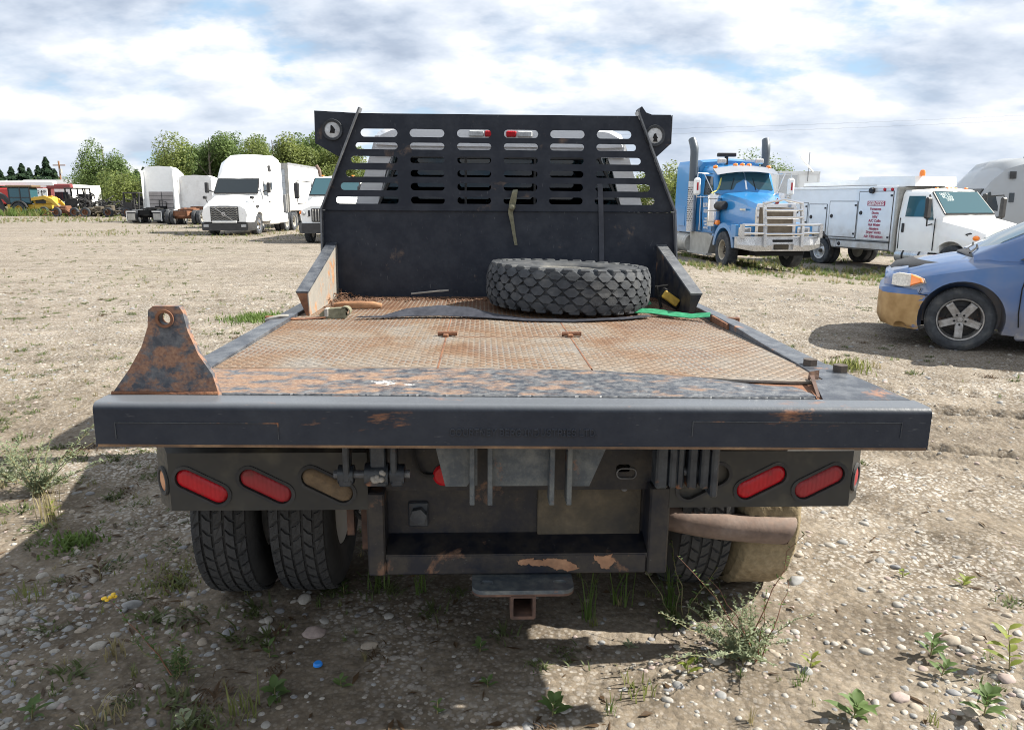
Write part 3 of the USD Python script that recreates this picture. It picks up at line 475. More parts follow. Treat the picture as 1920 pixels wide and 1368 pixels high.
fp('headboard_panel', prism([(-1.090, -0.01), (1.106, 0.0), (1.060, 0.530), (-1.079, 0.524)], 'xz', HB + 0.008, HB + 0.016), M['headboard'])
fp('panel_weld', tube(np.stack([np.linspace(-1.06, 1.04, 200), np.full(200, HB + 0.002), 0.526 + 0.004 * np.linspace(0, 2, 200) + 0.0015 * rng.random(200)], 1), 0.005, 6), M['headboard'])
for s, top, brk, foot in ((-1, (-0.836, 1.118), (-1.083, 0.532), (-1.094, 0.0)), (1, (0.812, 1.118), (1.066, 0.537), (1.110, 0.0))):
    for (xa, za), (xb, zb) in ((top, brk), (brk, foot)):
        fp('headboard_flange', skin(np.array([[(xa - 0.005, HB - 0.035, za), (xa + 0.005, HB - 0.035, za), (xa + 0.005, HB + 0.06, za), (xa - 0.005, HB + 0.06, za)], [(xb - 0.006, HB - 0.035, zb), (xb + 0.006, HB - 0.035, zb), (xb + 0.006, HB + 0.06, zb), (xb - 0.006, HB + 0.06, zb)]])), M['edge'])
    pl = [(-1.107, 1.100), (-0.86, 1.09), (-0.965, 0.835), (-1.109, 0.915)] if s < 0 else [(1.015, 1.103), (0.90, 1.103), (0.865, 1.115), (0.838, 1.150), (0.826, 1.140), (0.826, 1.05), (0.925, 0.845), (1.022, 0.935)]
    lb = fp('lamp_box', prism(pl, 'xz', HB + 0.012, HB + 0.13) if s < 0 else prism(pl, 'xz', HB + 0.0, HB + 0.12), M['headboard'] if s < 0 else M['headboard'], smooth=False)
    if s > 0: fp('lamp_box_side', [prism([(HB + 0.002, 0.936), (HB + 0.12, 0.936), (HB + 0.12, 1.102), (HB + 0.002, 1.102)], 'yz', 1.0235, 1.0265)], M['edge'], parent=lb)
    cx, cz, y0 = ((-1.003, 0.992, HB + 0.012) if s < 0 else (0.922, 0.982, HB))
    fp('lamp_ring', lathe([(0.046, 0.0), (0.060, -0.004), (0.062, 0.006), (0.055, 0.018), (0.048, 0.014), (0.046, 0.004)], 32, 'y', (cx, y0 - 0.012, cz)), M['rubber_dusty'], parent=lb)
    fp('lamp_lens', lathe([(0, -0.004), (0.02, -0.0035), (0.04, -0.001), (0.050, 0.003), (0.050, 0.02), (0, 0.02)], 32, 'y', (cx, y0 - 0.008, cz)), M['lampglass'], parent=lb)
    hole = [(-0.016, -0.018), (0.014, -0.020), (0.018, 0.002), (0.008, 0.016), (-0.003, 0.026), (-0.010, 0.024), (-0.011, 0.0)] if s < 0 else [(-0.012, -0.034), (0.018, -0.036), (0.012, -0.018), (0.020, -0.012), (0.012, -0.004), (0.006, 0.014), (-0.006, 0.010), (-0.014, -0.012), (-0.006, -0.020)]
    fp('broken_hole', prism([(cx + a * 0.95, cz + b) for a, b in hole], 'xz', y0 - 0.0135, y0 - 0.006), M['dark'], parent=lb)
# --- gussets between headboard and deck
for s in (-1, 1):
    x = s * (1.005 if s < 0 else 0.972); web = [(1.76, 0.0), (1.745, 0.125), (2.56, 0.325), (2.56, 0.0)]
    g = fp('gusset', prism(web, 'yz', x - 0.005, x + 0.005), M['gusset'] if s < 0 else M['frame'])
    fl = np.array([[(x - s * 0.006, y, z), (x + s * 0.056, y, z), (x + s * 0.056, y + 0.003, z - 0.009), (x - s * 0.006, y + 0.003, z - 0.009)] for y, z in ((1.742, 0.128), (2.565, 0.335))])
    fp('gusset_flange', skin(fl), M['side'] if s < 0 else M['edge'], parent=g, smooth=False)
    fp('gusset_toe', skin(np.array([[(x, 1.745, 0.122), (x + s * 0.054, 1.745, 0.122), (x + s * 0.054, 1.752, 0.12), (x, 1.752, 0.12)], [(x, 1.76, 0.0), (x + s * 0.012, 1.76, 0.0), (x + s * 0.012, 1.767, 0.0), (x, 1.767, 0.0)]])), M['rust'] if s < 0 else M['frame'], parent=g, smooth=False)
# --- light bars with oval lamps
for s in (-1, 1):
    a, b = (0.50 if s < 0 else 0.525), 1.153
    top = Polygon([(s * a, 0.30), (s * b, 0.30), (s * (b + 0.066), 0.378), (s * (b + 0.066), 0.395), (s * a, 0.395)])
    shell = prism(top, 'xy', -0.443, -0.215)
    chm = prism(Polygon([(0.28, -0.21), (0.33, -0.21), (0.28, -0.262)]), 'yz', -1.3, 1.3)
    tools = [chm]
    ovals = ([(-1.048, -0.358, 1), (-0.838, -0.358, 1), (-0.634, -0.356, 1)] if s < 0 else [(0.641, -0.352, -1), (0.841, -0.354, -1), (1.043, -0.354, -1)])
    for ox, oz, d in ovals: tools.append(prism(stadium(ox, oz, 0.060, 0.039, -d * math.radians(28)), 'xz', 0.28, 0.318))
    lbar = fp('light_bar', cut(shell, *tools), M['lightbox'], smooth=False)
    for q, (ox, oz, d) in enumerate(ovals):
        ang = -d * math.radians(28)
        fp('rubber_grommet', prism(stadium(ox, oz, 0.060, 0.044, ang).difference(stadium(ox, oz, 0.058, 0.034, ang)), 'xz', 0.296, 0.312), M['rubber'], parent=lbar)
        if s > 0 and q == 0: continue
        st = stadium(ox, oz, 0.058, 0.034, ang); c = [np.array(st.buffer(-k).exterior.coords)[:-1] for k in (0, 0.004, 0.012, 0.022)]
        n_ = 48; rings = []
        for poly, dy in zip(c, (0.312, 0.303, 0.299, 0.2975)):
            L = LineString(np.vstack([poly, poly[:1]])); pts = np.array([L.interpolate(t, normalized=True).coords[0] for t in np.arange(n_) / n_]); rings.append(np.c_[pts[:, 0], np.full(n_, dy), pts[:, 1]])
        lens = skin(np.array(rings), True, True)
        fp('tail_lens', lens, [M['redlens'], M['redlens_dull'], M['tan']][q] if s < 0 else [None, M['redlens'], M['redlens_dull']][q], parent=lbar, smooth=40, label='lens clogged with tan mud' if s < 0 and q == 2 else None)
    nrm = np.array([s * 0.78, -0.62, 0]); cpos = np.array([s * (b + 0.034), 0.339, -0.350])
    for nm, prof, mt in (('marker_ring', [(0.034, 0.0), (0.038, 0.007), (0.049, 0.007), (0.051, 0.0), (0.034, -0.001)], M['rubber']), ('marker_lens', [(0, 0.006), (0.022, 0.0055), (0.035, 0.002), (0.035, -0.004), (0, -0.004)], M['amber'] if s < 0 else M['redlens_dull'])):
        m = lathe(prof, 28); zz = nrm / np.linalg.norm(nrm); xx_ = np.cross([0, 0, 1.0], zz); yy_ = np.cross(zz, xx_)
        m.vertices = m.vertices @ np.array([xx_, yy_, zz]) + cpos; fp(nm, m, mt, parent=lbar)
fp('bent_tab', [slab([(1.115, 0.31, -0.205), (1.17, 0.325, -0.185), (1.205, 0.36, -0.21), (1.19, 0.345, -0.245), (1.14, 0.305, -0.24)], 0.004)], M['edge'])
# --- crossmember, hinge brackets and plates below the rail
fp('crossmember', prism(sbox(-0.50, -0.40, 0.53, -0.13).difference(stadium(0.375, -0.322, 0.012, 0.014, 0.0)), 'xz', 0.36, 0.38), M['frame'])
fp('crossmember_lip', box(-1.15, 1.15, 0.34, 0.46, -0.215, -0.10), M['dark'])
fp('oval_opening', prism(stadium(0.385, -0.340, 0.016, 0.020, 0.0).difference(stadium(0.385, -0.340, 0.016, 0.016, 0.0)), 'xz', 0.353, 0.361), M['edge'])
fp('round_lamp', lathe([(0, -0.008), (0.03, -0.006), (0.038, 0.0), (0.038, 0.01), (0, 0.01)], 28, 'y', (-0.247, 0.352, -0.342)), M['redlens'])
for pts in ([(-0.272, -0.128), (-0.131, -0.128), (-0.131, -0.300), (-0.150, -0.304), (-0.155, -0.290), (-0.165, -0.304), (-0.232, -0.304)], [(-0.084, -0.128), (0.103, -0.128), (0.103, -0.303), (-0.084, -0.303)], [(0.160, -0.128), (0.295, -0.128), (0.225, -0.305), (0.160, -0.305)]):
    fp('guard_plate', prism(pts, 'xz', 0.15, 0.158), M['bare'])
for x, z in ((-0.147, -0.355), (-0.091, -0.356), (0.103, -0.357), (0.158, -0.357)): fp('hinge_strap', box(x - 0.008, x + 0.008, 0.118, 0.19, z, -0.126, 0.002), M['bare'])
for x0, x1, z1, y0 in ((-0.552, -0.532, -0.29, 0.15), (-0.468, -0.420, -0.29, 0.16), (-0.404, -0.384, -0.29, 0.15)): fp('hinge_arm', box(x0, x1, y0, y0 + 0.06, z1, -0.126, 0.004), M['hinge'])
for x0, x1, r in ((-0.570, -0.522, 0.030), (-0.486, -0.412, 0.036), (-0.406, -0.362, 0.032)): fp('hinge_knuckle', [cyl((x0, 0.18, -0.272), (x1, 0.18, -0.272), r, 20), box(x0 + 0.004, x1 - 0.004, 0.152, 0.2, -0.305, -0.272, 0.004)], M['hinge'])
fp('hinge_pin', cyl((-0.585, 0.18, -0.272), (-0.345, 0.18, -0.272), 0.013, 12), M['edge'])
gp = [(-0.46 + 0.045 * rng.random(), 0.142, -0.25 - 0.05 * rng.random()) for _ in range(9)]
fp('paint_blob', [mv(trimesh.creation.icosphere(1, 0.006 + 0.005 * rng.random()), *p) for p in gp] , STONES[0])
for x0, x1, z0, z1, y0 in ((0.438, 0.478, -0.318, -0.126, 0.15), (0.480, 0.504, -0.312, -0.126, 0.14), (0.508, 0.534, -0.325, -0.15, 0.165), (0.546, 0.578, -0.325, -0.15, 0.165), (0.584, 0.612, -0.32, -0.126, 0.15), (0.614, 0.638, -0.345, -0.126, 0.14)):
    fp('hinge_arm', box(x0, x1, y0, y0 + 0.07, z0, z1, 0.006), M['hinge'])
fp('hinge_pin', cyl((0.50, 0.20, -0.275), (0.645, 0.20, -0.275), 0.015, 12), M['edge'])
# --- recessed rear frame with receiver hitch
fp('frame_back', box(-0.49, 0.52, 0.40, 0.41, -0.70, -0.38), M['frame'])
fp('frame_post', box(-0.507, -0.447, 0.30, 0.40, -0.690, -0.385, 0.006), M['frame']); fp('frame_post', box(0.460, 0.530, 0.30, 0.40, -0.690, -0.37, 0.006), M['frame'])
fp('frame_sill', [box(-0.446, 0.459, 0.302, 0.40, -0.688, -0.612, 0.006), skin(np.array([[(x, 0.304, -0.612), (x, 0.398, -0.575), (x, 0.398, -0.63), (x, 0.304, -0.63)] for x in (-0.446, 0.459)]))], M['frame'])
def jag(pts, amp=0.005, step=0.006, seed=1):
    r = np.random.default_rng(seed); L = Polygon(pts).exterior; n = int(L.length / step); c = np.array(Polygon(pts).centroid.coords[0]); o = []
    for k in range(n): p = np.array(L.interpolate(k / n, normalized=True).coords[0]); o.append(p + r.normal(0, amp * 0.5, 2) + amp * np.array([math.sin(k * 0.9 + seed), math.cos(k * 0.63)]) * 0.6)
    return Polygon(o).buffer(0)
fp('flaked_paint', [prism(jag([(0.0, -0.640), (0.03, -0.628), (0.10, -0.632), (0.15, -0.626), (0.20, -0.645), (0.225, -0.668), (0.17, -0.676), (0.10, -0.655), (0.03, -0.652)]), 'xz', 0.2995, 0.303), prism(jag([(0.27, -0.622), (0.34, -0.618), (0.345, -0.645), (0.325, -0.672), (0.295, -0.66)]), 'xz', 0.2995, 0.303)], worn('bare_rust_patch', [(0.3, (0.20, 0.10, 0.055)), (0.7, (0.33, 0.19, 0.11))], 20.0, rough=0.8))
fp('cover_plate', box(0.080, 0.449, 0.388, 0.399, -0.60, -0.392, 0.003), M['muddy'])
fp('square_washer', box(-0.375, -0.305, 0.385, 0.400, -0.545, -0.455, 0.004), M['hinge']); fp('frame_bolt', [rot(mv(hexnut(0, 0, 0, 0.03, 0.03), 0, 0, 0), math.pi / 2, [1, 0, 0]).apply_translation([-0.338, 0.385, -0.497])], M['hinge'])
fp('small_bolt', lathe([(0, -0.01), (0.01, -0.009), (0.012, 0), (0.012, 0.01), (0, 0.01)], 12, 'y', (0.385, 0.385, -0.405)), M['edge'])
hp = sbox(-0.150, 0.20, 0.196, 0.42).buffer(-0.04).buffer(0.04).difference(unary_union([stadium(-0.10, 0.26, 0.01, 0.012, 0), stadium(0.15, 0.26, 0.01, 0.012, 0)]))
fp('hitch_plate', prism(hp, 'xy', -0.708, -0.694), M['bare']); fp('hitch_plate_edge', prism(hp.difference(hp.buffer(-0.004)), 'xy', -0.716, -0.708), M['rust_dark'])
rc = sbox(-0.021, -0.800, 0.065, -0.712).buffer(-0.008).buffer(0.008).difference(sbox(-0.0105, -0.789, 0.0545, -0.722).buffer(-0.004).buffer(0.004))
fp('receiver_tube', prism(rc, 'xz', 0.20, 0.62), M['rust_dark'], smooth=False); fp('receiver_back', box(-0.01, 0.054, 0.5, 0.51, -0.789, -0.722), M['dark'])
# --- exhaust
ex = np.array([(0.40, 1.2, -0.50), (0.42, 0.85, -0.52), (0.47, 0.68, -0.565), (0.56, 0.58, -0.583), (0.66, 0.54, -0.598), (0.80, 0.515, -0.611), (0.95, 0.50, -0.619), (1.035, 0.495, -0.622)])
t_ = np.linspace(0, 1, len(ex)); from scipy.interpolate import CubicSpline
exs = CubicSpline(t_, ex)(np.linspace(0, 1, 36)); pipe = tube(exs, 0.052, 20, False)
pipe.vertices[-20:] += np.c_[0.5 * (pipe.vertices[-20:, 2] + 0.622), np.zeros(20), np.zeros(20)]
inn = tube(exs[18:], 0.048, 20, False); inn.vertices[-20:] += np.c_[0.5 * (inn.vertices[-20:, 2] + 0.622), np.zeros(20), np.zeros(20)]; inn.invert()
fp('exhaust_pipe', pipe, M['exhaust'], smooth=True); fp('exhaust_inside', inn, M['dark'], smooth=True)
# --- wheels
def tread_blocks(R, w, n, rows, depth, seed=0, gap=0.16, skew=0.35, drop=0.10):
    """staggered tread blocks round a tyre of radius R (axis along x); rows across the width w."""
    r_ = np.random.default_rng(seed); out_v, out_f, c = [], [], 0; edges = np.linspace(-w / 2, w / 2, rows + 1)
    def at(th, x, h):
        rr = R - drop * w * abs(2 * x / w) ** 4.5 * 0.35 + h; return (x, rr * math.sin(th), rr * math.cos(th))
    for r in range(rows):
        xa, xb = edges[r] + 0.0045, edges[r + 1] - 0.0045
        for i in range(n):
            th0 = (i + 0.5 * (r % 2) + r_.uniform(-0.04, 0.04)) * 2 * math.pi / n; dth = math.pi / n * (1 - gap); sk = skew * dth * (1 if r % 2 else -1)
            top = [(th0 - dth + sk, xa), (th0 - dth * 0.35, (xa + xb) / 2), (th0 - dth - sk, xb), (th0 + dth - sk, xb), (th0 + dth * 0.75 + 0.0, (xa + xb) / 2), (th0 + dth + sk, xa)]
            cx = (xa + xb) / 2; vv = [at(a, b, -depth) for a, b in top] + [at(th0 + (a - th0) * 0.93, cx + (b - cx) * 0.93, 0) for a, b in top]
            out_v += vv; k = len(top)
            for j in range(k): out_f += [(c + j, c + (j + 1) % k, c + k + (j + 1) % k), (c + j, c + k + (j + 1) % k, c + k + j)]
            for j in range(1, k - 1): out_f.append((c + k, c + k + j, c + k + j + 1))
            c += 2 * k
    m = trimesh.Trimesh(out_v, out_f, process=False)
    tri = m.triangles; nrm = np.cross(tri[:, 1] - tri[:, 0], tri[:, 2] - tri[:, 0]); cen = tri.mean(1) * [0, 1, 1]
    return m if (nrm * cen).sum() > 0 else trimesh.Trimesh(m.vertices, m.faces[:, ::-1], process=False)
def carcass(R, w, rim, n=56, bulge=1.04):
    h = w / 2; return lathe([(rim, -h * 0.80), (rim + 0.012, -h * 0.95), ((R + rim) / 2, -h * bulge), (R - 0.055 * R / 0.4, -h * 1.0), (R - 0.018, -h * 0.90), (R - 0.004, -h * 0.70), (R, 0), (R - 0.004, h * 0.70), (R - 0.018, h * 0.90), (R - 0.055 * R / 0.4, h * 1.0), ((R + rim) / 2, h * bulge), (rim + 0.012, h * 0.95), (rim, h * 0.80)], n, 'x')
def groundz_deck(x, y):
    """the ground's height, in the deck frame, below the deck point (x, y)."""
    w = TR @ np.array([x, y, -0.98]) + TT; return (TR.T @ (np.array([w[0], w[1], float(ground_z(w[0], w[1]))]) - TT))[2]
AXY, WR = 0.90, 0.395
def mud_ring():
    m = lathe([(WR - 0.02, -0.108), (WR + 0.002, -0.095)] + [(WR + 0.006, h) for h in np.linspace(-0.085, 0.085, 12)] + [(WR + 0.002, 0.095), (WR - 0.02, 0.112)], 130, 'x'); v = m.vertices
    g = meshkit.fbm(v * 16, 4, 6) - 0.5; lump = np.clip(meshkit.noise(v * 9, 3) - 0.45, 0, 1); groove = np.where(np.abs(np.sin(v[:, 0] * 70 + 1.5 * np.sin(np.arctan2(v[:, 1], v[:, 2]) * 22))) < 0.32, -0.006, 0.0)
    m.vertices = v * (1 + ((0.010 * g + 0.010 * lump + groove) / WR)[:, None] * [0, 1, 1]); return m
for k, x in enumerate((-1.085, -0.80, 0.735, 0.985)):
    z = groundz_deck(x, AXY) + WR - 0.012; mud = k >= 2; c = (x, AXY, z)
    rubm = M['rubber_mud'] if k == 3 else M['rubber']
    w_ = fp('rear_wheel', mv(carcass(WR - 0.008, 0.235, 0.215), *c), rubm, smooth=50, label='rear tyre plastered with tan dried mud' if k == 3 else None)
    if k < 3: fp('tread', mv(tread_blocks(WR, 0.205, 44, 5, 0.010, k, gap=0.12, skew=0.5), *c), M['rubber'], parent=w_, smooth=False)
    else: fp('mud_cake', mv(mud_ring(), *c), M['rubber_mud'], parent=w_, smooth=True)
    fp('wheel_disc', mv(lathe([(0.0, -0.02), (0.06, -0.02), (0.09, 0.03), (0.19, 0.04), (0.218, -0.06), (0.222, -0.09), (0.214, 0.10), (0.0, 0.05)], 32, 'x'), *c), M['white_dirty'], parent=w_)
fp('axle', [cyl((-1.0, AXY, -0.60), (1.0, AXY, -0.60), 0.055, 14), mv(trimesh.creation.icosphere(2, 0.17), 0.08, AXY, -0.60), cyl((0.08, AXY, -0.6), (0.08, 2.6, -0.50), 0.05, 12)], M['muddy'])
for s in (-1, 1): fp('frame_rail', box(s * 0.40, s * 0.48, 0.42, 5.6, -0.42, -0.22), M['dark']); fp('leaf_spring', [box(s * 0.52, s * 0.60, 0.5 + 0.1 * k, 1.8 - 0.1 * k, -0.52 - 0.018 * k, -0.505 - 0.018 * k) for k in range(5)] + [box(s * 0.50, s * 0.62, AXY - 0.06, AXY + 0.06, -0.64, -0.48)], M['muddy'])
fp('hanger_bar', [box(-0.55, -0.52, 0.45, 0.48, -0.66, -0.40), box(-0.60, -0.575, 0.44, 0.47, -0.60, -0.40)], M['rust_dark'])
for k, pts in enumerate(([(-0.62, 0.5, -0.2), (-0.60, 0.46, -0.46), (-0.50, 0.50, -0.58), (-0.30, 0.7, -0.55)], [(0.20, 0.44, -0.2), (0.26, 0.40, -0.34), (0.34, 0.42, -0.20)], [(-0.36, 0.35, -0.2), (-0.34, 0.33, -0.30), (-0.31, 0.345, -0.34), (-0.25, 0.36, -0.34)])): fp(['brake_hose', 'wiring_loom', 'lamp_wire'][k], tube(CubicSpline(np.linspace(0, 1, len(pts)), np.array(pts))(np.linspace(0, 1, 20)), 0.008, 6), M['rubber'])
fp('floor_beam', [box(-1.0, 1.0, y, y + 0.06, -0.14, -0.05) for y in (0.6, 1.0, 1.5, 2.0, 2.45)], M['dark'])
# --- crew cab ahead of the headboard (hollow, glazed), bonnet and front wheels
CY = 2.78
def csec(y, zf, pts): return [(w, y, z) for w, z in pts] + [(-w, y, z) for w, z in pts[::-1]]
belt = 0.50
lowp = [(0.86, -0.42), (0.96, -0.36), (0.99, 0.0), (0.985, 0.35), (0.955, belt)]
cab = fp('cab_body', skin(np.array([csec(y, 0, [(w * k, z) for w, z in lowp]) for y, k in ((CY, 0.985), (CY + 0.02, 1.0), (CY + 2.25, 1.0), (CY + 2.3, 0.99))]), True, True), M['silver'], smooth=30)
roofp = [(0.81, 0.955), (0.785, 1.01), (0.71, 1.045), (0.40, 1.068), (0.0, 1.075)]
fp('roof', skin(np.array([[(w * k, y, z + dz) for w, z in roofp] + [(-w * k, y, z + dz) for w, z in roofp[-2::-1]] + [(-0.70 * k, y, 0.95 + dz), (0.70 * k, y, 0.95 + dz)] for y, k, dz in ((CY + 0.04, 0.96, -0.025), (CY + 0.10, 0.99, 0.0), (CY + 1.5, 1.0, 0.02), (CY + 1.85, 0.97, -0.03))])), M['silver'], smooth=35)
for s in (-1, 1):
    P0, P1 = np.array([s * 0.945, CY + 0.02, belt - 0.02]), np.array([s * 0.79, CY + 0.07, 0.98])
    fp('rear_pillar', skin(np.array([[p, p + [-s * wd, 0.0, 0], p + [-s * wd, 0.03, 0], p + [0.0, 0.20, 0]] for p, wd in ((P0, 0.145), (P0 * 0.4 + P1 * 0.6, 0.13), (P1, 0.15))])), M['silver'], smooth=False)
    for y0, y1 in ((1.1, 1.1), (2.2, 1.75)): fp('side_pillar', rod((s * 0.945, CY + y0, belt - 0.02), (s * 0.79, CY + y1, 0.98), 0.09, 0.05), M['silver'])
    fp('side_window', slab([(s * 0.94, CY + 0.22, belt), (s * 0.94, CY + 1.05, belt), (s * 0.79, CY + 1.05, 0.96), (s * 0.79, CY + 0.28, 0.96)], 0.003), M['glass_tint'])
    fp('side_window', slab([(s * 0.94, CY + 1.15, belt), (s * 0.94, CY + 2.1, belt), (s * 0.79, CY + 1.7, 0.96), (s * 0.79, CY + 1.15, 0.96)], 0.003), M['glass_tint'])
fp('rear_window', slab([(-0.80, CY + 0.02, belt), (0.80, CY + 0.02, belt), (0.63, CY + 0.055, 0.855), (-0.63, CY + 0.055, 0.855)], 0.004), M['glass_tint'], smooth=False)
fp('window_seal', [rod(a, b, 0.025, 0.014) for a, b in (((-0.80, CY + 0.014, belt), (-0.63, CY + 0.048, 0.86)), ((0.80, CY + 0.014, belt), (0.63, CY + 0.048, 0.86)), ((-0.64, CY + 0.048, 0.86), (0.64, CY + 0.048, 0.86)), ((-0.22, CY + 0.014, belt), (-0.22, CY + 0.048, 0.86)), ((0.22, CY + 0.014, belt), (0.22, CY + 0.048, 0.86)))], M['blackplastic'], smooth=False)
fp('rear_header', box(-0.79, 0.79, CY + 0.05, CY + 0.09, 0.865, 0.985), M['silver'])
fp('windscreen', slab([(-0.90, CY + 2.35, belt - 0.02), (0.90, CY + 2.35, belt - 0.02), (0.76, CY + 1.86, 0.97), (-0.76, CY + 1.86, 0.97)], 0.004), M['glass'], smooth=False)
for s in (-1, 1):
    fp('stop_lamp', box(s * 0.035, s * 0.10, CY + 0.03, CY + 0.06, 0.985, 1.022, 0.006), M['redlens']); fp('cargo_lamp', box(s * 0.105, s * 0.20, CY + 0.03, CY + 0.06, 0.985, 1.022, 0.006), M['lampglass'])
for x in (-0.45, 0.45):
    for y in (0.75, 1.6): fp('seat', [box(x - 0.26, x + 0.26, CY + y, CY + y + 0.16, 0.0, 0.62, 0.06), box(x - 0.13, x + 0.13, CY + y, CY + y + 0.12, 0.64, 0.80, 0.05)], M['blackplastic'])
fp('bonnet', skin(np.array([csec(y, 0, [(0.90 * k, -0.40), (0.97 * k, 0.0), (0.93 * k, 0.30 + dz), (0.70 * k, 0.43 + dz), (0.0, 0.47 + dz)]) for y, k, dz in ((CY + 2.3, 1.0, 0.0), (CY + 3.0, 0.98, -0.02), (CY + 3.45, 0.94, -0.10))]), True, True), M['silver'])
for s in (-1, 1):
    z = groundz_deck(s * 0.86, 5.35) + WR - 0.01; w_ = fp('front_wheel', mv(carcass(WR, 0.24, 0.215, 40), s * 0.86, 5.35, z), M['rubber'], smooth=50); fp('wheel_disc', mv(lathe([(0, -0.08), (0.1, -0.08), (0.21, -0.03), (0.21, 0.05), (0.0, 0.06)], 24, 'x'), s * 0.86, 5.35, z), M['chrome'], parent=w_)
    fp('mirror', [box(s * 1.02, s * 1.22, CY + 1.95, CY + 2.02, 0.42, 0.74, 0.03), cyl((s * 0.95, CY + 2.0, 0.5), (s * 1.05, CY + 2.0, 0.5), 0.02, 8)], M['blackplastic'])

# ---------------------------------------------------------------- loose things on the deck
def deck_thing(name, label, catg, base, group=None):
    p = thing(name, label, catg, matrix=deck_matrix(base), group=group); b = np.asarray(base, float)
    return p, (lambda nm, m, mat, parent=p, **kw: part(parent, nm, mv(cat(m) if isinstance(m, list) else m, *(-b)), mat, **kw))
sp, spp = deck_thing('spare_tyre', 'big knobbly off-road tyre lying flat on the deck against the headboard', 'tyre', (0.365, 2.085, 0.01))
SR, SW = 0.458, 0.225
def lay(m):
    m = m.copy(); m.vertices = m.vertices[:, [1, 2, 0]]; m = rot(m, 0.4, [0, 0, 1]); m = rot(m, math.radians(1.8), [0, 1, 0]); m = rot(m, math.radians(-0.6), [1, 0, 0]); return mv(m, 0.365, 2.085, 0.012 + SW / 2 + 0.010)
ca = spp('carcass', lay(carcass(SR - 0.014, SW * 0.97, 0.205, 72, 1.02)), M['rubber_dusty'], smooth=50)
def hex_tread(R, w, n, rows, depth, seed=0):
    """interlocking six-sided tread blocks in staggered rows, with long lugs over both shoulders."""
    r = np.random.default_rng(seed); vs, fs, c = [], [], 0; h = w / rows; dth = math.pi / n
    def add(poly, inset=0.93):
        nonlocal c
        q = np.array(poly); m = q.mean(0); k = len(q); P = [(x, th, R - depth) for th, x in q] + [(x, th, R) for th, x in m + (q - m) * inset]
        for x, th, rr in P: rr -= 0.020 * abs(2 * x / w) ** 3.5; vs.append((x, rr * math.sin(th), rr * math.cos(th)))
        for j in range(k): fs.extend([(c + j, c + k + (j + 1) % k, c + (j + 1) % k), (c + j, c + k + j, c + k + (j + 1) % k)])
        for j in range(1, k - 1): fs.append((c + k, c + k + j + 1, c + k + j))
        c += 2 * k
    for row in range(rows):
        x0 = -w / 2 + h * (row + 0.5)
        for i in range(n):
            t0 = (2 * i + row % 2) * dth + r.uniform(-0.05, 0.05) * dth; j = lambda: r.uniform(-0.07, 0.07)
            add([(t0 - dth * (0.965 + j() * 0.6), x0 + h * j()), (t0 - dth * (0.44 + j()), x0 - h * 0.58), (t0 + dth * (0.36 + j()), x0 - h * (0.58 + j())), (t0 + dth * (0.965 + j() * 0.6), x0 + h * j()), (t0 + dth * (0.40 + j()), x0 + h * 0.56), (t0 - dth * (0.36 + j()), x0 + h * (0.58 + j()))])
    m = trimesh.Trimesh(vs, fs, process=False); tri = m.triangles; nr = np.cross(tri[:, 1] - tri[:, 0], tri[:, 2] - tri[:, 0])
    if (nr * tri.mean(1) * [0, 1, 1]).sum() < 0: m.invert()
    return m
spp('tread', lay(hex_tread(SR, SW * 0.90, 33, 5, 0.010, 5)), M['rubber_dusty'], parent=ca, smooth=False)
lugs = []
for i in range(62):
    s = -1 if i % 2 else 1; a = (i + 0.2) * 2 * math.pi / 62; m = box(-0.015, 0.015, -0.028, 0.028, 0, 0.055, 0.006); lugs.append(rot(rot(mv(m, s * (SW / 2 - 0.012), 0, SR - 0.078), s * 0.0, [0, 1, 0]), -a, [1, 0, 0]))
spp('shoulder_lugs', lay(cat(lugs)), M['rubber_dusty'], parent=ca, smooth=False, kind='stuff')
spp('rim', lay(lathe([(0.06, -0.02), (0.12, 0.0), (0.19, -0.01), (0.205, -0.085), (0.222, -0.09), (0.2, 0.085), (0.222, 0.09), (0.21, 0.07), (0.15, 0.02), (0.06, 0.0)], 40, 'x')), M['alu_dull'])
def ribbon(pts, w, side, t=0.003):
    p = np.asarray(pts, float); s = np.asarray(side, float); s = np.broadcast_to(s, p.shape) if s.ndim == 1 else s; s = s / np.linalg.norm(s, axis=1, keepdims=True); w = np.broadcast_to(w, (len(p),))[:, None]
    T_ = np.gradient(p, axis=0); n_ = np.cross(T_, s); n_ /= np.linalg.norm(n_, axis=1, keepdims=True) + 1e-9
    return skin(np.stack([p - s * w / 2, p + s * w / 2, p + s * w / 2 + n_ * t, p - s * w / 2 + n_ * t], 1))
M['olive'] = worn('olive_webbing', [(0.3, (0.10, 0.095, 0.06)), (0.7, (0.21, 0.20, 0.135))], 30.0, rough=0.9); M['blackweb'] = worn('black_webbing', [(0.3, (0.012, 0.014, 0.022)), (0.7, (0.035, 0.038, 0.05))], 14.0, rough=0.55); M['greenweb'] = worn('green_webbing', [(0.3, (0.012, 0.17, 0.075)), (0.7, (0.03, 0.27, 0.13))], 30.0, rough=0.6, fine=0.15)
p, q = deck_thing('hanging_strap', 'frayed olive strap end hanging from a slot in the headboard', 'strap', (0.08, HB - 0.015, 0.65))
q('webbing', ribbon([(0.085, HB - 0.006, 0.655), (0.080, HB - 0.03, 0.640), (0.068, HB - 0.022, 0.58), (0.056, HB - 0.016, 0.52), (0.070, HB - 0.014, 0.45), (0.078, HB - 0.012, 0.40), (0.092, HB - 0.010, 0.325)], [0.03, 0.034, 0.042, 0.03, 0.022, 0.02, 0.018], [1, 0.25, 0.1]), M['olive']); q('knot', [mv(trimesh.creation.icosphere(2, 0.02), 0.066, HB - 0.026, 0.555).apply_scale(1.0)], M['olive'])
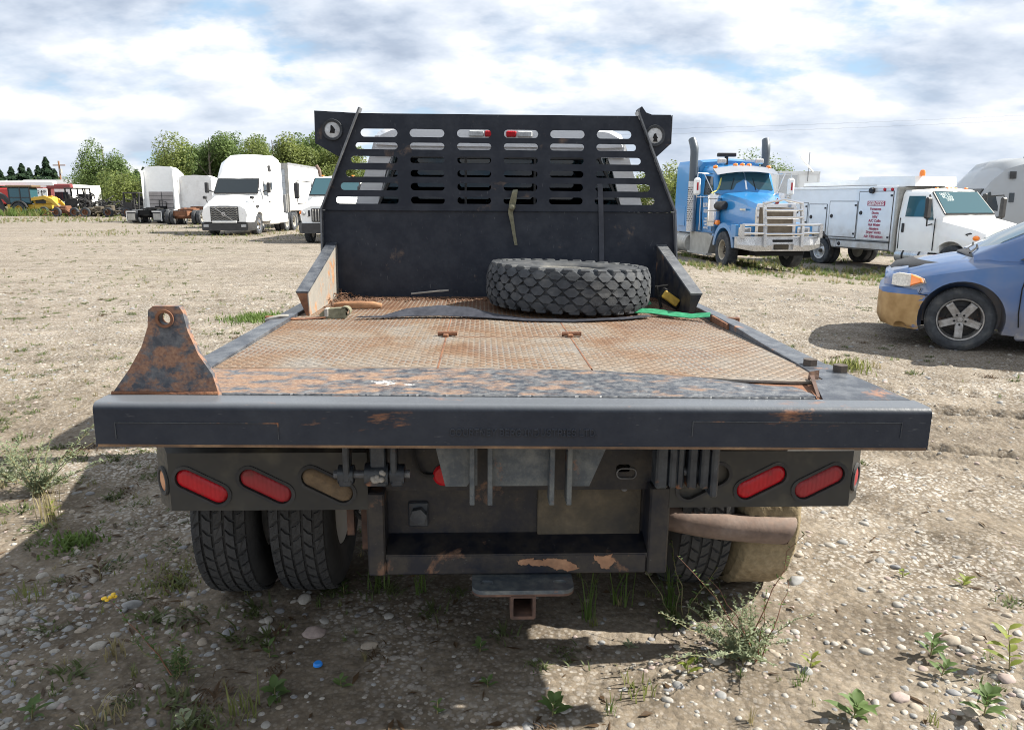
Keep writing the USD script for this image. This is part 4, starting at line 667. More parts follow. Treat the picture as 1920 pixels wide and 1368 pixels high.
p, q = deck_thing('black_strap', 'flat black strap running down the headboard to the spare tyre', 'strap', (0.61, HB - 0.004, 0.65))
q('webbing', ribbon([(0.600, HB + 0.004, 0.70), (0.603, HB - 0.006, 0.66), (0.612, HB - 0.007, 0.52), (0.622, HB - 0.002, 0.35), (0.632, HB - 0.001, 0.1)], 0.030, [1, 0, 0]), M['blackweb'])
p, q = deck_thing('cargo_strap', 'long twisted black strap lying across the deck from rolled bundle to tyre', 'strap', (-0.4, 1.68, 0.004))
q('webbing', ribbon([(x, y, z) for x, y, z in ((-0.74, 1.645, 0.012), (-0.62, 1.66, 0.010), (-0.50, 1.70, 0.028), (-0.33, 1.715, 0.036), (-0.18, 1.705, 0.030), (-0.06, 1.67, 0.016), (0.1, 1.60, 0.008), (0.35, 1.575, 0.007), (0.6, 1.64, 0.010), (0.75, 1.72, 0.012))], [0.03, 0.04, 0.07, 0.085, 0.085, 0.07, 0.06, 0.05, 0.06, 0.05], np.array([(0.1, 1, -0.1), (0, 1, 0.1), (0, 1, 0.5), (0, 1, 0.6), (0, 1, 0.5), (0, 1, 0.2), (0.1, 1, 0.05), (0, 1, 0.05), (0, 1, 0.0), (-0.2, 1, 0)])), M['blackweb'])
p, q = deck_thing('rolled_strap', 'dirty rolled-up strap bundle with a white label lying on the deck', 'strap', (-0.83, 1.685, 0.0))
sp_ = [(-0.80 + (0.006 + 0.0045 * t) * math.cos(t * 1.6), 0, 0.034 + (0.006 + 0.0045 * t) * math.sin(t * 1.6)) for t in np.linspace(0, 6.2, 50)]
q('coil', [ribbon([(x, 1.685, z) for x, _, z in sp_], 0.055, [0, 1, 0], 0.004), skin(np.array([[(x, 1.66, 0.004), (x, 1.71, 0.004), (x, 1.71, 0.004 + h), (x, 1.66, 0.004 + h)] for x, h in ((-0.93, 0.02), (-0.90, 0.045), (-0.84, 0.05), (-0.80, 0.05))]))], M['olive']); q('label_patch', box(-0.905, -0.885, 1.655, 1.712, 0.01, 0.052, 0.003), STONES[0])
q('hook_tail', ribbon([(-0.90, 1.66, 0.012), (-1.0, 1.63, 0.006), (-1.10, 1.61, 0.010)], 0.03, [0, 1, 0.1], 0.004), M['rust'])
p, q = deck_thing('hook_end', 'pale curved strap hook over the left edge of the deck', 'hook', (-1.12, 1.62, 0.0))
q('hook', [tube([(-1.18, 1.60, 0.002), (-1.155, 1.595, 0.012), (-1.11, 1.605, 0.022), (-1.075, 1.625, 0.020)], 0.008, 8)], STONES[0])
M['wood'] = worn('weathered_wood', [(0.3, (0.14, 0.06, 0.03)), (0.6, (0.32, 0.17, 0.085)), (0.8, (0.42, 0.28, 0.17))], 12.0, rough=0.85, stretch=(0.3, 3, 3))
ws = np.array([(-0.93, 2.03, 0.018), (-0.88, 2.035, 0.02), (-0.80, 2.04, 0.022), (-0.72, 2.045, 0.02), (-0.67, 2.05, 0.016)]); w0 = tube(ws, [0.014, 0.022, 0.024, 0.022, 0.012], 9); w0.vertices += 0.006 * (meshkit.noise(w0.vertices * 45, 2)[:, None] - 0.5)
solo_w = deck_thing('wood_scrap', 'splintered scrap of reddish wood on the deck below the left headboard', 'wood scrap', (-0.80, 2.04, 0.0)); solo_w[1]('splinter', w0, M['wood'])
p, q = deck_thing('green_strap', 'bright green ratchet strap running from the tyre over the right deck edge', 'strap', (0.85, 1.75, 0.0))
q('webbing', ribbon([(0.64, 1.86, 0.02), (0.78, 1.80, 0.026), (0.86, 1.73, 0.022), (0.95, 1.66, 0.020), (1.03, 1.60, 0.036)], [0.05, 0.055, 0.055, 0.05, 0.05], [0.35, 1, 0.35]), M['greenweb']); q('hanging_end', [ribbon([(0.77, 2.26, 0.17), (0.77, 2.20, 0.14), (0.74, 2.16, 0.12), (0.75, 2.10, 0.03)], 0.07, [1, 0.2, 0]), ribbon([(0.78, 2.2, 0.06), (0.8, 2.14, 0.07), (0.82, 2.08, 0.02)], 0.05, [1, 0.4, 0.2])], M['greenweb'])
p, q = deck_thing('ratchet', 'yellow and black ratchet buckle beside the right gusset', 'ratchet', (0.90, 1.98, 0.0))
q('handle', rot(box(-0.05, 0.05, -0.012, 0.012, -0.022, 0.022, 0.005), 0.6, [0, 1, 0]).apply_translation([0.915, 1.95, 0.075]), worn('yellow_label', [(0.3, (0.30, 0.19, 0.03)), (0.7, (0.48, 0.31, 0.04))], 30.0, rough=0.6)); q('frame', [rot(box(-0.065, 0.065, -0.01, 0.03, -0.032, 0.032, 0.006), 0.6, [0, 1, 0]).apply_translation([0.918, 1.966, 0.072]), cyl((0.84, 1.97, 0.14), (0.87, 1.97, 0.02), 0.008, 8), cyl((0.83, 1.97, 0.135), (0.90, 1.97, 0.145), 0.006, 8)], M['dark'])
# dirt, twigs and rust scale swept up against the headboard
v_, f_, c_ = [], [], 0
for i in range(2600):
    x = rng.uniform(-1.02, 1.02); y = 2.545 - abs(rng.normal(0, 0.07 + 0.22 * math.exp(-((x + 0.98) / 0.16) ** 2))); a = rng.uniform(0, 6.28); r = rng.uniform(0.004, 0.011); hgt = 0.004 + 0.05 * math.exp(-((x + 1.0) / 0.10) ** 2) * max(0, (y - 1.9) / 0.6)
    if y < 1.75: continue
    t = trimesh.creation.icosahedron().vertices * [r, r * 0.6, r * 0.5]; R_ = np.array([[math.cos(a), -math.sin(a)], [math.sin(a), math.cos(a)]]); t[:, :2] = t[:, :2] @ R_.T; v_.append(t + [x, y, hgt * rng.random() + 0.002]); f_.append(trimesh.creation.icosahedron().faces + c_ * 12); c_ += 1
dd = deck_thing('deck_debris', 'brown dirt and rust scale heaped along the foot of the headboard', 'debris', (0, 2.5, 0)); dd[1]('crumbs', trimesh.Trimesh(np.vstack(v_), np.vstack(f_), process=False), worn('debris_brown', [(0.3, (0.05, 0.028, 0.018)), (0.7, (0.17, 0.085, 0.045))], 60.0, rough=0.95), smooth=False, kind='stuff'); tag(dd[0], kind='stuff')
tw = [tube([(-0.55 + dx, 2.50, 0.03), (-0.42 + dx, 2.49, 0.045), (-0.32 + dx, 2.48, 0.055)], 0.006, 6) for dx in (0.0,)]
dd2 = deck_thing('twig', 'pale bent stick lying along the headboard base', 'stick', (-0.45, 2.49, 0.03)); dd2[1]('stick', cat(tw), STONES[0])
# ---------------------------------------------------------------- vehicles (own frame: x forwards from the front bumper, y to the left, z up)
def to_y(m): m = m.copy(); m.vertices = m.vertices[:, [1, 0, 2]]; m.invert(); return m
def wheel(t, x, y, R=0.5, w=0.28, rim=0.29, tyre=None, disc=None, name='wheel', n=36, hub=True, steer=0.0, outer=1):
    """one tyre with its rim; outer: which side (sign of y) the dish faces."""
    c = (x, y, R - 0.02)
    def place(m): m = to_y(m); m = rot(m, steer, [0, 0, 1]); return mv(m, *c)
    w_ = part(t, name, place(carcass(R, w, rim, n)), tyre or M['rubber_dusty'], smooth=50)
    s = outer
    part(w_, 'rim', place(lathe([(0.0, s * 0.02), (rim * 0.45, s * 0.02), (rim * 0.62, s * -0.01), (rim * 0.84, s * 0.0), (rim * 0.9, s * w * 0.40), (rim * 1.03, s * w * 0.44), (rim * 1.0, -s * w * 0.4), (0, -s * 0.05)], 28, 'x')), disc or M['alu_dull'], smooth=40)
    if hub:
        part(w_, 'hub', place(lathe([(0, s * 0.10), (rim * 0.2, s * 0.095), (rim * 0.26, s * 0.0), (0, s * -0.02)], 14, 'x')), M['muddy'], smooth=40)
    return w_
def vehicle_text(t, parent, s, h, org, right, up, mat, width=None, name='lettering', bold=True):
    return part(parent, name, face(text(s, h, 0.006, bold, width), org, right, up), mat, smooth=False)
WT = plain('white_lettering', (0.75, 0.75, 0.75), 0.6); RDK = plain('dark_red_lettering', (0.30, 0.02, 0.06), 0.5); BKT = plain('black_lettering', (0.02, 0.02, 0.025), 0.6)
def side_panel(pts, t, s): return slab(pts if s > 0 else pts[::-1], t) if False else slab(pts if s < 0 else pts[::-1], t)

def sleeper_tractor(label, loc, yaw, pt, group=None, zs=1.0, front=True, brand=True, flaps=False, rustyframe=False, vented=False):
    t = thing('sleeper_tractor', label, 'semi truck', loc, yaw, group)
    hood = skin(np.array([sec(-0.06, [(0.98, 0.62), (1.06, 0.95), (0.98, 1.20), (0.76, 1.34), (0, 1.39)]), sec(-0.30, [(1.10, 0.60), (1.15, 0.98), (1.06, 1.28), (0.80, 1.43), (0, 1.48)]), sec(-1.0, [(1.20, 0.58), (1.22, 1.1), (1.12, 1.52), (0.88, 1.66), (0, 1.72)]), sec(-1.75, [(1.21, 0.58), (1.22, 1.25), (1.16, 1.72), (0.98, 1.84), (0, 1.90)])]))
    hood = cut(hood, *[cyl((-1.30, s * 0.80, 0.48), (-1.30, s * 1.4, 0.48), 0.60, 28) for s in (-1, 1)])
    hd = part(t, 'bonnet', hood, pt, smooth=35)
    L6 = [(-1.70, [(1.20, 0.62), (1.22, 1.3), (1.18, 1.80), (1.12, 1.86), (1.0, 1.90), (0.5, 1.93), (0, 1.94)]), (-2.20, [(1.22, 0.62), (1.23, 1.3), (1.22, 1.85), (1.12, 2.45), (1.02, 2.60), (0.6, 2.68), (0, 2.70)]), (-2.42, [(1.22, 0.62), (1.23, 1.3), (1.22, 1.85), (1.16, 2.6), (1.06, 2.92), (0.7, 3.08), (0, 3.14)]), (-2.95, [(1.22, 0.62), (1.23, 1.3), (1.23, 1.9), (1.2, 2.8), (1.10, 3.40), (0.75, 3.64), (0, 3.70)]), (-3.6, [(1.22, 0.62), (1.23, 1.3), (1.23, 1.9), (1.22, 2.9), (1.15, 3.58), (0.85, 3.81), (0, 3.86)]), (-4.75, [(1.22, 0.62), (1.23, 1.3), (1.23, 1.9), (1.22, 2.9), (1.17, 3.62), (0.9, 3.84), (0, 3.88)])]
    L6 = [(x, [(w, z if z < 1.95 else 1.95 + (z - 1.95) * zs) for w, z in p]) for x, p in L6]
    cab_ = part(t, 'cab', skin(np.array([sec(x, p) for x, p in L6])), pt, smooth=38)
    zt = lambda z: 1.95 + (z - 1.95) * zs
    part(cab_, 'windscreen', slab([(-1.70, -1.04, 1.95), (-1.70, 1.04, 1.95), (-2.17, 0.97, zt(2.60)), (-2.17, -0.97, zt(2.60))], 0.03), M['windowdark'], smooth=False)
    part(cab_, 'windscreen_seal', [rod(a, b, 0.05, 0.05) for a, b in (((-1.69, -1.06, 1.94), (-2.17, -0.99, zt(2.62))), ((-1.69, 1.06, 1.94), (-2.17, 0.99, zt(2.62))), ((-1.68, -1.06, 1.94), (-1.68, 1.06, 1.94)), ((-2.18, -1.0, zt(2.62)), (-2.18, 1.0, zt(2.62))))], M['blackplastic'], smooth=False)
    for s in (-1, 1):
        y = s * 1.235
        part(cab_, 'side_window', side_panel([(-2.05, y, 1.88), (-2.72, y, 1.78), (-2.72, s * 1.17, zt(2.52)), (-2.32, s * 1.16, zt(2.52))], 0.02, s), M['windowdark'], smooth=False)
        part(cab_, 'sleeper_window', side_panel([(-3.12, s * 1.245, 2.12), (-3.32, s * 1.245, 2.12), (-3.32, s * 1.235, zt(2.48)), (-3.12, s * 1.235, zt(2.48))], 0.02, s), M['windowdark'], smooth=False)
        part(cab_, 'roof_vent', side_panel([(-3.05, s * 1.232, zt(3.02)), (-3.30, s * 1.235, zt(3.02)), (-3.30, s * 1.21, zt(3.30)), (-3.05, s * 1.20, zt(3.30))], 0.02, s), M['blackplastic'], smooth=False)
        for x in (-1.98, -2.92): part(cab_, 'door_gap', box(x - 0.008, x + 0.008, y - 0.006, y + 0.006, 0.75, 1.85), M['blackplastic'], smooth=False)
        part(cab_, 'door_handle', box(-2.86, -2.70, s * 1.235, s * 1.265, 1.52, 1.57), M['blackplastic'], smooth=False)
        part(t, 'mirror', [box(-2.0, -1.88, s * 1.42, s * 1.60, 1.95, 2.45, 0.03), tube([(-1.95, s * 1.2, 2.0), (-1.94, s * 1.5, 2.1)], 0.03, 6)], M['blackplastic'])
        part(t, 'fuel_tank', [box(-4.4, -2.9, s * 0.75, s * 1.20, 0.42, 0.98, 0.06)], pt); part(t, 'fairing', [box(-5.7, -4.42, s * 0.85, s * 1.20, 0.45, 0.95, 0.05), box(-4.95, -4.70, s * 1.12, s * 1.22, 0.98, zt(3.5), 0.03)], pt)
        if front:
            part(hd, 'headlight', [slab(([(-0.28, s * 1.10, 0.98), (-0.05, s * 0.86, 1.0), (-0.10, s * 0.84, 1.16), (-0.55, s * 1.13, 1.36)] if s > 0 else [(-0.28, s * 1.10, 0.98), (-0.55, s * 1.13, 1.36), (-0.10, s * 0.84, 1.16), (-0.05, s * 0.86, 1.0)]), 0.04)], M['headlamp'], smooth=False)
            part(t, 'hood_mirror', [box(-0.75, -0.62, s * 1.02, s * 1.20, 1.66, 1.80, 0.03), tube([(-0.9, s * 1.10, 1.50), (-0.72, s * 1.12, 1.72)], 0.02, 6)], M['blackplastic'])
            part(hd, 'hood_intake', side_panel([(-1.0, s * 1.215, 1.22), (-1.32, s * 1.225, 1.30), (-1.30, s * 1.215, 1.38), (-0.96, s * 1.205, 1.40)], 0.012, s), M['blackplastic'], smooth=False)
        wheel(t, -1.30, s * 1.02, 0.50, 0.29, 0.29, disc=M['chrome'], outer=s)
        for x in (-5.55, -6.85):
            for yy_, o in ((s * 1.05, s), (s * 0.73, s)): wheel(t, x, yy_, 0.50, 0.27, 0.29, tyre=M['rubber_dusty'], disc=M['alu_dull'], outer=o, hub=yy_ == s * 1.05)
    if front:
        gr = part(t, 'grille', box(-0.10, -0.035, -0.66, 0.66, 0.64, 1.32, 0.02), M['blackplastic'])
        mesh_ = []
        for r in range(8):
            z = 0.70 + 0.08 * r; pts = [(-0.025, -0.62 + 1.24 * i / 12, z + (0.018 if i % 2 else -0.018)) for i in range(13)]; mesh_.append(tube(pts, 0.012, 5))
        part(gr, 'mesh_wire', cat(mesh_), M['alu_dull'], smooth=False, kind='stuff')
        if brand: part(gr, 'diagonal_bar', rod((-0.012, 0.40, 0.68), (-0.012, -0.44, 1.28), 0.04, 0.02), M['chrome'], smooth=False); part(gr, 'badge_ring', lathe([(0.06, 0), (0.085, 0), (0.085, 0.02), (0.06, 0.02), (0.06, 0)], 20, 'x', (-0.01, -0.02, 0.98)), M['chrome'])
        part(t, 'bumper', cut(skin(np.array([sec(0.0, [(1.05, 0.22), (1.08, 0.35), (1.07, 0.56), (0, 0.58)]), sec(-0.30, [(1.20, 0.22), (1.22, 0.36), (1.20, 0.60), (0, 0.62)]), sec(-0.70, [(1.22, 0.25), (1.24, 0.40), (1.22, 0.62), (0, 0.62)])])), cyl((-1.30, -1.5, 0.48), (-1.30, 1.5, 0.48), 0.58, 24)), M['blackplastic'])
        part(t, 'number_plate_bar', box(-0.02, 0.02, -0.58, 0.58, 0.58, 0.67, 0.01), M['white'])
        for s in (-1, 1): part(t, 'fog_lamp', box(-0.16, 0.01, s * 0.74, s * 1.02, 0.36, 0.52, 0.03), M['lampglass'])
    part(t, 'chassis', [box(-7.6, -1.0, s * 0.36, s * 0.46, 0.62, 0.90) for s in (-1, 1)] + [box(-7.6, -7.5, -0.46, 0.46, 0.60, 0.92), box(-6.7, -5.7, -0.55, 0.55, 0.92, 1.05, 0.03), box(-5.0, -4.8, -0.4, 0.4, 0.9, 1.2)] + [cyl((x, -0.9, 0.5), (x, 0.9, 0.5), 0.12, 10) for x in (-5.55, -6.85)], M['rust'] if rustyframe else M['dark'])
    part(t, 'fifth_wheel', prism(Point(0, 0).buffer(0.48).difference(sbox(-0.6, -0.08, 0.0, 0.08)), 'xy', 1.06, 1.12).apply_translation([-6.2, 0, 0]), M['rust'] if rustyframe else M['frame'])
    if vented:
        part(cab_, 'rear_panel', [box(-4.79, -4.752, -0.92, 0.86, 0.75, 2.25, 0.01)], worn('sleeper_back_grey', [(0.3, (0.26, 0.24, 0.23)), (0.7, (0.36, 0.33, 0.32))], 3.0, rough=0.7)); part(cab_, 'panel_seam', [box(-4.80, -4.785, -0.92, 0.86, z, z + 0.025) for z in (1.05, 1.35, 1.65, 1.95)] + [box(-4.80, -4.785, -0.1, -0.06, 0.8, 2.25)], M['frame'], smooth=False)
        part(t, 'gladhand_stand', [tube([(-4.85, -0.4, 0.95), (-4.86, -0.4, 1.5), (-4.87, 0.1, 1.62), (-4.87, 0.1, 0.95)], 0.03, 6)] , M['dark'])
        for s in (-1, 1): part(t, 'side_extender', box(-5.10, -4.74, s * 1.15, s * 1.20, 0.9, zt(3.6), 0.02), M['white_dirty'])
        part(t, 'grab_rail', [tube([(-5.05, 1.24, z), (-5.0, 1.38, z), (-4.8, 1.40, z)], 0.02, 5) for z in (1.9, 2.6, 3.2)], M['dark'], kind='stuff')
    if flaps:
        for s in (-1, 1): fl = part(t, 'mud_flap', box(-7.72, -7.69, s * 0.60, s * 1.25, 0.16, 0.85, 0.012), M['blackplastic']); part(fl, 'flap_panel', box(-7.735, -7.72, s * 0.66, s * 1.19, 0.24, 0.70, 0.01), M['alu_dull']); part(fl, 'flap_trim', [box(-7.74, -7.73, s * 0.58, s * 1.27, 0.80, 0.87), box(-7.74, -7.73, s * 1.22, s * 1.27, 0.16, 0.85)], M['white'], smooth=False)
    return t
GRP_ROW = None
sleeper_tractor('white high-roof sleeper tractor with black mesh grille, facing the camera left of the flatbed', (-13.35, 35.3, float(low(-13, 35))), math.radians(-91), M['white'])
sleeper_tractor('white high-roof sleeper tractor seen from behind with two mud flaps, furthest left of the trucks', (-26.4, 62.2, 0), math.radians(90.5), M['white'], zs=1.12, front=False, flaps=True, vented=True)
sleeper_tractor('white sleeper tractor seen from behind with bare rusty frame, left of the mesh-grilled tractor', (-22.1, 58.6, 0), math.radians(89), M['white_dirty'], zs=0.72, front=False, rustyframe=True)
M['grey'] = paint('grey_cab_paint', (0.27, 0.29, 0.31), amount=0.15, rough=0.3)
gt = sleeper_tractor('grey high-roof sleeper tractor parked sideways behind the white service truck', (16.4, 31.2, float(low(18, 31))), math.radians(183), M['grey'], front=False)
part(gt, 'side_extender', [skin(np.array([[(-5.35, s * 1.15, z), (-4.75, s * 1.15, z), (-4.75, s * 1.19, z), (-5.35, s * 1.19, z)] for z in (1.0, 3.55)])) for s in (1,)], M['grey']); part(gt, 'satellite_fin', skin(np.array([[(-4.0, 0.5, 3.85), (-4.3, 0.5, 3.85), (-4.3, 0.54, 3.85), (-4.0, 0.54, 3.85)], [(-4.2, 0.5, 4.25), (-4.4, 0.5, 4.3), (-4.4, 0.54, 4.3), (-4.2, 0.54, 4.25)]])), M['frame'])
part(gt, 'fairing_strut', rod((-5.3, 1.22, 3.1), (-4.95, 1.22, 1.1), 0.16, 0.06), M['frame'])

def conventional(t, pt, wheelmat=None, grille=True, mirrorL=True):
    """bonnet, cab, bumper and front wheels of a medium truck."""
    hd = skin(np.array([sec(-0.08, [(0.96, 0.74), (1.02, 1.02), (0.92, 1.25), (0.62, 1.38), (0, 1.42)]), sec(-0.35, [(1.06, 0.72), (1.10, 1.06), (1.0, 1.36), (0.70, 1.50), (0, 1.54)]), sec(-1.45, [(1.10, 0.70), (1.12, 1.2), (1.06, 1.58), (0.85, 1.72), (0, 1.78)])]))
    hd = part(t, 'bonnet', cut(hd, *[cyl((-1.02, s * 0.7, 0.46), (-1.02, s * 1.4, 0.46), 0.56, 26) for s in (-1, 1)]), pt, smooth=35)
    cb = part(t, 'cab', skin(np.array([sec(x, p) for x, p in ((-1.40, [(1.08, 0.66), (1.10, 1.2), (1.06, 1.68), (1.02, 1.74), (0.9, 1.78), (0, 1.80)]), (-2.02, [(1.10, 0.66), (1.12, 1.2), (1.09, 1.72), (0.97, 2.34), (0.88, 2.44), (0, 2.50)]), (-2.15, [(1.10, 0.66), (1.12, 1.2), (1.10, 1.72), (0.99, 2.38), (0.90, 2.50), (0, 2.56)]), (-2.95, [(1.10, 0.66), (1.12, 1.2), (1.10, 1.72), (1.0, 2.38), (0.92, 2.50), (0, 2.55)]))])), pt, smooth=38)
    part(cb, 'windscreen', slab([(-1.43, -0.96, 1.80), (-1.43, 0.96, 1.80), (-1.99, 0.86, 2.42), (-1.99, -0.86, 2.42)], 0.035), M['windowteal'], smooth=False)
    part(cb, 'windscreen_seal', [rod(a, b, 0.05, 0.05) for a, b in (((-1.42, -0.98, 1.79), (-2.0, -0.88, 2.43)), ((-1.42, 0.98, 1.79), (-2.0, 0.88, 2.43)), ((-1.41, -0.98, 1.79), (-1.41, 0.98, 1.79)), ((-2.0, -0.88, 2.43), (-2.0, 0.88, 2.43)))], M['blackplastic'], smooth=False)
    for s in (-1, 1):
        part(cb, 'side_window', side_panel([(-2.02, s * 1.105, 1.70), (-2.72, s * 1.112, 1.70), (-2.72, s * 1.025, 2.32), (-2.14, s * 1.02, 2.32)], 0.02, s), M['windowteal'], smooth=False); part(cb, 'quarter_window', side_panel([(-1.70, s * 1.095, 1.62), (-1.97, s * 1.105, 1.62), (-1.99, s * 1.02, 2.28), (-1.93, s * 1.02, 2.28)], 0.02, s), M['windowteal'], smooth=False)
        part(cb, 'door_handle', box(-2.80, -2.70, s * 1.115, s * 1.145, 1.22, 1.50, 0.02), M['blackplastic'])
        for x in (-1.62, -2.88): part(cb, 'door_gap', box(x - 0.008, x + 0.008, s * 1.10, s * 1.128, 0.72, 1.66), M['blackplastic'], smooth=False)
        part(t, 'mirror', [box(-1.62, -1.50, s * 1.42, s * 1.62, 1.66, 2.28, 0.04), tube([(-1.75, s * 1.08, 1.50), (-1.56, s * 1.50, 1.46), (-1.55, s * 1.52, 1.7)], 0.022, 6), tube([(-1.95, s * 1.02, 2.3), (-1.56, s * 1.5, 2.34), (-1.55, s * 1.52, 2.2)], 0.022, 6)], M['blackplastic'])
        part(t, 'cab_step', box(-2.9, -1.6, s * 0.7, s * 1.06, 0.42, 0.66, 0.03), M['blackplastic'])
        ph = [(-0.16, s * 1.0, 0.98), (-0.60, s * 1.10, 1.24), (-0.48, s * 1.09, 1.28), (-0.05, s * 0.70, 1.22), (-0.05, s * 0.70, 1.0)]
        h = part(t, 'headlight', [slab(ph if s < 0 else ph[::-1], 0.05)], M['blackplastic'], smooth=False)
        part(h, 'headlight_lens', mv(trimesh.creation.icosphere(2, 0.085), -0.10, s * 0.90, 1.12), M['lampglass'], smooth=True); part(h, 'turn_lens', mv(trimesh.creation.icosphere(2, 0.075).apply_scale([1.3, 1, 1]), -0.28, s * 1.045, 1.14), M['orange'], smooth=True)
        wheel(t, -1.02, s * 0.93, 0.46, 0.26, 0.27, disc=wheelmat or M['alu_dull'], outer=s)
    gr = part(t, 'grille', box(-0.09, -0.02, -0.60, 0.60, 0.80, 1.30, 0.03), M['blackplastic'])
    for i in range(11): part(gr, 'grille_bar', box(-0.03, 0.0, -0.55 + i * 0.106, -0.51 + i * 0.106, 0.83, 1.27, 0.01), M['alu_dull'], smooth=False)
    part(t, 'bumper', skin(np.array([sec(0.06, [(0.95, 0.38), (0.97, 0.50), (0.95, 0.74), (0, 0.74)]), sec(-0.2, [(1.12, 0.38), (1.14, 0.52), (1.12, 0.76), (0, 0.76)]), sec(-0.42, [(1.12, 0.40), (1.14, 0.54), (1.12, 0.76), (0, 0.76)])])), M['blackplastic'] if grille else M['frame'])
    part(t, 'chassis', [box(-8.0 if grille else -6.0, -0.5, s * 0.36, s * 0.45, 0.55, 0.80) for s in (-1, 1)], M['dark'], kind='stuff')
    for i, y in enumerate((-0.6, -0.15, 0.0, 0.15, 0.6)): part(cb, 'roof_marker', box(-2.18, -2.10, y - 0.05, y + 0.05, 2.53, 2.575, 0.015), M['orange'])
    return cb, hd
# white service truck with box body
SV = (14.15, 21.4, float(low(14, 23))); t = thing('service_truck', 'white service truck with box body lettered in red, door and cab facing right', 'service truck', SV, math.radians(-70))
cb, hd = conventional(t, M['white'])
M['boxwhite'] = paint('box_body_white', (0.66, 0.69, 0.72), amount=0.15, rough=0.35, z0=0.0, z1=0.9, base_z=-0.05)
by = -1.17
bd = part(t, 'box_body', cut(box(-7.9, -3.05, by, 1.17, 0.60, 2.62, 0.04), cyl((-6.25, -2, 0.48), (-6.25, 2, 0.48), 0.58, 28)), M['boxwhite'], smooth=30)
part(bd, 'corner_post', box(-3.10, -2.98, by - 0.01, 1.18, 0.58, 2.60, 0.02), M['alu_dull']); part(bd, 'roof_rail', box(-7.9, -3.05, by - 0.02, by + 0.03, 2.56, 2.65, 0.015), M['white'])
part(t, 'roof_unit', skin(np.array([[(-7.6, y, 2.62), (-2.7, y, 2.62), (-2.75, y, 2.92), (-5.0, y, 2.96), (-5.02, y, 2.86), (-7.6, y, 2.80)] for y in (-0.85, 0.85)])), M['white'], smooth=False)
part(t, 'roof_lip', box(-7.6, -4.2, -0.88, -0.86, 2.635, 2.675), M['frame'])
for x0, x1, z0, z1 in ((-7.55, -6.95, 1.30, 2.1), (-6.85, -6.0, 0.98, 2.05), (-5.85, -4.62, 0.98, 2.15), (-4.55, -3.18, 0.92, 2.46), (-5.4, -3.18, 0.64, 0.86)):
    d = part(t, 'locker_door', box(x0, x1, by - 0.022, by - 0.001, z0, z1, 0.008), M['boxwhite'])
    part(d, 'door_gasket', [box(a, b, by - 0.012, by + 0.001, c, e) for a, b, c, e in ((x0 - 0.02, x1 + 0.02, z0 - 0.02, z0), (x0 - 0.02, x1 + 0.02, z1, z1 + 0.02), (x0 - 0.02, x0, z0, z1), (x1, x1 + 0.02, z0, z1))], M['frame'], smooth=False)
    part(d, 'latch', [lathe([(0, -0.03), (0.05, -0.028), (0.07, 0.0), (0, 0.0)], 14, 'y', (x0 + 0.12 if x1 - x0 > 0.6 else x0 + 0.1, by - 0.022, (z0 + z1) / 2 + (0.1 if z1 - z0 > 0.5 else 0)))], M['frame'])
    for z in ((z0 + 0.12, z1 - 0.12) if z1 - z0 > 0.5 else ()): part(d, 'hinge', box(x1 - 0.09, x1 - 0.01, by - 0.035, by - 0.02, z - 0.03, z + 0.03), M['frame'], smooth=False)
part(bd, 'drip_rail', box(-5.9, -3.15, by - 0.05, by, 0.885, 0.915), M['edge'])
sg = part(t, 'sign_band', box(-4.18, -3.46, by - 0.028, by - 0.022, 2.02, 2.17), RDK, smooth=False)
vehicle_text(t, sg, 'SERVICES', 0.11, (-3.82, by - 0.028, 2.095), (1, 0, 0), (0, 0, 1), WT, 0.64)
for i, s in enumerate(('Furnaces', 'Ducts', 'HRV', 'A/C Coils', 'Hot Water', 'Heaters', 'Dryer Vents', 'Air Filtration')): vehicle_text(t, sg, s, 0.082, (-3.82, by - 0.023, 1.92 - 0.125 * i), (1, 0, 0), (0, 0, 1), RDK, 0.055 * len(s) if len(s) > 4 else 0.2)
for x in (-3.55, -3.25): part(t, 'marker_lamp', lathe([(0, -0.03), (0.05, -0.02), (0.06, 0.0), (0, 0.0)], 12, 'y', (x, by - 0.002, 2.53)), M['redlens'])
part(t, 'work_lamp', [lathe([(0, -0.12), (0.09, -0.11), (0.10, -0.03), (0.04, 0.02), (0, 0.02)], 16, 'y', (-4.0, by - 0.01, 2.50))], M['frame']); part(t, 'beacon', lathe([(0, 0.20), (0.06, 0.18), (0.085, 0.10), (0.08, 0.0), (0, 0)], 14, 'z', (-2.70, -0.62, 2.92)), M['orange'])
for s in (-1, 1):
    wheel(t, -6.25, s * 1.02, 0.47, 0.26, 0.27, disc=M['alu'], outer=s); wheel(t, -6.25, s * 0.72, 0.47, 0.26, 0.27, outer=s, hub=False)
    part(t, 'fender', prism(Point(-6.25, 0.48).buffer(0.62).difference(Point(-6.25, 0.48).buffer(0.565)).intersection(sbox(-8, 0.5, -5, 2)), 'xz', s * 1.12, s * 1.21), M['frame'])
part(t, 'fuel_tank', [cyl((-2.95, -0.92, 0.50), (-1.75, -0.92, 0.50), 0.24, 20)], M['alu']); [part(t, 'tank_strap', cyl((x - 0.03, -0.92, 0.50), (x + 0.03, -0.92, 0.50), 0.25, 20), M['frame']) for x in (-2.65, -2.05)]
part(t, 'mud_flap', box(-7.25, -7.22, -1.2, -0.6, 0.1, 0.65), M['blackplastic'])
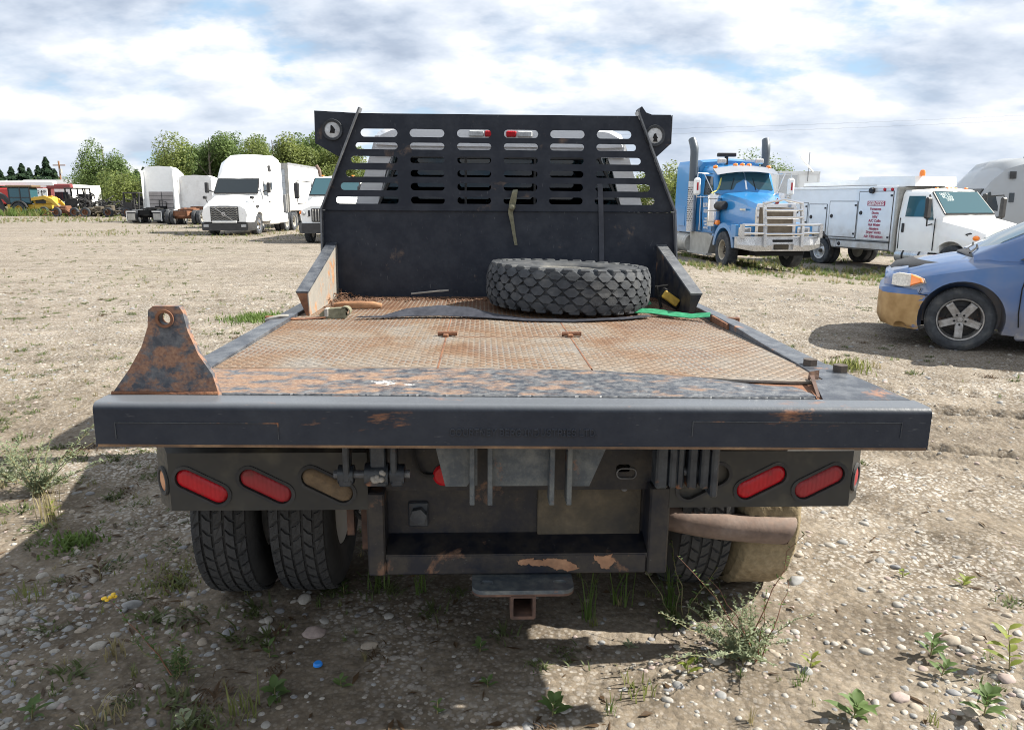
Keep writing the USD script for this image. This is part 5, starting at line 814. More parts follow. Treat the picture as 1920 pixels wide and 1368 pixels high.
sc = face(text('2007', 0.10, 0.004, False), (0, 0, 0), (0, 1, 0), (-0.56, 0, 0.62)); part(cb, 'windscreen_writing', [face(text(s_, 0.085, 0.003, False), (-1.925 + 0.56 * 0.13 * i + 0.028, -0.55 + 0.05 * i, 2.345 - 0.62 * 0.13 * i + 0.026), (0, 1, 0), (-0.56, 0, 0.62)) for i, s_ in enumerate(('UNIT 2', 'BC 540', '2009'))], plain('window_paint', (0.5, 0.56, 0.55), 0.7), smooth=False)
# white medium truck half hidden by the headboard
t = thing('cab_truck', 'white medium truck with curved exhaust stack, cut off by the left edge of the headboard', 'truck', (-6.95, 28.6, 0), math.radians(-90)); conventional(t, M['white'])
part(t, 'exhaust_stack', tube([(-3.1, -0.95, 0.9), (-3.1, -0.95, 2.5), (-3.1, -0.97, 2.8), (-3.05, -1.08, 3.0)], 0.07, 10), M['exhaust']); part(t, 'cargo_box', box(-8.2, -3.3, -1.2, 1.2, 0.95, 2.35, 0.04), M['white_dirty'])
for s in (-1, 1): wheel(t, -6.3, s * 0.98, 0.46, 0.26, 0.27, outer=s)
# truck at the far right edge
t = thing('cab_truck', 'white truck partly in view at the right edge behind the grey tractor', 'truck', (23.9, 33.0, float(low(24, 33))), math.radians(-95)); conventional(t, M['white_dirty']); part(t, 'cargo_box', box(-8.0, -3.2, -1.2, 1.2, 0.95, 3.1, 0.04), M['white'])
# box truck with tail lift
t = thing('box_truck', 'white box truck seen from behind with grey roll door and raised tail lift', 'box truck', (-14.2, 51.6, 0), math.radians(89))
bt = part(t, 'cargo_box', box(-6.6, 0.0, -1.25, 1.25, 1.0, 3.72, 0.03), M['white']); part(bt, 'door_frame', [box(-6.66, -6.60, s * 1.06, s * 1.26, 0.95, 3.72) for s in (-1, 1)] + [box(-6.66, -6.60, -1.06, 1.06, 3.40, 3.72)], M['alu_dull'], smooth=False)
dr = part(t, 'roll_door', box(-6.63, -6.602, -1.06, 1.06, 1.0, 3.40), worn('roll_door_grey', [(0.3, (0.36, 0.39, 0.42)), (0.7, (0.45, 0.48, 0.5))], 2.0, rough=0.5)); 
for i in range(6): part(dr, 'door_slat', box(-6.645, -6.63, -1.05, 1.05, 1.05 + 0.39 * i, 1.42 + 0.39 * i, 0.006), M['alu_dull'] if False else worn(f'roll_slat_{i}', [(0.3, (0.40, 0.43, 0.46)), (0.7, (0.50, 0.53, 0.55))], 2.0, rough=0.5))
part(bt, 'roof_edge', box(-6.64, 0.02, -1.27, -1.24, 3.62, 3.75), M['alu']); part(t, 'tail_lift', [box(-6.85, -6.78, -1.1, 1.0, 0.95, 1.95, 0.02)], worn('lift_grey', [(0.3, (0.22, 0.22, 0.22)), (0.7, (0.32, 0.32, 0.31))], 3.0, rough=0.6)); part(t, 'lift_arm', [rod((-6.8, s * 1.12, 0.6), (-6.7, s * 1.12, 2.0), 0.1, 0.1) for s in (-1,)], M['alu_dull'])
part(t, 'chassis', [box(-6.4, 2.2, s * 0.36, s * 0.46, 0.7, 0.98) for s in (-1, 1)], M['dark'], kind='stuff'); part(t, 'cab', skin(np.array([sec(0.25, [(1.1, 0.7), (1.12, 1.6), (1.0, 2.5), (0, 2.6)]), sec(1.6, [(1.1, 0.7), (1.12, 1.6), (0.98, 2.4), (0, 2.5)]), sec(2.1, [(1.08, 0.7), (1.1, 1.5), (1.0, 1.62), (0, 1.7)]), sec(3.3, [(1.0, 0.7), (1.02, 1.2), (0.9, 1.35), (0, 1.4)])])), M['white'])
for s in (-1, 1):
    for x in (-5.2, 2.4): wheel(t, x, s * 1.0, 0.5, 0.28, 0.29, disc=M['alu_dull'], outer=s)
# white truck body behind the blue tractor
t = thing('van_body', 'white truck body with side panels standing behind the blue tractor', 'truck body', (12.55, 33.2, float(low(12.5, 33))), math.radians(-85))
vb = part(t, 'body_shell', box(-5, 0, -1.15, 0.75, 0.9, 3.42, 0.05), M['white']); part(vb, 'body_frame', [box(-0.0, 0.03, a, b, c, d) for a, b, c, d in ((-1.15, 0.75, 3.30, 3.42), (-1.15, -1.08, 0.9, 3.4), (0.68, 0.75, 0.9, 3.4), (-0.2, -0.14, 2.1, 3.3))], M['white_dirty'], smooth=False); part(vb, 'front_panel', box(0.0, 0.02, -1.05, -0.25, 2.0, 3.25), worn('dull_panel', [(0.3, (0.42, 0.43, 0.43)), (0.7, (0.55, 0.56, 0.56))], 2.0, rough=0.4)); part(t, 'chassis', box(-5, 1.2, -0.5, 0.5, 0.55, 0.9), M['dark'])
for s in (-1, 1): wheel(t, -3.8, s * 0.95, 0.46, 0.26, 0.27, outer=s); wheel(t, 0.5, s * 0.95, 0.46, 0.26, 0.27, outer=s)
part(t, 'ladder', [rod((0.05, 0.4, 3.4), (0.3, -0.3, 4.0), 0.06, 0.06)], M['white']); part(t, 'whip_aerial', cyl((0.05, 0.2, 3.0), (0.05, 0.2, 4.2), 0.012, 5), M['frame'])

# ---------------------------------------------------------------- blue conventional tractor with bull bar
M['blue'] = paint('bright_blue_paint', (0.020, 0.185, 0.43), amount=0.10, rough=0.28, coat=0.4, z0=0.3, z1=1.2, base_z=-0.35)
t = thing('blue_tractor', 'bright blue conventional semi tractor with chrome bull bar and twin exhaust stacks', 'semi truck', (7.50, 21.1, float(low(7, 22))), math.radians(-83.5))
hd = skin(np.array([sec(-0.42, [(0.55, 0.95), (0.58, 1.35), (0.56, 1.68), (0.46, 1.80), (0, 1.86)]), sec(-1.2, [(0.66, 0.95), (0.70, 1.45), (0.68, 1.86), (0.55, 1.97), (0, 2.02)]), sec(-2.55, [(0.84, 0.95), (0.92, 1.55), (0.88, 2.06), (0.72, 2.17), (0, 2.22)])]))
hd = part(t, 'bonnet', hd, M['blue'], smooth=35)
part(hd, 'grille_surround', [box(-0.44, -0.36, s * 0.50, s * 0.60, 0.95, 1.78, 0.02) for s in (-1, 1)] + [box(-0.44, -0.36, -0.58, 0.58, 1.72, 1.86, 0.03)], M['chrome']); part(hd, 'grille', box(-0.43, -0.40, -0.5, 0.5, 0.95, 1.73), worn('radiator_brown', [(0.3, (0.10, 0.075, 0.05)), (0.7, (0.20, 0.16, 0.11))], 6.0, rough=0.7))
part(hd, 'badge', prism([(-0.06, 1.90), (0.0, 1.78), (0.06, 1.90), (0.0, 2.0)], 'yz', -0.41, -0.37), M['redlens_dull'])
for s in (-1, 1):
    arch = Point(-1.35, 0.50).buffer(0.80, quad_segs=12).intersection(sbox(-2.3, 0.62, -0.5, 1.4)).union(sbox(-0.78, 0.92, -0.45, 1.28)).difference(Point(-1.35, 0.50).buffer(0.66, quad_segs=12))
    fd = part(t, 'fender', prism(arch.buffer(-0.02).buffer(0.02), 'xz', s * 0.56, s * 1.14), M['blue'], smooth=30)
    part(fd, 'headlight', [box(-0.46, -0.40, s * 0.72, s * 1.02, 0.98, 1.16, 0.03)], M['headlamp']); part(fd, 'headlight_bezel', [box(-0.455, -0.41, s * 0.68, s * 1.06, 0.95, 1.20, 0.02)], M['chrome'])
    part(hd, 'hood_emblem', box(-1.25, -0.85, s * 0.70, s * 0.715, 1.66, 1.71), M['chrome'], smooth=False)
    wheel(t, -1.35, s * 1.0, 0.54, 0.32, 0.29, tyre=M['rubber_dusty'], disc=worn('wheel_tan_dusty', [(0.3, (0.36, 0.31, 0.23)), (0.7, (0.48, 0.43, 0.34))], 4.0, rough=0.7) if s < 0 else None, outer=s)
    for i in range(10):
        a = i * math.pi / 5; part(t, 'wheel_nut', cyl((-1.35 + 0.13 * math.cos(a), s * 1.0, 0.52 + 0.13 * math.sin(a)), (-1.35 + 0.13 * math.cos(a), s * 1.06, 0.52 + 0.13 * math.sin(a)), 0.022, 6), M['frame'], smooth=False)
    part(t, 'exhaust_shield', cyl((-3.95, s * 1.20, 0.95), (-3.95, s * 1.20, 2.55), 0.14, 18), M['alu'])
    part(t, 'exhaust_stack', tube([(-3.95, s * 1.20, 2.5), (-3.95, s * 1.20, 3.42), (-3.96, s * 1.20, 3.56), (-4.02, s * 1.22, 3.72), (-4.12, s * 1.24, 3.86)], [0.13, 0.13, 0.135, 0.13, 0.12], 16), plain('stack_grey_%s' % ('l' if s > 0 else 'r'), (0.075, 0.09, 0.105), 0.4, 0.3))
    ho = []
    for r in range(16):
        for k in range(6):
            a = (k - 2.5) * 0.42 + (0.2 if r % 2 else 0); ho.append(box(-0.012, 0.012, -0.004, 0.004, -0.016, 0.016).apply_transform(trimesh.transformations.rotation_matrix(a + (0 if s > 0 else math.pi), [0, 0, 1])).apply_translation([-3.95 - 0.142 * math.sin(a + (0 if s > 0 else math.pi)), s * 1.20 + 0.142 * math.cos(a + (0 if s > 0 else math.pi)), 1.30 + 0.07 * r]))
    part(t, 'shield_holes', cat(ho), M['dark'], smooth=False, kind='stuff')
    part(t, 'air_cleaner', [cyl((-2.42, s * 1.04, 1.18), (-2.42, s * 1.04, 1.98), 0.19, 22), lathe([(0.19, 1.98), (0.205, 2.0), (0.205, 2.1), (0.12, 2.16), (0, 2.17)], 22, 'z', (-2.42, s * 1.04, 0))], M['chrome']); [part(t, 'cleaner_band', cyl((-2.42, s * 1.04, z), (-2.42, s * 1.04, z + 0.03), 0.197, 22), M['alu_dull']) for z in (1.3, 1.62)]
    part(t, 'intake_duct', cyl((-2.30, s * 1.0, 1.78), (-1.92, s * 0.92, 1.80), 0.13, 16), M['blackplastic']); part(t, 'turn_lamp', box(-2.15, -1.98, s * 0.98, s * 1.10, 1.22, 1.36, 0.03), M['orange'])
    part(t, 'mirror', [box(-2.75, -2.63, s * 1.40, s * 1.62, 2.10, 2.62, 0.05)], M['white']); part(t, 'mirror_stripe', box(-2.628, -2.622, s * 1.49, s * 1.54, 2.25, 2.48), M['redlens']); part(t, 'mirror_bracket', [tube([(-2.85, s * 0.96, 2.74), (-2.7, s * 1.50, 2.76), (-2.69, s * 1.51, 2.6)], 0.018, 6), tube([(-2.75, s * 0.98, 2.04), (-2.7, s * 1.50, 2.04), (-2.69, s * 1.51, 2.14)], 0.018, 6), tube([(-2.55, s * 0.96, 2.02), (-2.7, s * 1.3, 2.75)], 0.014, 5)], M['chrome'])
    part(t, 'fuel_tank', cyl((-5.6, s * 0.95, 0.56), (-4.25, s * 0.95, 0.56), 0.32, 24), M['alu_dull']); [part(t, 'tank_strap', cyl((x, s * 0.95, 0.56), (x + 0.05, s * 0.95, 0.56), 0.327, 24), M['alu']) for x in (-5.3, -4.55)]
    part(t, 'step_box', skin(np.array([[(-4.2, y, 0.32), (-2.55, y, 0.32), (-2.2, y, 0.88), (-2.65, y, 0.95), (-4.2, y, 0.95)] for y in (s * 0.7, s * 1.12)])), M['alu_dull'], smooth=False); part(t, 'step_edge', box(-4.25, -2.5, s * 1.0, s * 1.18, 0.27, 0.33), M['alu'])
    part(t, 'cab_fairing', prism([(-2.55, 0.4), (-2.15, 0.95), (-2.3, 0.95), (-2.7, 0.4)], 'xz', s * 1.0, s * 1.10), M['blue'])
    for x in (-7.2, -8.5): wheel(t, x, s * 1.05, 0.53, 0.28, 0.29, outer=s); wheel(t, x, s * 0.73, 0.53, 0.28, 0.29, outer=s, hub=False)
    part(t, 'grab_handle', cyl((-3.62, s * 1.03, 1.0), (-3.62, s * 1.03, 2.1), 0.018, 6), M['chrome'])
cb = part(t, 'cab', skin(np.array([sec(x, p) for x, p in ((-2.50, [(0.92, 0.95), (0.96, 1.4), (0.94, 2.08), (0.90, 2.16), (0.7, 2.20), (0, 2.24)]), (-2.80, [(0.94, 0.95), (0.98, 1.4), (0.97, 2.10), (0.90, 2.68), (0.78, 2.80), (0, 2.86)]), (-2.95, [(0.94, 0.95), (0.98, 1.4), (0.98, 2.10), (0.92, 2.78), (0.80, 2.93), (0, 3.0)]), (-3.85, [(0.94, 0.95), (0.98, 1.4), (0.98, 2.10), (0.94, 2.86), (0.84, 3.02), (0, 3.08)]))])), M['blue'], smooth=38)
sl = part(t, 'sleeper', skin(np.array([sec(x, p) for x, p in ((-3.86, [(1.02, 0.92), (1.04, 1.4), (1.04, 2.10), (1.02, 2.95), (0.92, 3.14), (0, 3.20)]), (-4.1, [(1.06, 0.90), (1.08, 1.4), (1.08, 2.10), (1.06, 3.02), (0.96, 3.22), (0, 3.28)]), (-5.95, [(1.06, 0.90), (1.08, 1.4), (1.08, 2.10), (1.06, 3.05), (0.98, 3.24), (0, 3.30)]))])), M['blue'], smooth=38)
part(sl, 'sleeper_door', [box(-5.6, -4.9, s * 1.075, s * 1.09, 1.1, 1.75, 0.005) for s in (-1,)], M['blue'])
for pl_ in (([(-2.55, -0.86, 2.24), (-2.55, -0.02, 2.26), (-2.80, -0.02, 2.80), (-2.80, -0.78, 2.76)]), ([(-2.55, 0.02, 2.26), (-2.55, 0.86, 2.24), (-2.80, 0.78, 2.76), (-2.80, 0.02, 2.80)])): part(cb, 'windscreen', slab(pl_, 0.03), M['windowteal'], smooth=False)
part(cb, 'windscreen_post', rod((-2.53, 0, 2.26), (-2.80, 0, 2.82), 0.05, 0.06), M['chrome'], smooth=False)
part(cb, 'wiper', [tube([(-2.50, -0.5, 2.26), (-2.68, -0.35, 2.6)], 0.012, 5), tube([(-2.50, 0.3, 2.26), (-2.68, 0.25, 2.6)], 0.012, 5)], M['frame'], kind='stuff')
vis = skin(np.array([[(-2.46, y, 2.82 - 0.10 * (y / 1.0) ** 2), (-2.44, y, 2.80 - 0.10 * y ** 2), (-2.82, y, 2.96 - 0.10 * y ** 2), (-2.84, y, 3.0 - 0.10 * y ** 2)] for y in np.linspace(-0.98, 0.98, 9)])); part(cb, 'sun_visor', vis, M['chrome'])
for y in (-0.86, -0.22, 0.0, 0.22, 0.86): part(cb, 'roof_marker', mv(trimesh.creation.icosphere(2, 0.075).apply_scale([1.3, 1, 0.8]), -2.95, y, 3.02 - 0.09 * y * y), M['orange'], smooth=True)
for y in (-0.6, 0.62): part(cb, 'roof_lamp', [box(-3.2, -3.05, y - 0.13, y + 0.13, 3.06, 3.22, 0.03)], M['alu'])
part(cb, 'roof_light_bar', [box(-3.7, -3.55, -0.55, 0.05, 3.30, 3.42, 0.02), box(-3.66, -3.6, -0.3, -0.2, 3.05, 3.3)], M['frame'])
for s in (-1, 1):
    part(cb, 'door_window', side_panel([(-2.72, s * 0.985, 2.10), (-3.50, s * 0.992, 2.12), (-3.50, s * 0.95, 2.72), (-2.92, s * 0.935, 2.66)], 0.02, s), M['windowdark'], smooth=False)
    for x in (-2.66, -3.58): part(cb, 'door_gap', box(x - 0.01, x + 0.01, s * 0.975, s * 0.992, 1.0, 2.08), M['frame'], smooth=False)
    for i, (s_, h_, w_, z_) in enumerate((("KLC PROD'N", 0.13, 0.62, 1.80), ('GROUP 5', 0.11, 0.46, 1.62), ('TRAIL', 0.06, 0.24, 1.38), ('PRODUCTION', 0.06, 0.36, 1.29), ('UNIT', 0.06, 0.22, 1.20), ('GROUP INC.', 0.06, 0.40, 1.10))): vehicle_text(t, cb, s_, h_, (-3.18, s * 0.984, z_), (1, 0, 0) if s < 0 else (-1, 0, 0), (0, 0, 1), WT, w_)
part(t, 'bumper', cut(skin(np.array([[(0.10, y, 0.56), (0.14, y, 0.72), (0.10, y, 0.95), (-0.25, y, 0.95), (-0.25, y, 0.56)] if abs(y) < 0.9 else [(-0.12, y, 0.64), (-0.10, y, 0.74), (-0.12, y, 0.95), (-0.30, y, 0.95), (-0.30, y, 0.64)] for y in (-1.22, -0.8, 0.8, 1.22)])), box(0.05, 0.3, -0.3, 0.32, 0.60, 0.76)), M['alu'], smooth=False); part(t, 'tow_hook', [box(0.02, 0.08, -0.22, 0.22, 0.60, 0.74, 0.02)], M['muddy']); part(t, 'bumper_slot', box(0.10, 0.125, -0.30, 0.30, 0.80, 0.88, 0.01), M['dark'])
gd = []
for s in (-1, 1):
    part(t, 'bull_bar_post', prism([(0.12, 0.68), (0.20, 0.68), (0.18, 1.2), (0.02, 1.90), (-0.06, 1.90), (0.10, 1.2)], 'xz', s * 0.50, s * 0.58), M['alu']); part(t, 'bull_bar_wing', [rod((0.0, s * 1.14, 0.92), (0.0, s * 1.14, 1.30), 0.09, 0.12)], M['alu'])
    for z in (1.05, 1.28): part(t, 'bull_bar_rail', tube([(0.14, s * 0.56, z), (0.10, s * 0.9, z), (0.0, s * 1.14, z)], 0.035, 10), M['chrome'])
for z, x in ((1.03, 0.16), (1.28, 0.15), (1.48, 0.10), (1.68, 0.06)): part(t, 'bull_bar_rail', tube([(x, -0.54, z), (x + 0.03, 0, z), (x, 0.54, z)], 0.036, 10), M['chrome'])
part(t, 'bull_bar_rail', tube([(-0.0, -0.56, 1.86), (0.02, 0.0, 1.97), (0.0, 0.56, 1.86)], 0.036, 10), M['chrome'])
part(t, 'chassis', [box(-9.3, -0.4, s * 0.36, s * 0.46, 0.62, 0.92) for s in (-1, 1)] + [cyl((-1.35, -0.9, 0.5), (-1.35, 0.9, 0.5), 0.09, 10), box(-0.4, 0.0, -0.7, 0.7, 0.42, 0.60)], M['dark'], kind='stuff'); part(t, 'front_axle_beam', box(-1.45, -1.2, -0.9, 0.9, 0.36, 0.52), M['dark'])
rag = thing('yellow_rag', 'crumpled yellow rag caught on the air cleaner and windscreen of the blue tractor', 'rag', (6.4, 23.2, 1.85)); M['yellow'] = worn('yellow_cloth', [(0.3, (0.42, 0.38, 0.06)), (0.7, (0.62, 0.58, 0.18))], 12.0, rough=0.8)
def tl(x, y, z, yaw=math.radians(-83.5), o=(7.50, 21.1)): return np.array([o[0] + x * math.cos(yaw) - y * math.sin(yaw), o[1] + x * math.sin(yaw) + y * math.cos(yaw), float(low(7, 22)) + z])
rp_ = [tl(-2.30, -1.16, 2.19), tl(-2.42, -1.02, 2.22), tl(-2.50, -0.92, 2.26), tl(-2.56, -0.84, 2.40), tl(-2.66, -0.76, 2.62)]
part(rag, 'cloth', ribbon([q_ - np.array([6.4, 23.2, 1.85]) for q_ in rp_], [0.22, 0.20, 0.12, 0.1, 0.05], [0.6, 0.6, 0.3], 0.02), M['yellow'])

# ---------------------------------------------------------------- blue minivan at the right
VAN_AT, VAN_YAW = (4.83, 7.98), math.radians(180 - 27)
M['vanblue'] = paint('van_blue_paint', (0.036, 0.092, 0.225), dirt=(0.24, 0.21, 0.17), amount=0.22, rough=0.25, coat=0.6, z0=0.18, z1=0.62)
def van_bumper_mat():
    n = {"co": ("texture_coordinate", {}), **POS, "sep": ("separate_xyz", {}), "jm": ("mapping", {"scale": (4, 4, 22)}), "jag": ("noise_texture", {"scale": 2.2, "detail": 4.0, "roughness": 0.6}), "ja": ("math", {"math_type": "multiply_add", "value2": 0.42, "value3": -0.21}),
         "xz": ("math", {"math_type": "add"}), "zt": ("math", {"math_type": "less_than", "value2": 0.575}), "zb": ("math", {"math_type": "greater_than", "value2": 0.10}), "za": ("math", {"math_type": "multiply_add", "value2": 0.05}), "xt": ("math", {"math_type": "less_than", "value2": 4.44}), "mm": ("math", {"math_type": "multiply"}), 
         "f": ("noise_texture", {"scale": 9.0, "detail": 6.0}), "pc": ("rgb_ramp", {"ramp": [(0.3, (0.24, 0.14, 0.05)), (0.7, (0.37, 0.24, 0.105))]}), "bl": ("rgb_ramp", {"ramp": [(0.35, (0.042, 0.10, 0.25)), (0.6, (0.06, 0.12, 0.27)), (0.8, (0.15, 0.155, 0.17))]}), "c": ("mix", {}), "ro": ("math", {"math_type": "multiply_add", "value2": 0.5, "value3": 0.28}), "p": ("principled_bsdf", {})}
    l = [("geo.position", "sep.vector"), ("geo.position", "jm.vector"), ("jm.vector", "jag.vector"), ("jag.fac", "ja.value1"), ("sep.x", "xz.value1"), ("ja.value", "xz.value2"), ("xz.value", "xt.value1"), ("ja.value", "za.value1"), ("sep.z", "za.value3"), ("za.value", "zt.value1"), ("zt.value", "mm.value1"), ("xt.value", "mm.value2"),
         ("geo.position", "f.vector"), ("f.fac", "pc.fac"), ("f.fac", "bl.fac"), ("bl.color", "c.color1"), ("pc.color", "c.color2"), ("mm.value", "c.fac"), ("c.color", "p.base_color"), ("mm.value", "ro.value1"), ("ro.value", "p.roughness")]
    return usdkit.material(stage, '/World/Looks/van_bumper_filler_patch', n, l, surface="p.BSDF")
# frame: origin under the front axle, x forwards
wl = (0.0, 0.80)                                             # nearer front wheel (left side, +y)
cyaw, syaw = math.cos(VAN_YAW), math.sin(VAN_YAW); org = (VAN_AT[0] - (0 * cyaw - 0.80 * syaw), VAN_AT[1] - (0 * syaw + 0.80 * cyaw))
t = thing('minivan', 'dusty blue minivan with tan filler patch on its front bumper, at the right edge', 'minivan', (org[0], org[1], -0.005), VAN_YAW)
def vs(x, pts): return sec(x if x < 0.3 else 0.3 + (x - 0.3) * 0.86, pts)
body = skin(np.array([vs(0.62, [(0.70, 0.30), (0.80, 0.45), (0.84, 0.60), (0.80, 0.74), (0.66, 0.82), (0, 0.86)]), vs(0.40, [(0.86, 0.26), (0.92, 0.45), (0.935, 0.62), (0.90, 0.78), (0.74, 0.885), (0, 0.94)]), vs(0.10, [(0.92, 0.24), (0.96, 0.45), (0.97, 0.66), (0.93, 0.84), (0.76, 0.95), (0, 1.0)]), vs(-0.20, [(0.93, 0.22), (0.97, 0.45), (0.98, 0.70), (0.95, 0.90), (0.80, 0.995), (0, 1.03)]), vs(-0.55, [(0.93, 0.20), (0.98, 0.45), (0.99, 0.72), (0.965, 0.94), (0.86, 0.98), (0, 1.02)]), vs(-3.6, [(0.93, 0.20), (0.98, 0.45), (0.99, 0.74), (0.97, 0.97), (0.86, 1.0), (0, 1.02)]), vs(-3.95, [(0.88, 0.30), (0.93, 0.45), (0.94, 0.74), (0.93, 0.97), (0.82, 1.0), (0, 1.02)])]))
body = cut(body, *[cyl((x, s * 0.55, 0.345), (x, s * 1.3, 0.345), 0.405, 36) for x in (0.0, -3.03) for s in (-1, 1)])
bo = part(t, 'body', body, M['vanblue'], smooth=42)
bm = skin(np.array([vs(0.90, [(0.40, 0.30), (0.44, 0.38), (0.45, 0.52), (0.42, 0.60), (0, 0.62)]), vs(0.84, [(0.66, 0.235), (0.70, 0.34), (0.71, 0.54), (0.68, 0.635), (0, 0.66)]), vs(0.66, [(0.83, 0.205), (0.875, 0.33), (0.88, 0.55), (0.85, 0.645), (0, 0.68)]), vs(0.36, [(0.925, 0.20), (0.95, 0.33), (0.955, 0.555), (0.93, 0.63), (0, 0.68)])]))
bm = cut(bm, *[cyl((0.0, s * 0.55, 0.345), (0.0, s * 1.3, 0.345), 0.408, 36) for s in (-1, 1)], mv(trimesh.creation.icosphere(2, 0.09), 0.575, 0.88, 0.19), mv(trimesh.creation.icosphere(2, 0.07), 0.49, 0.93, 0.185))
part(t, 'bumper', bm, van_bumper_mat(), smooth=42)
part(t, 'upper_nose', skin(np.array([vs(0.845, [(0.44, 0.62), (0.46, 0.70), (0.40, 0.765), (0, 0.78)]), vs(0.74, [(0.66, 0.63), (0.70, 0.73), (0.62, 0.815), (0, 0.835)]), vs(0.58, [(0.83, 0.64), (0.84, 0.745), (0.72, 0.86), (0, 0.885)])])), M['vanblue'], smooth=42)
hl_lens = worn('hazy_headlight', [(0.3, (0.50, 0.47, 0.42)), (0.7, (0.62, 0.60, 0.54))], 10.0, rough=0.3, coat=0.4)
for s in (-1, 1):
    pts = [(0.75, 0.70, 0.66), (0.64, 0.825, 0.655), (0.51, 0.915, 0.672), (0.40, 0.962, 0.72), (0.42, 0.955, 0.765), (0.53, 0.88, 0.80), (0.67, 0.755, 0.805), (0.745, 0.67, 0.775)]
    P_ = np.array([(a, s * b, c) for a, b, c in [(a if a < 0.3 else 0.3 + (a - 0.3) * 0.86, b, c) for a, b, c in pts]]); n_ = np.array([0.62, s * 0.77, 0.15]); ring = np.array([P_ - n_ * 0.05, P_ + n_ * 0.006, P_.mean(0) + (P_ - P_.mean(0)) * 0.9 + n_ * 0.020]); h = part(t, 'headlight', skin(ring), hl_lens, smooth=40)
    q_ = np.array([(0.3 + (a - 0.3) * 0.86, s * b, c) for a, b, c in [(0.53, 0.905, 0.672), (0.40, 0.962, 0.72), (0.42, 0.955, 0.765), (0.53, 0.88, 0.80)]]); part(h, 'turn_lens', skin(np.array([q_ - n_ * 0.03, q_ + n_ * 0.016, q_.mean(0) + (q_ - q_.mean(0)) * 0.82 + n_ * 0.030])), M['orange'], smooth=40)
part(t, 'bonnet_deflector', skin(np.array([[(0.73 - 0.33 * (abs(y) / 0.72) ** 2.2, y, 0.80 + 0.02 * (1 - abs(y))), (0.68 - 0.33 * (abs(y) / 0.72) ** 2.2, y, 0.875), (0.49 - 0.27 * (abs(y) / 0.72) ** 2.2, y, 0.915 + 0.02 * (1 - abs(y))), (0.47 - 0.27 * (abs(y) / 0.72) ** 2.2, y, 0.895)] for y in np.linspace(-0.76, 0.76, 17)])), M['blackplastic'], smooth=50)
gh = [(-0.06, [(0.80, 0.96), (0.77, 1.0), (0.70, 1.02), (0, 1.05)]), (-0.30, [(0.875, 0.955), (0.80, 1.10), (0.71, 1.145), (0, 1.19)]), (-1.10, [(0.955, 0.955), (0.82, 1.46), (0.68, 1.56), (0, 1.62)]), (-1.45, [(0.96, 0.955), (0.82, 1.55), (0.69, 1.67), (0, 1.72)]), (-3.4, [(0.96, 0.955), (0.82, 1.58), (0.70, 1.70), (0, 1.75)]), (-3.9, [(0.92, 0.955), (0.78, 1.54), (0.66, 1.64), (0, 1.68)])]
gr_ = part(t, 'greenhouse', skin(np.array([vs(x, p) for x, p in gh])), M['vanblue'], smooth=42)
part(gr_, 'windscreen', skin(np.array([[(-0.09 - 0.06 * (y / 0.7) ** 2, y * 1.04, 1.055 - 0.03 * (y / 0.7) ** 2), (-0.31, y, 1.205 - 0.045 * (y / 0.7) ** 2), (-1.08, y * 0.93, 1.625 - 0.055 * (y / 0.7) ** 2), (-1.08, y * 0.93, 1.60 - 0.06 * (y / 0.7) ** 2), (-0.31, y, 1.17 - 0.05 * (y / 0.7) ** 2), (-0.11, y * 1.04, 1.02)] for y in np.linspace(-0.70, 0.70, 9)])), plain('van_windscreen', (0.10, 0.14, 0.16), 0.06, spec=0.5), smooth=40)
part(t, 'cowl', skin(np.array([[(0.06 - 0.16 * abs(y), y, 1.010 - 0.055 * (y / 0.75) ** 2), (0.05 - 0.16 * abs(y), y, 1.024 - 0.055 * (y / 0.75) ** 2), (-0.14, y, 1.06 - 0.055 * (y / 0.75) ** 2), (-0.14, y, 0.98 - 0.05 * (y / 0.75) ** 2)] for y in np.linspace(-0.75, 0.75, 9)])), M['blackplastic'])
for y in (0.10, 0.70): part(t, 'wiper', [tube([(-0.03, y * 0.9, 1.03), (-0.11, y * 0.9 - 0.25, 1.075), (-0.13, y * 0.9 - 0.55, 1.09)], 0.010, 5)], M['dark'])
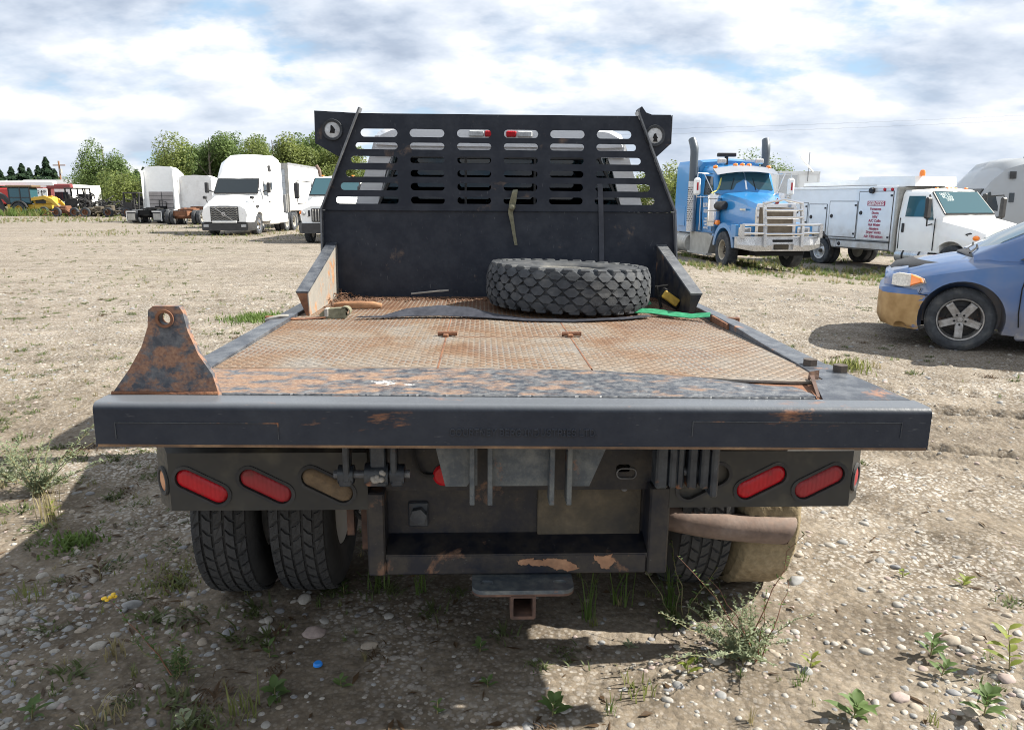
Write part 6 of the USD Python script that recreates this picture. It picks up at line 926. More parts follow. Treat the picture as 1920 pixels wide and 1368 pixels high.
for s in (-1, 1):
    part(gr_, 'quarter_glass', side_panel([(-0.46, s * 0.897, 0.985), (-0.90, s * 0.938, 0.985), (-0.90, s * 0.862, 1.27)], 0.012, s), M['windowdark'], smooth=False)
    part(gr_, 'door_window', side_panel([(-0.96, s * 0.948, 0.985), (-1.95, s * 0.957, 0.985), (-1.95, s * 0.835, 1.50), (-1.36, s * 0.835, 1.46)], 0.012, s), M['windowdark'], smooth=False); part(gr_, 'rear_window', side_panel([(-2.05, s * 0.96, 0.985), (-3.4, s * 0.96, 0.985), (-3.4, s * 0.84, 1.52), (-2.05, s * 0.835, 1.50)], 0.012, s), M['windowdark'], smooth=False)
    part(t, 'mirror', [skin(np.array([[(-0.72 + 0.10 * math.cos(a) * r, s * y, 1.09 + 0.085 * math.sin(a) * r) for a in np.arange(12) * math.pi / 6] for y, r in ((0.91, 0.4), (0.98, 0.9), (1.10, 1.0), (1.17, 0.85), (1.18, 0.5))]))], M['blackplastic'], smooth=45)
    for x in (-0.52, -2.0): part(t, 'door_gap', tube([(x - 0.06, s * 0.962, 0.95), (x - 0.01, s * 0.982, 0.85), (x + 0.02, s * 0.994, 0.70), (x + 0.02, s * 0.986, 0.45), (x + 0.0, s * 0.955, 0.30)], 0.006, 5), M['dark'])
    part(t, 'sill', box(-2.5, -0.50, s * 0.86, s * 0.955, 0.16, 0.235, 0.02), M['vanblue']); part(t, 'door_strip', box(-3.3, -0.60, s * 0.982, s * 0.998, 0.50, 0.56, 0.006), M['vanblue']); part(t, 'fender_seam', tube([(0.40, s * 0.945, 0.66), (0.42, s * 0.942, 0.60), (0.33, s * 0.955, 0.585)], 0.005, 5), M['dark'])
    for x in (0.0, -3.03):
        c = (x, s * 0.80, 0.338); tyr = part(t, 'wheel', mv(to_y(carcass(0.338, 0.215, 0.222, 64, 1.05)), *c), M['rubber_dusty'], smooth=50)
        rb = [mv(to_y(tread_blocks(0.341, 0.19, 60, 4, 0.006, 3, gap=0.1)), *c)]; part(tyr, 'tread', cat(rb), M['rubber_dusty'], smooth=False)
        alloy = worn(f'alloy_dull_{"l" if s > 0 else "r"}{"f" if x == 0 else "b"}', [(0.3, (0.20, 0.185, 0.17)), (0.6, (0.33, 0.32, 0.31)), (0.8, (0.42, 0.41, 0.40))], 14.0, rough=0.45, metal=0.45)
        part(tyr, 'rim_barrel', mv(to_y(lathe([(0.205, s * 0.02), (0.212, s * 0.098), (0.224, s * 0.104), (0.226, s * 0.095), (0.222, s * -0.09), (0.20, s * -0.08), (0.195, s * 0.0), (0.205, s * 0.02)], 48, 'x')), *c), alloy, smooth=40)
        part(tyr, 'brake_disc', mv(to_y(lathe([(0, s * 0.02), (0.13, s * 0.022), (0.135, s * 0.0), (0.20, s * -0.01), (0.20, s * -0.05), (0, s * -0.05)], 32, 'x')), *c), M['frame'])
        for i in range(5):
            a = math.pi / 2 + math.pi + i * 2 * math.pi / 5; spk = np.array([[(r * math.cos(a + da), s * dy, r * math.sin(a + da)) for r, da, dy in ((0.035, -1.0, 0.045), (0.07, -0.62, 0.055), (0.205, -0.19, 0.072), (0.205, 0.19, 0.072), (0.07, 0.62, 0.055), (0.035, 1.0, 0.045))]]); q2 = spk[0] + [0, s * 0.026, 0]; part(tyr, 'spoke', mv(skin(np.array([spk[0], q2, q2.mean(0) + (q2 - q2.mean(0)) * [0.86, 1, 0.86] + [0, s * 0.008, 0]])), *c), alloy, smooth=30)
            part(tyr, 'lug_nut', mv(cyl((0.055 * math.cos(a), s * 0.07, 0.055 * math.sin(a)), (0.055 * math.cos(a), s * 0.098, 0.055 * math.sin(a)), 0.011, 8), *c), M['dark'])
        part(tyr, 'centre_cap', mv(to_y(lathe([(0, s * 0.092), (0.026, s * 0.09), (0.036, s * 0.07), (0, s * 0.06)], 20, 'x')), *c), alloy)
part(t, 'underbody', [box(-3.6, -0.45, -0.75, 0.75, 0.18, 0.30), box(-0.5, 0.55, -0.5, 0.5, 0.2, 0.5)], M['dark'])

# ---------------------------------------------------------------- far left: backhoe, rig, wrecks, huts
M['yel'] = worn('machine_yellow', [(0.3, (0.50, 0.30, 0.03)), (0.7, (0.66, 0.42, 0.06))], 1.5, rough=0.5)
t = thing('backhoe_loader', 'yellow and black backhoe loader in tall grass at the far left', 'backhoe', (-53.6, 84.0, 0), 0.05)
part(t, 'bonnet', box(1.2, 3.4, -0.55, 0.55, 1.2, 2.0, 0.12), M['yel']); part(t, 'side_grille', box(1.5, 2.6, -0.57, -0.55, 1.3, 1.85), M['blackplastic']); part(t, 'frame', box(-1.6, 3.2, -0.5, 0.5, 0.7, 1.2, 0.05), M['yel'])
c_ = part(t, 'cab', box(-1.15, 1.15, -0.80, 0.80, 1.3, 3.0, 0.1), M['windowteal']); part(c_, 'roof', box(-1.35, 1.5, -0.9, 0.9, 3.0, 3.25, 0.08), M['tan']); part(c_, 'cab_post', [box(x - 0.06, x + 0.06, -0.83, -0.78, 1.3, 3.0) for x in (-1.1, 0.1, 1.12)] + [box(-1.15, 1.15, -0.83, -0.80, 1.9, 1.98)], M['blackplastic'], smooth=False)
for y in (-0.95, 0.95): wheel(t, -0.05, y, 0.72, 0.42, 0.36, disc=M['orange'] if False else M['yel'], outer=-1 if y < 0 else 1); wheel(t, 2.5, y * 0.95, 0.5, 0.34, 0.27, disc=M['yel'], outer=-1 if y < 0 else 1)
for y in (-0.72, 0.72): part(t, 'loader_arm', prism([(1.2, 1.9), (2.6, 2.15), (3.4, 1.8), (4.5, 0.55), (4.2, 0.45), (3.2, 1.45), (2.5, 1.75), (1.2, 1.6)], 'xz', y - 0.1, y + 0.1), M['yel'])
part(t, 'bucket', prism([(4.1, 0.2), (4.9, 0.15), (4.6, 0.55), (4.2, 0.95), (4.0, 0.7)], 'xz', -1.1, 1.1), M['yel']); part(t, 'rear_boom', prism([(-1.3, 1.2), (-2.0, 2.2), (-2.7, 2.6), (-3.3, 1.9), (-2.3, 0.4), (-2.0, 0.3), (-2.6, 1.9), (-2.1, 1.7), (-1.5, 0.9)], 'xz', -0.2, 0.2), M['blackplastic']); part(t, 'rear_fender', prism(Point(-0.05, 0.72).buffer(0.9).difference(Point(-0.05, 0.72).buffer(0.78)).intersection(sbox(-2, 0.9, 2, 3)), 'xz', -1.15, -0.75), M['blackplastic'])
part(t, 'exhaust', cyl((2.1, -0.2, 2.0), (2.1, -0.2, 2.7), 0.06, 8), M['dark'])
t = thing('boom_truck', 'red and white boom truck behind the yellow backhoe', 'boom truck', (-60.0, 93.5, 0), 0.0)
part(t, 'boom', box(-8, 4.4, -0.35, 0.35, 3.35, 3.95, 0.08), M['white']); part(t, 'body', box(-6, 1.2, -1.1, 1.1, 1.2, 3.1, 0.1), plain('rig_red', (0.42, 0.035, 0.03), 0.5)); part(t, 'boom_tip', box(3.4, 6.4, -0.3, 0.3, 3.0, 3.6, 0.1), plain('rig_dark_red', (0.20, 0.04, 0.04), 0.6)); part(t, 'cab', box(1.4, 3.6, -1.1, 1.1, 1.0, 3.2, 0.15), plain('rig_maroon', (0.12, 0.03, 0.03), 0.6)); part(t, 'upright_post', cyl((6.2, 0, 1.0), (6.2, 0, 3.3), 0.1, 8), M['dark'])
for x in (-5, -3.7, 2.4): wheel(t, x, -1.0, 0.5, 0.3, 0.28, outer=-1); wheel(t, x, 1.0, 0.5, 0.3, 0.28, outer=1)
t = thing('boxy_vehicle', 'boxy white vehicle with a wide dark windscreen behind the backhoe', 'vehicle', (-58.4, 97.5, 0), math.radians(-90)); m_ = part(t, 'body', skin(np.array([sec(0.0, [(2.3, 0.6), (2.35, 1.8), (2.35, 2.7), (2.2, 3.35), (0, 3.45)]), sec(-1.2, [(2.35, 0.6), (2.4, 1.8), (2.4, 2.9), (2.3, 3.6), (0, 3.7)]), sec(-7, [(2.35, 0.6), (2.4, 1.8), (2.4, 2.9), (2.3, 3.6), (0, 3.7)])])), M['white']); part(m_, 'windscreen', box(0.0, 0.06, -0.25, 1.9, 1.75, 2.7, 0.03), M['windowdark']); part(m_, 'mirror', box(0.0, 0.3, 1.95, 2.25, 1.6, 2.4, 0.05), M['blackplastic']); part(m_, 'window_sticker', box(0.055, 0.075, -0.15, 0.25, 2.2, 2.6), M['white_dirty'])
for s in (-1, 1): wheel(t, -1.0, s * 2.0, 0.5, 0.3, 0.28, outer=s)
t = thing('yard_sign', 'white board sign lettered HQ-HP on a white post', 'sign', (-55.4, 90.0, 0)); b_ = part(t, 'board', box(-0.85, 0.85, -0.03, 0.03, 2.05, 3.0, 0.02), M['white']); part(t, 'post', box(-0.07, 0.07, 0.03, 0.15, 0, 2.9), M['white']); vehicle_text(t, b_, 'HQ-HP', 0.36, (0, -0.03, 2.60), (1, 0, 0), (0, 0, 1), BKT, 1.35)
def wreck(name, label, loc, seed, w, h, mat, n=46, cabshell=True, group=None):
    r = np.random.default_rng(seed); t = thing(name, label, 'wreck', loc, r.uniform(-0.3, 0.3), group)
    for y in (-0.5, 0.5): part(t, 'chassis_rail', rod((-w / 2, y, 0.55 + r.uniform(-0.1, 0.2)), (w / 2, y, 0.45 + r.uniform(-0.1, 0.1)), 0.12, 0.22), mat)
    if cabshell:
        part(t, 'cab_shell', [rod((a, y, 0.6), (a + r.uniform(-0.1, 0.1), y * 0.9, h), 0.12) for a in (-w * 0.42, -w * 0.05, w * 0.12) for y in (-0.9, 0.9)] + [box(-w * 0.46, w * 0.14, -0.95, 0.95, h - 0.08, h + 0.06, 0.04), box(-w * 0.46, -w * 0.1, -0.97, -0.9, 0.6, h * 0.62), box(-w * 0.2, w * 0.1, 0.3, 0.9, 0.5, h * 0.8)], mat, smooth=False)
    bars = []
    for i in range(n):
        p0 = np.array([r.uniform(-w / 2, w / 2), r.uniform(-1, 1), r.uniform(0.2, h * 0.65)]); d = r.normal(0, 1, 3) * [0.8, 0.4, 0.45]; p1 = p0 + d; p1[2] = np.clip(p1[2], 0.1, h * 0.85); mid = (p0 + p1) / 2 + r.normal(0, 0.12, 3); bars.append(tube([p0, mid, p1], r.uniform(0.025, 0.09), 6))
    part(t, 'bent_metal', cat(bars), mat, smooth=False, kind='stuff')
    for i in range(3): a = r.uniform(-w / 2, w / 2); part(t, 'engine_lump', box(a - 0.35, a + 0.35, -0.5, 0.4, 0.35, r.uniform(0.7, 1.2), 0.08), mat)
    for x in (-w * 0.33, w * 0.33): wheel(t, x, -0.95, 0.48, 0.28, 0.27, outer=-1, disc=M['rust'])
    return t
M['burnt'] = worn('burnt_black_metal', [(0.3, (0.010, 0.010, 0.011)), (0.6, (0.028, 0.027, 0.027)), (0.8, (0.07, 0.062, 0.058))], 2.0, rough=0.75)
wreck('burnt_truck', 'burnt-out black truck shell standing in the scrap row', (-46.2, 82.5, 0), 5, 3.4, 2.9, M['burnt'], n=80)
wreck('burnt_truck', 'low heap of burnt black truck frames right of the burnt shell', (-42.3, 80.5, 0), 9, 4.6, 2.5, M['burnt'], n=120, cabshell=False)
wreck('crushed_cab', 'crushed black truck cab next to a white bonnet panel', (-36.9, 76.0, 0), 12, 2.8, 2.35, M['burnt'])
t = thing('bonnet_panel', 'loose white truck bonnet leaning by the crushed cab', 'bonnet', (-34.6, 74.2, 0), 0.2); part(t, 'shell', skin(np.array([sec(x, [(0.8, 0.35), (0.9, 0.8), (0.7, z), (0, z + 0.1)]) for x, z in ((-0.9, 1.0), (0.0, 1.9), (0.7, 2.2))])), M['white'])
for i, (x, y, w_) in enumerate(((-45.0, 78.0, 3.0), (-41.6, 77.0, 3.2))): wreck('axle_heap', ['rusty brown axles and beams lying left in the scrap row', 'rusty grey axles lying in front of the burnt frames'][i], (x, y, 0), 20 + i, w_, 0.95, [M['rust'], M['muddy']][i], n=34, cabshell=False)
t = thing('wheel_pile', 'small pile of old wheels left of the burnt truck', 'wheels', (-49.8, 84.5, 0)); 
for i in range(4): wheel(t, -0.9 + 0.7 * i, 0.2 * (i % 2), 0.5, 0.28, 0.27, outer=-1, disc=M['alu_dull'] if i % 2 else M['rust'])
t = thing('far_house', 'long low building with grey roof beyond the scrap row', 'building', (-85.0, 142.0, 0)); w_ = part(t, 'wall', box(-4.8, 4.8, -3.5, 3.5, 0, 3.6), worn('far_wall', [(0.3, (0.38, 0.34, 0.29)), (0.7, (0.45, 0.41, 0.35))], 0.5, rough=0.8)); part(t, 'roof', prism([(-4.0, 3.55), (4.0, 3.55), (0, 5.4)], 'yz', -5.2, 5.2), worn('grey_roof', [(0.3, (0.22, 0.22, 0.22)), (0.7, (0.30, 0.30, 0.31))], 1.0, rough=0.8)); 
for x in (-3, 0, 3): part(w_, 'window', box(x - 0.5, x + 0.5, -3.54, -3.49, 1.4, 2.5), M['windowdark'])
t = thing('utility_pole', 'wooden utility pole standing among the trees on the left', 'utility pole', (-88.6, 151.0, 0)); part(t, 'pole', cyl((0, 0, 0), (0, 0, 9.2), 0.16, 8), M['wood']); part(t, 'crossarm', box(-1.2, 1.2, -0.08, 0.08, 8.3, 8.5), M['wood']); part(t, 'transformer', cyl((0.35, -0.2, 6.8), (0.35, -0.2, 7.7), 0.25, 10), M['alu_dull'])
t = thing('power_line', 'two thin overhead wires crossing the sky on the right', 'power line', (30, 150, 0))
for k_, (dz, dy) in enumerate(((0, 0), (1.0, 0.8))): part(t, 'wire', tube([(x_ - 30, dy + 0.05 * x_, 14.0 + dz + 0.042 * x_ + 1.6 * ((x_ - 70) / 100.0) ** 2 - 1.2) for x_ in np.linspace(-15, 190, 30)], 0.014, 4), M['edge'])
for x_ in (-15.0, 190.0): part(t, 'line_pole', cyl((x_ - 30, 0.05 * x_ + 0.4, 0), (x_ - 30, 0.05 * x_ + 0.4, 16.5 + 0.042 * x_), 0.2, 8), M['wood'])
# ---------------------------------------------------------------- trees
def leaf_cloud(centres, radii, n, size, r, flat=0.75):
    """leaf clumps (small bent quads) spread through ellipsoids, denser near their skins."""
    w = np.array([a * b * c for a, b, c in radii]) ** 0.67; k = r.choice(len(radii), n, p=w / w.sum()); C, R_ = np.asarray(centres)[k], np.asarray(radii)[k]
    d = r.normal(0, 1, (n, 3)); d /= np.linalg.norm(d, axis=1, keepdims=True); rad = r.random(n) ** 0.38 * (0.78 + 0.42 * meshkit.noise(d * 2.2 + k[:, None] * 3.7, 5)); P = C + d * R_ * rad[:, None]
    nrm = d * 0.8 + r.normal(0, 0.7, (n, 3)) + [0, 0, 0.35]; nrm /= np.linalg.norm(nrm, axis=1, keepdims=True); a = np.cross(nrm, r.normal(0, 1, (n, 3))); a /= np.linalg.norm(a, axis=1, keepdims=True); b = np.cross(nrm, a)
    s = size * r.uniform(0.6, 1.35, n)[:, None]; v = np.stack([P - a * s * 0.5, P + b * s * 0.36 + nrm * s * 0.08, P + a * s * 0.5, P - b * s * 0.36 + nrm * s * 0.08], 1).reshape(-1, 3)
    i = np.arange(n)[:, None] * 4; f = np.concatenate([i + [0, 1, 2], i + [0, 2, 3]]); return trimesh.Trimesh(v, f, process=False)
GREEN = [(0.20, (0.085, 0.130, 0.042)), (0.45, (0.150, 0.215, 0.066)), (0.62, (0.22, 0.28, 0.085)), (0.85, (0.32, 0.34, 0.11))]
YEL = [(0.20, (0.11, 0.145, 0.045)), (0.45, (0.21, 0.25, 0.07)), (0.62, (0.31, 0.315, 0.09)), (0.85, (0.43, 0.39, 0.13))]
M['leaf'] = leafmat('poplar_leaves', GREEN, 0.5, 0.45); M['leaf_yellow'] = leafmat('poplar_leaves_yellowing', YEL, 0.5, 0.45); M['leaf_dark'] = leafmat('spruce_needles', [(0.2, (0.018, 0.038, 0.020)), (0.6, (0.040, 0.070, 0.034)), (0.85, (0.07, 0.10, 0.045))], 0.8, 0.15)
M['bark'] = worn('bark', [(0.3, (0.10, 0.085, 0.065)), (0.7, (0.22, 0.19, 0.155))], 3.0, rough=0.9)
def tree(label, x, y, h, w, seed, mat='leaf', group=None, n=3800, base=0.0, size=0.36):
    r = np.random.default_rng(seed); t = thing('poplar_tree', label, 'tree', (x, y, base), 0, group)
    part(t, 'trunk', tube([(0, 0, -0.3), (r.uniform(-0.2, 0.2), 0, h * 0.35), (r.uniform(-0.3, 0.3), 0.1, h * 0.7), (r.uniform(-0.3, 0.3), 0, h * 0.93)], [0.022 * h, 0.017 * h, 0.010 * h, 0.004 * h], 7), M['bark'], smooth=True)
    cs, rs, lim = [], [], []
    for i in range(11):
        u = r.uniform(0.16, 0.95); a = r.uniform(0, 6.28); k = w * 0.34 * (0.45 + 1.2 * math.sin(math.pi * min(1, u * 0.85 + 0.12))) ; c = np.array([math.cos(a) * k * r.uniform(0.3, 1.0), math.sin(a) * k * r.uniform(0.3, 1.0), u * h * 0.94]); cs.append(c); q = w * r.uniform(0.15, 0.29); rs.append((q, q, q * r.uniform(1.0, 1.7)))
        lim.append(tube([(0, 0, max(0.2, c[2] - 0.22 * h)), c * [0.5, 0.5, 1] - [0, 0, 0.06 * h], c], [0.006 * h, 0.004 * h, 0.002 * h], 5))
    part(t, 'limb', cat(lim), M['bark'], smooth=True, kind='stuff'); cr = leaf_cloud(cs, rs, n, size, r); k_ = h / np.percentile(cr.vertices[:, 2], 99.93); cr.apply_scale([1, 1, k_]); part(t, 'crown', cr, M[mat], smooth=False); return t
def spruce(label, x, y, h, w, seed, group=None, n=1500):
    r = np.random.default_rng(seed); t = thing('spruce_tree', label, 'tree', (x, y, 0), 0, group); part(t, 'trunk', tube([(0, 0, 0), (0, 0, h * 0.95)], [0.018 * h, 0.003 * h], 6), M['bark'])
    u = r.random(n) ** 0.75; a = r.uniform(0, 6.28, n); lay_ = 0.75 + 0.25 * np.cos(u * 40 + a * 0.5); rad = (1 - u) * w * 0.5 * (0.35 + 0.65 * r.random(n) ** 0.4) * lay_ + 0.05; P = np.stack([rad * np.cos(a), rad * np.sin(a), u * h * 0.97 + 0.04 * h], 1)
    d = np.stack([np.cos(a), np.sin(a), np.full(n, -0.45)], 1); s = (0.45 + 0.035 * h) * r.uniform(0.6, 1.2, n)[:, None]; side = np.stack([-np.sin(a), np.cos(a), r.normal(0, 0.3, n)], 1); v = np.stack([P - d * s * 0.5, P + side * s * 0.28, P + d * s * 0.5, P - side * s * 0.28], 1).reshape(-1, 3); i = np.arange(n)[:, None] * 4
    part(t, 'crown', trimesh.Trimesh(v, np.concatenate([i + [0, 1, 2], i + [0, 2, 3]]), process=False), M['leaf_dark'], smooth=False); return t
def px_x(u, y): return (u - 960) / 1400 * (y * 0.977 + 0.2)
def top_h(v, y): return 1.57 + y * math.tan(math.atan((684 - v) / 1400) - math.radians(PITCH))
G1 = 'poplars in the tree line behind the white trucks'
for i, (u, v, y, w, mat, n) in enumerate(((318, 249, 98, 5.2, 'leaf_yellow', 4200), (362, 262, 104, 4.6, 'leaf', 3600), (398, 247, 100, 5.2, 'leaf', 4200), (440, 250, 106, 5.2, 'leaf', 4200), (478, 256, 101, 4.8, 'leaf_yellow', 3600), (518, 252, 108, 5.2, 'leaf', 4000), (556, 250, 100, 4.8, 'leaf_yellow', 4200), (592, 247, 104, 5.0, 'leaf', 4200), (634, 262, 100, 5.0, 'leaf_yellow', 3600), (672, 285, 112, 5.0, 'leaf', 3000))):
    tree(['tall yellowing poplar at the left end of the tree line behind the white trucks', 'lower green poplar right of the yellowing end poplar', 'green poplar just left above the white tractor roof', 'green poplar right above the white tractor roof', 'yellow-tinted poplar right of the white tractor roof', 'green poplar above the grey roll door truck', 'yellow-green poplar above the box truck side', 'green poplar left of the headboard lamp', 'yellow-green poplar directly behind the left headboard lamp box', 'poplar seen only through the headboard slots'][i], px_x(u, y), y, top_h(v, y), w * 1.6, 300 + i, mat, G1, int(n * 3.6), size=0.26)
G3 = 'low poplars filling the tree line behind the white trucks'
for i, (u, v, y) in enumerate(((340, 278, 112), (382, 268, 114), (420, 270, 116), (460, 272, 112), (500, 268, 115), (538, 270, 113), (576, 268, 116), (612, 268, 114))):
    tree(['low poplar behind the yellowing poplar at the left end', 'low poplar filling the first gap of the tree line', 'low poplar filling the second gap, above the white tractor', 'low poplar behind the white tractor roof', 'low poplar right of the white tractor roof', 'low poplar over the box truck roof', 'low poplar over the right end of the box truck', 'low poplar left of the headboard corner'][i], px_x(u, y), y, top_h(v, y), 8.0, 400 + i, 'leaf' if i % 2 else 'leaf_yellow', G3, 7000, size=0.28)
tree('big lone green poplar between utility pole and scrap row', px_x(205, 118), 118, top_h(262, 118), 7.6, 331, 'leaf', None, 15000, size=0.26)
tree('yellow-green bushy tree in front of the lone poplar', px_x(236, 108), 108, top_h(318, 108), 7.5, 332, 'leaf_yellow', None, 6500, size=0.30); tree('rounded mid-green tree left of the lone poplar', px_x(160, 122), 122, top_h(314, 122), 7.5, 333, 'leaf', None, 6500, size=0.30); tree('low green tree beyond the grey roofed building', px_x(118, 165), 165, top_h(324, 165), 11.0, 334, 'leaf', None, 3600)
G2 = 'dark spruces beyond the far left yard edge'
for i, (u, v, y, w) in enumerate(((8, 318, 170, 5.5), (30, 314, 175, 5.5), (50, 308, 168, 6.0), (63, 316, 178, 5.0), (80, 312, 166, 5.2), (96, 296, 160, 5.0), (110, 318, 172, 4.8), (-12, 312, 170, 6.0), (262, 320, 140, 4.6), (276, 316, 150, 4.8), (250, 326, 150, 4.2))):
    spruce(['dark spruce near the left picture edge', 'dark spruce second from the left edge', 'broad dark spruce above the backhoe', 'dark spruce right of the broad one above the backhoe', 'dark spruce left of the tallest spruce', 'tallest pointed spruce left of the utility pole', 'short spruce right of the tallest spruce', 'spruce cut by the left picture edge', 'dark spruce left of the rear-facing white tractor', 'dark spruce partly behind the rear-facing white tractor', 'small dark spruce right of the lone poplar'][i], px_x(u, y), y, top_h(v, y), w * 1.75, 360 + i, G2, 2400)
tree('leafy poplar top showing above the blue tractor cab', px_x(1425, 66), 66, top_h(280, 66), 6.8, 341, 'leaf', None, 7500, size=0.20); tree('green tree between the headboard and the blue tractor', px_x(1248, 85), 85, top_h(302, 85), 6.5, 342, 'leaf_yellow', None, 6000, size=0.26); tree('small green tree low behind the blue sleeper', px_x(1275, 95), 95, top_h(318, 95), 7.0, 343, 'leaf', None, 6000, size=0.28)
# ---------------------------------------------------------------- grass and weeds
def blades(n, h, spread, r, w=0.006, bend=0.5):
    """a tuft of n curved blades, each 3 quads."""
    vs, fs, c = [], [], 0
    for _ in range(n):
        a = r.uniform(0, 6.28); p = np.array([r.normal(0, spread * 0.3), r.normal(0, spread * 0.3), 0]); hh = h * r.uniform(0.5, 1.1); b = bend * r.uniform(0.2, 1.0) * hh; d = np.array([math.cos(a), math.sin(a), 0]); s = np.array([-d[1], d[0], 0]) * w * r.uniform(0.6, 1.3)
        pts = [p, p + d * b * 0.18 + [0, 0, hh * 0.45], p + d * b * 0.55 + [0, 0, hh * 0.82], p + d * b + [0, 0, hh]]; ws = (1, 0.9, 0.6, 0.08)
        for q, k in zip(pts, ws): vs += [q - s * k, q + s * k]
        for j in range(3): fs += [(c + 2 * j, c + 2 * j + 1, c + 2 * j + 3), (c + 2 * j, c + 2 * j + 3, c + 2 * j + 2)]
        c += 8
    return trimesh.Trimesh(vs, fs, process=False)
def gmat(name, a, b, c): return leafmat(name, [(0.25, a), (0.55, b), (0.8, c)], 6.0, 0.45, 0.6)
M['grass'] = gmat('grass_green', (0.08, 0.13, 0.03), (0.15, 0.22, 0.05), (0.25, 0.29, 0.085)); M['grass_dry'] = gmat('grass_dry', (0.24, 0.20, 0.10), (0.36, 0.32, 0.18), (0.46, 0.42, 0.27)); M['grass_mix'] = gmat('grass_mixed', (0.13, 0.15, 0.045), (0.23, 0.24, 0.085), (0.36, 0.34, 0.16))
M['low_weed'] = gmat('low_weed_olive', (0.075, 0.095, 0.035), (0.13, 0.155, 0.06), (0.20, 0.21, 0.10)); M['weed_brown'] = gmat('dead_weed', (0.07, 0.045, 0.025), (0.14, 0.09, 0.05), (0.22, 0.15, 0.09))
r5 = np.random.default_rng(55); tufts = [blades(16, 1.0, 0.35, r5, 0.030), blades(14, 1.0, 0.5, r5, 0.028, 0.8), blades(18, 0.8, 0.45, r5, 0.026, 1.0), blades(34, 0.40, 1.3, r5, 0.060, 2.2), blades(40, 0.30, 1.6, r5, 0.050, 2.6)]
gp_, gs_, gi_ = [], [], []
def grass_zone(n, x0, x1, y0, y1, h, test=lambda x, y: True, ids=(0, 1, 2, 3, 4)):
    k = 0
    for _ in range(n * 4):
        if k >= n: break
        x, y = r5.uniform(x0, x1), r5.uniform(y0, y1)
        if not test(x, y) or meshkit.fbm(np.array([[x * 0.35, y * 0.35, 3.0]]), 3, 8)[0] < 0.44 + r5.normal(0, 0.06): continue
        gp_.append((x, y, float(low(x, y)) - 0.01)); s = h * r5.uniform(0.5, 1.35); gs_.append(s); gi_.append(r5.choice(ids)); k += 1
grass_zone(1500, -75, -24, 79, 98, 0.75, ids=(0, 1, 3, 4, 5)); grass_zone(900, -45, -14, 54, 76, 0.22, ids=(1, 3, 4, 5)); grass_zone(1500, -24, -5, 34, 56, 0.11, ids=(1, 3, 4)); grass_zone(700, -17, -5, 28.5, 37, 0.07, ids=(1, 3, 4))
grass_zone(4200, 3.2, 18, 19.5, 33, 0.13, ids=(1, 2, 3, 4, 5)); grass_zone(700, 4, 18, 17.0, 21.5, 0.09, ids=(1, 3, 4)); grass_zone(500, 2, 14, 33, 60, 0.25)
for y0, y1, x0, x1, n, h in ((3.4, 6, -4.5, -1.35, 170, 0.045), (6, 10, -7.5, -1.5, 420, 0.045), (10, 20, -14, -2.0, 520, 0.055), (5, 10, 1.7, 6.0, 60, 0.045), (10, 20, 2.5, 9, 90, 0.06), (2.0, 3.4, -2.3, -0.4, 90, 0.035), (1.9, 3.0, 0.2, 2.2, 35, 0.045)): grass_zone(n, x0, x1, y0, y1, h, ids=(1, 2, 3, 4, 5))
for y0, y1, x0, x1, n in ((3.2, 7, -5.0, -1.35, 230), (7, 15, -11, -1.5, 420), (15, 28, -20, -3, 420), (4, 9, 1.8, 5.5, 60), (9, 19, 2, 10, 130), (1.9, 3.2, -2.2, 2.2, 60)):
    for h_, ids_ in ((0.075, (6, 6, 8)), (0.075, (7, 9, 9))): grass_zone(n // 2, x0, x1, y0, y1, h_, ids=ids_)
gq = yaw_tilt(len(gp_), 0.06, r5)
gg = instancer('/World/grass', [tufts[0], tufts[1], tufts[2], tufts[0].copy(), tufts[1].copy(), tufts[2].copy(), tufts[3], tufts[4], tufts[3].copy(), tufts[4].copy()], gp_, gi_, gs_, gq, [M['grass'], M['grass'], M['grass'], M['grass_dry'], M['grass_mix'], M['grass_mix'], M['low_weed'], M['weed_brown'], M['low_weed'], M['low_weed']], ['grass_tuft'] + [f'grass_tuft_{i:03d}' for i in range(1, 10)])
tag(gg, 'patchy short grass and dry tufts growing across the yard', 'grass', kind='stuff')
M['weed'] = gmat('weed_green', (0.09, 0.145, 0.045), (0.15, 0.22, 0.075), (0.23, 0.29, 0.115)); M['weed_pale'] = gmat('weed_silver_green', (0.21, 0.25, 0.15), (0.32, 0.36, 0.23), (0.46, 0.49, 0.36)); M['weed_stem'] = worn('weed_stem', [(0.3, (0.12, 0.11, 0.045)), (0.7, (0.22, 0.19, 0.085))], 20.0, rough=0.7); M['stem_red'] = worn('weed_stem_red', [(0.3, (0.13, 0.05, 0.03)), (0.7, (0.22, 0.11, 0.055))], 20.0, rough=0.7); M['lime'] = gmat('weed_lime', (0.16, 0.20, 0.035), (0.26, 0.29, 0.06), (0.36, 0.36, 0.10))
def leaf_mesh(p, d, n, L, W):
    """one pointed leaf from p along d with normal n, folded a little along the midrib."""
    d = np.asarray(d, float) / np.linalg.norm(d); s = np.cross(n, d); s /= np.linalg.norm(s) + 1e-9; n = np.cross(d, s)
    pts = [p]; 
    for t, w, dr in ((0.3, 0.85, 0.0), (0.6, 1.0, -0.04), (0.85, 0.5, -0.12)): c = p + d * L * t + n * L * dr; pts += [c - s * W * w / 2 + n * W * 0.15, c, c + s * W * w / 2 + n * W * 0.15]
    pts.append(p + d * L - n * L * 0.2); f = [(0, 1, 2), (0, 2, 3)]
    for k in (1, 4): f += [(k, k + 3, k + 4), (k, k + 4, k + 1), (k + 1, k + 4, k + 5), (k + 1, k + 5, k + 2)]
    f += [(7, 10, 8), (8, 10, 9)]; return trimesh.Trimesh(pts, f, process=False)
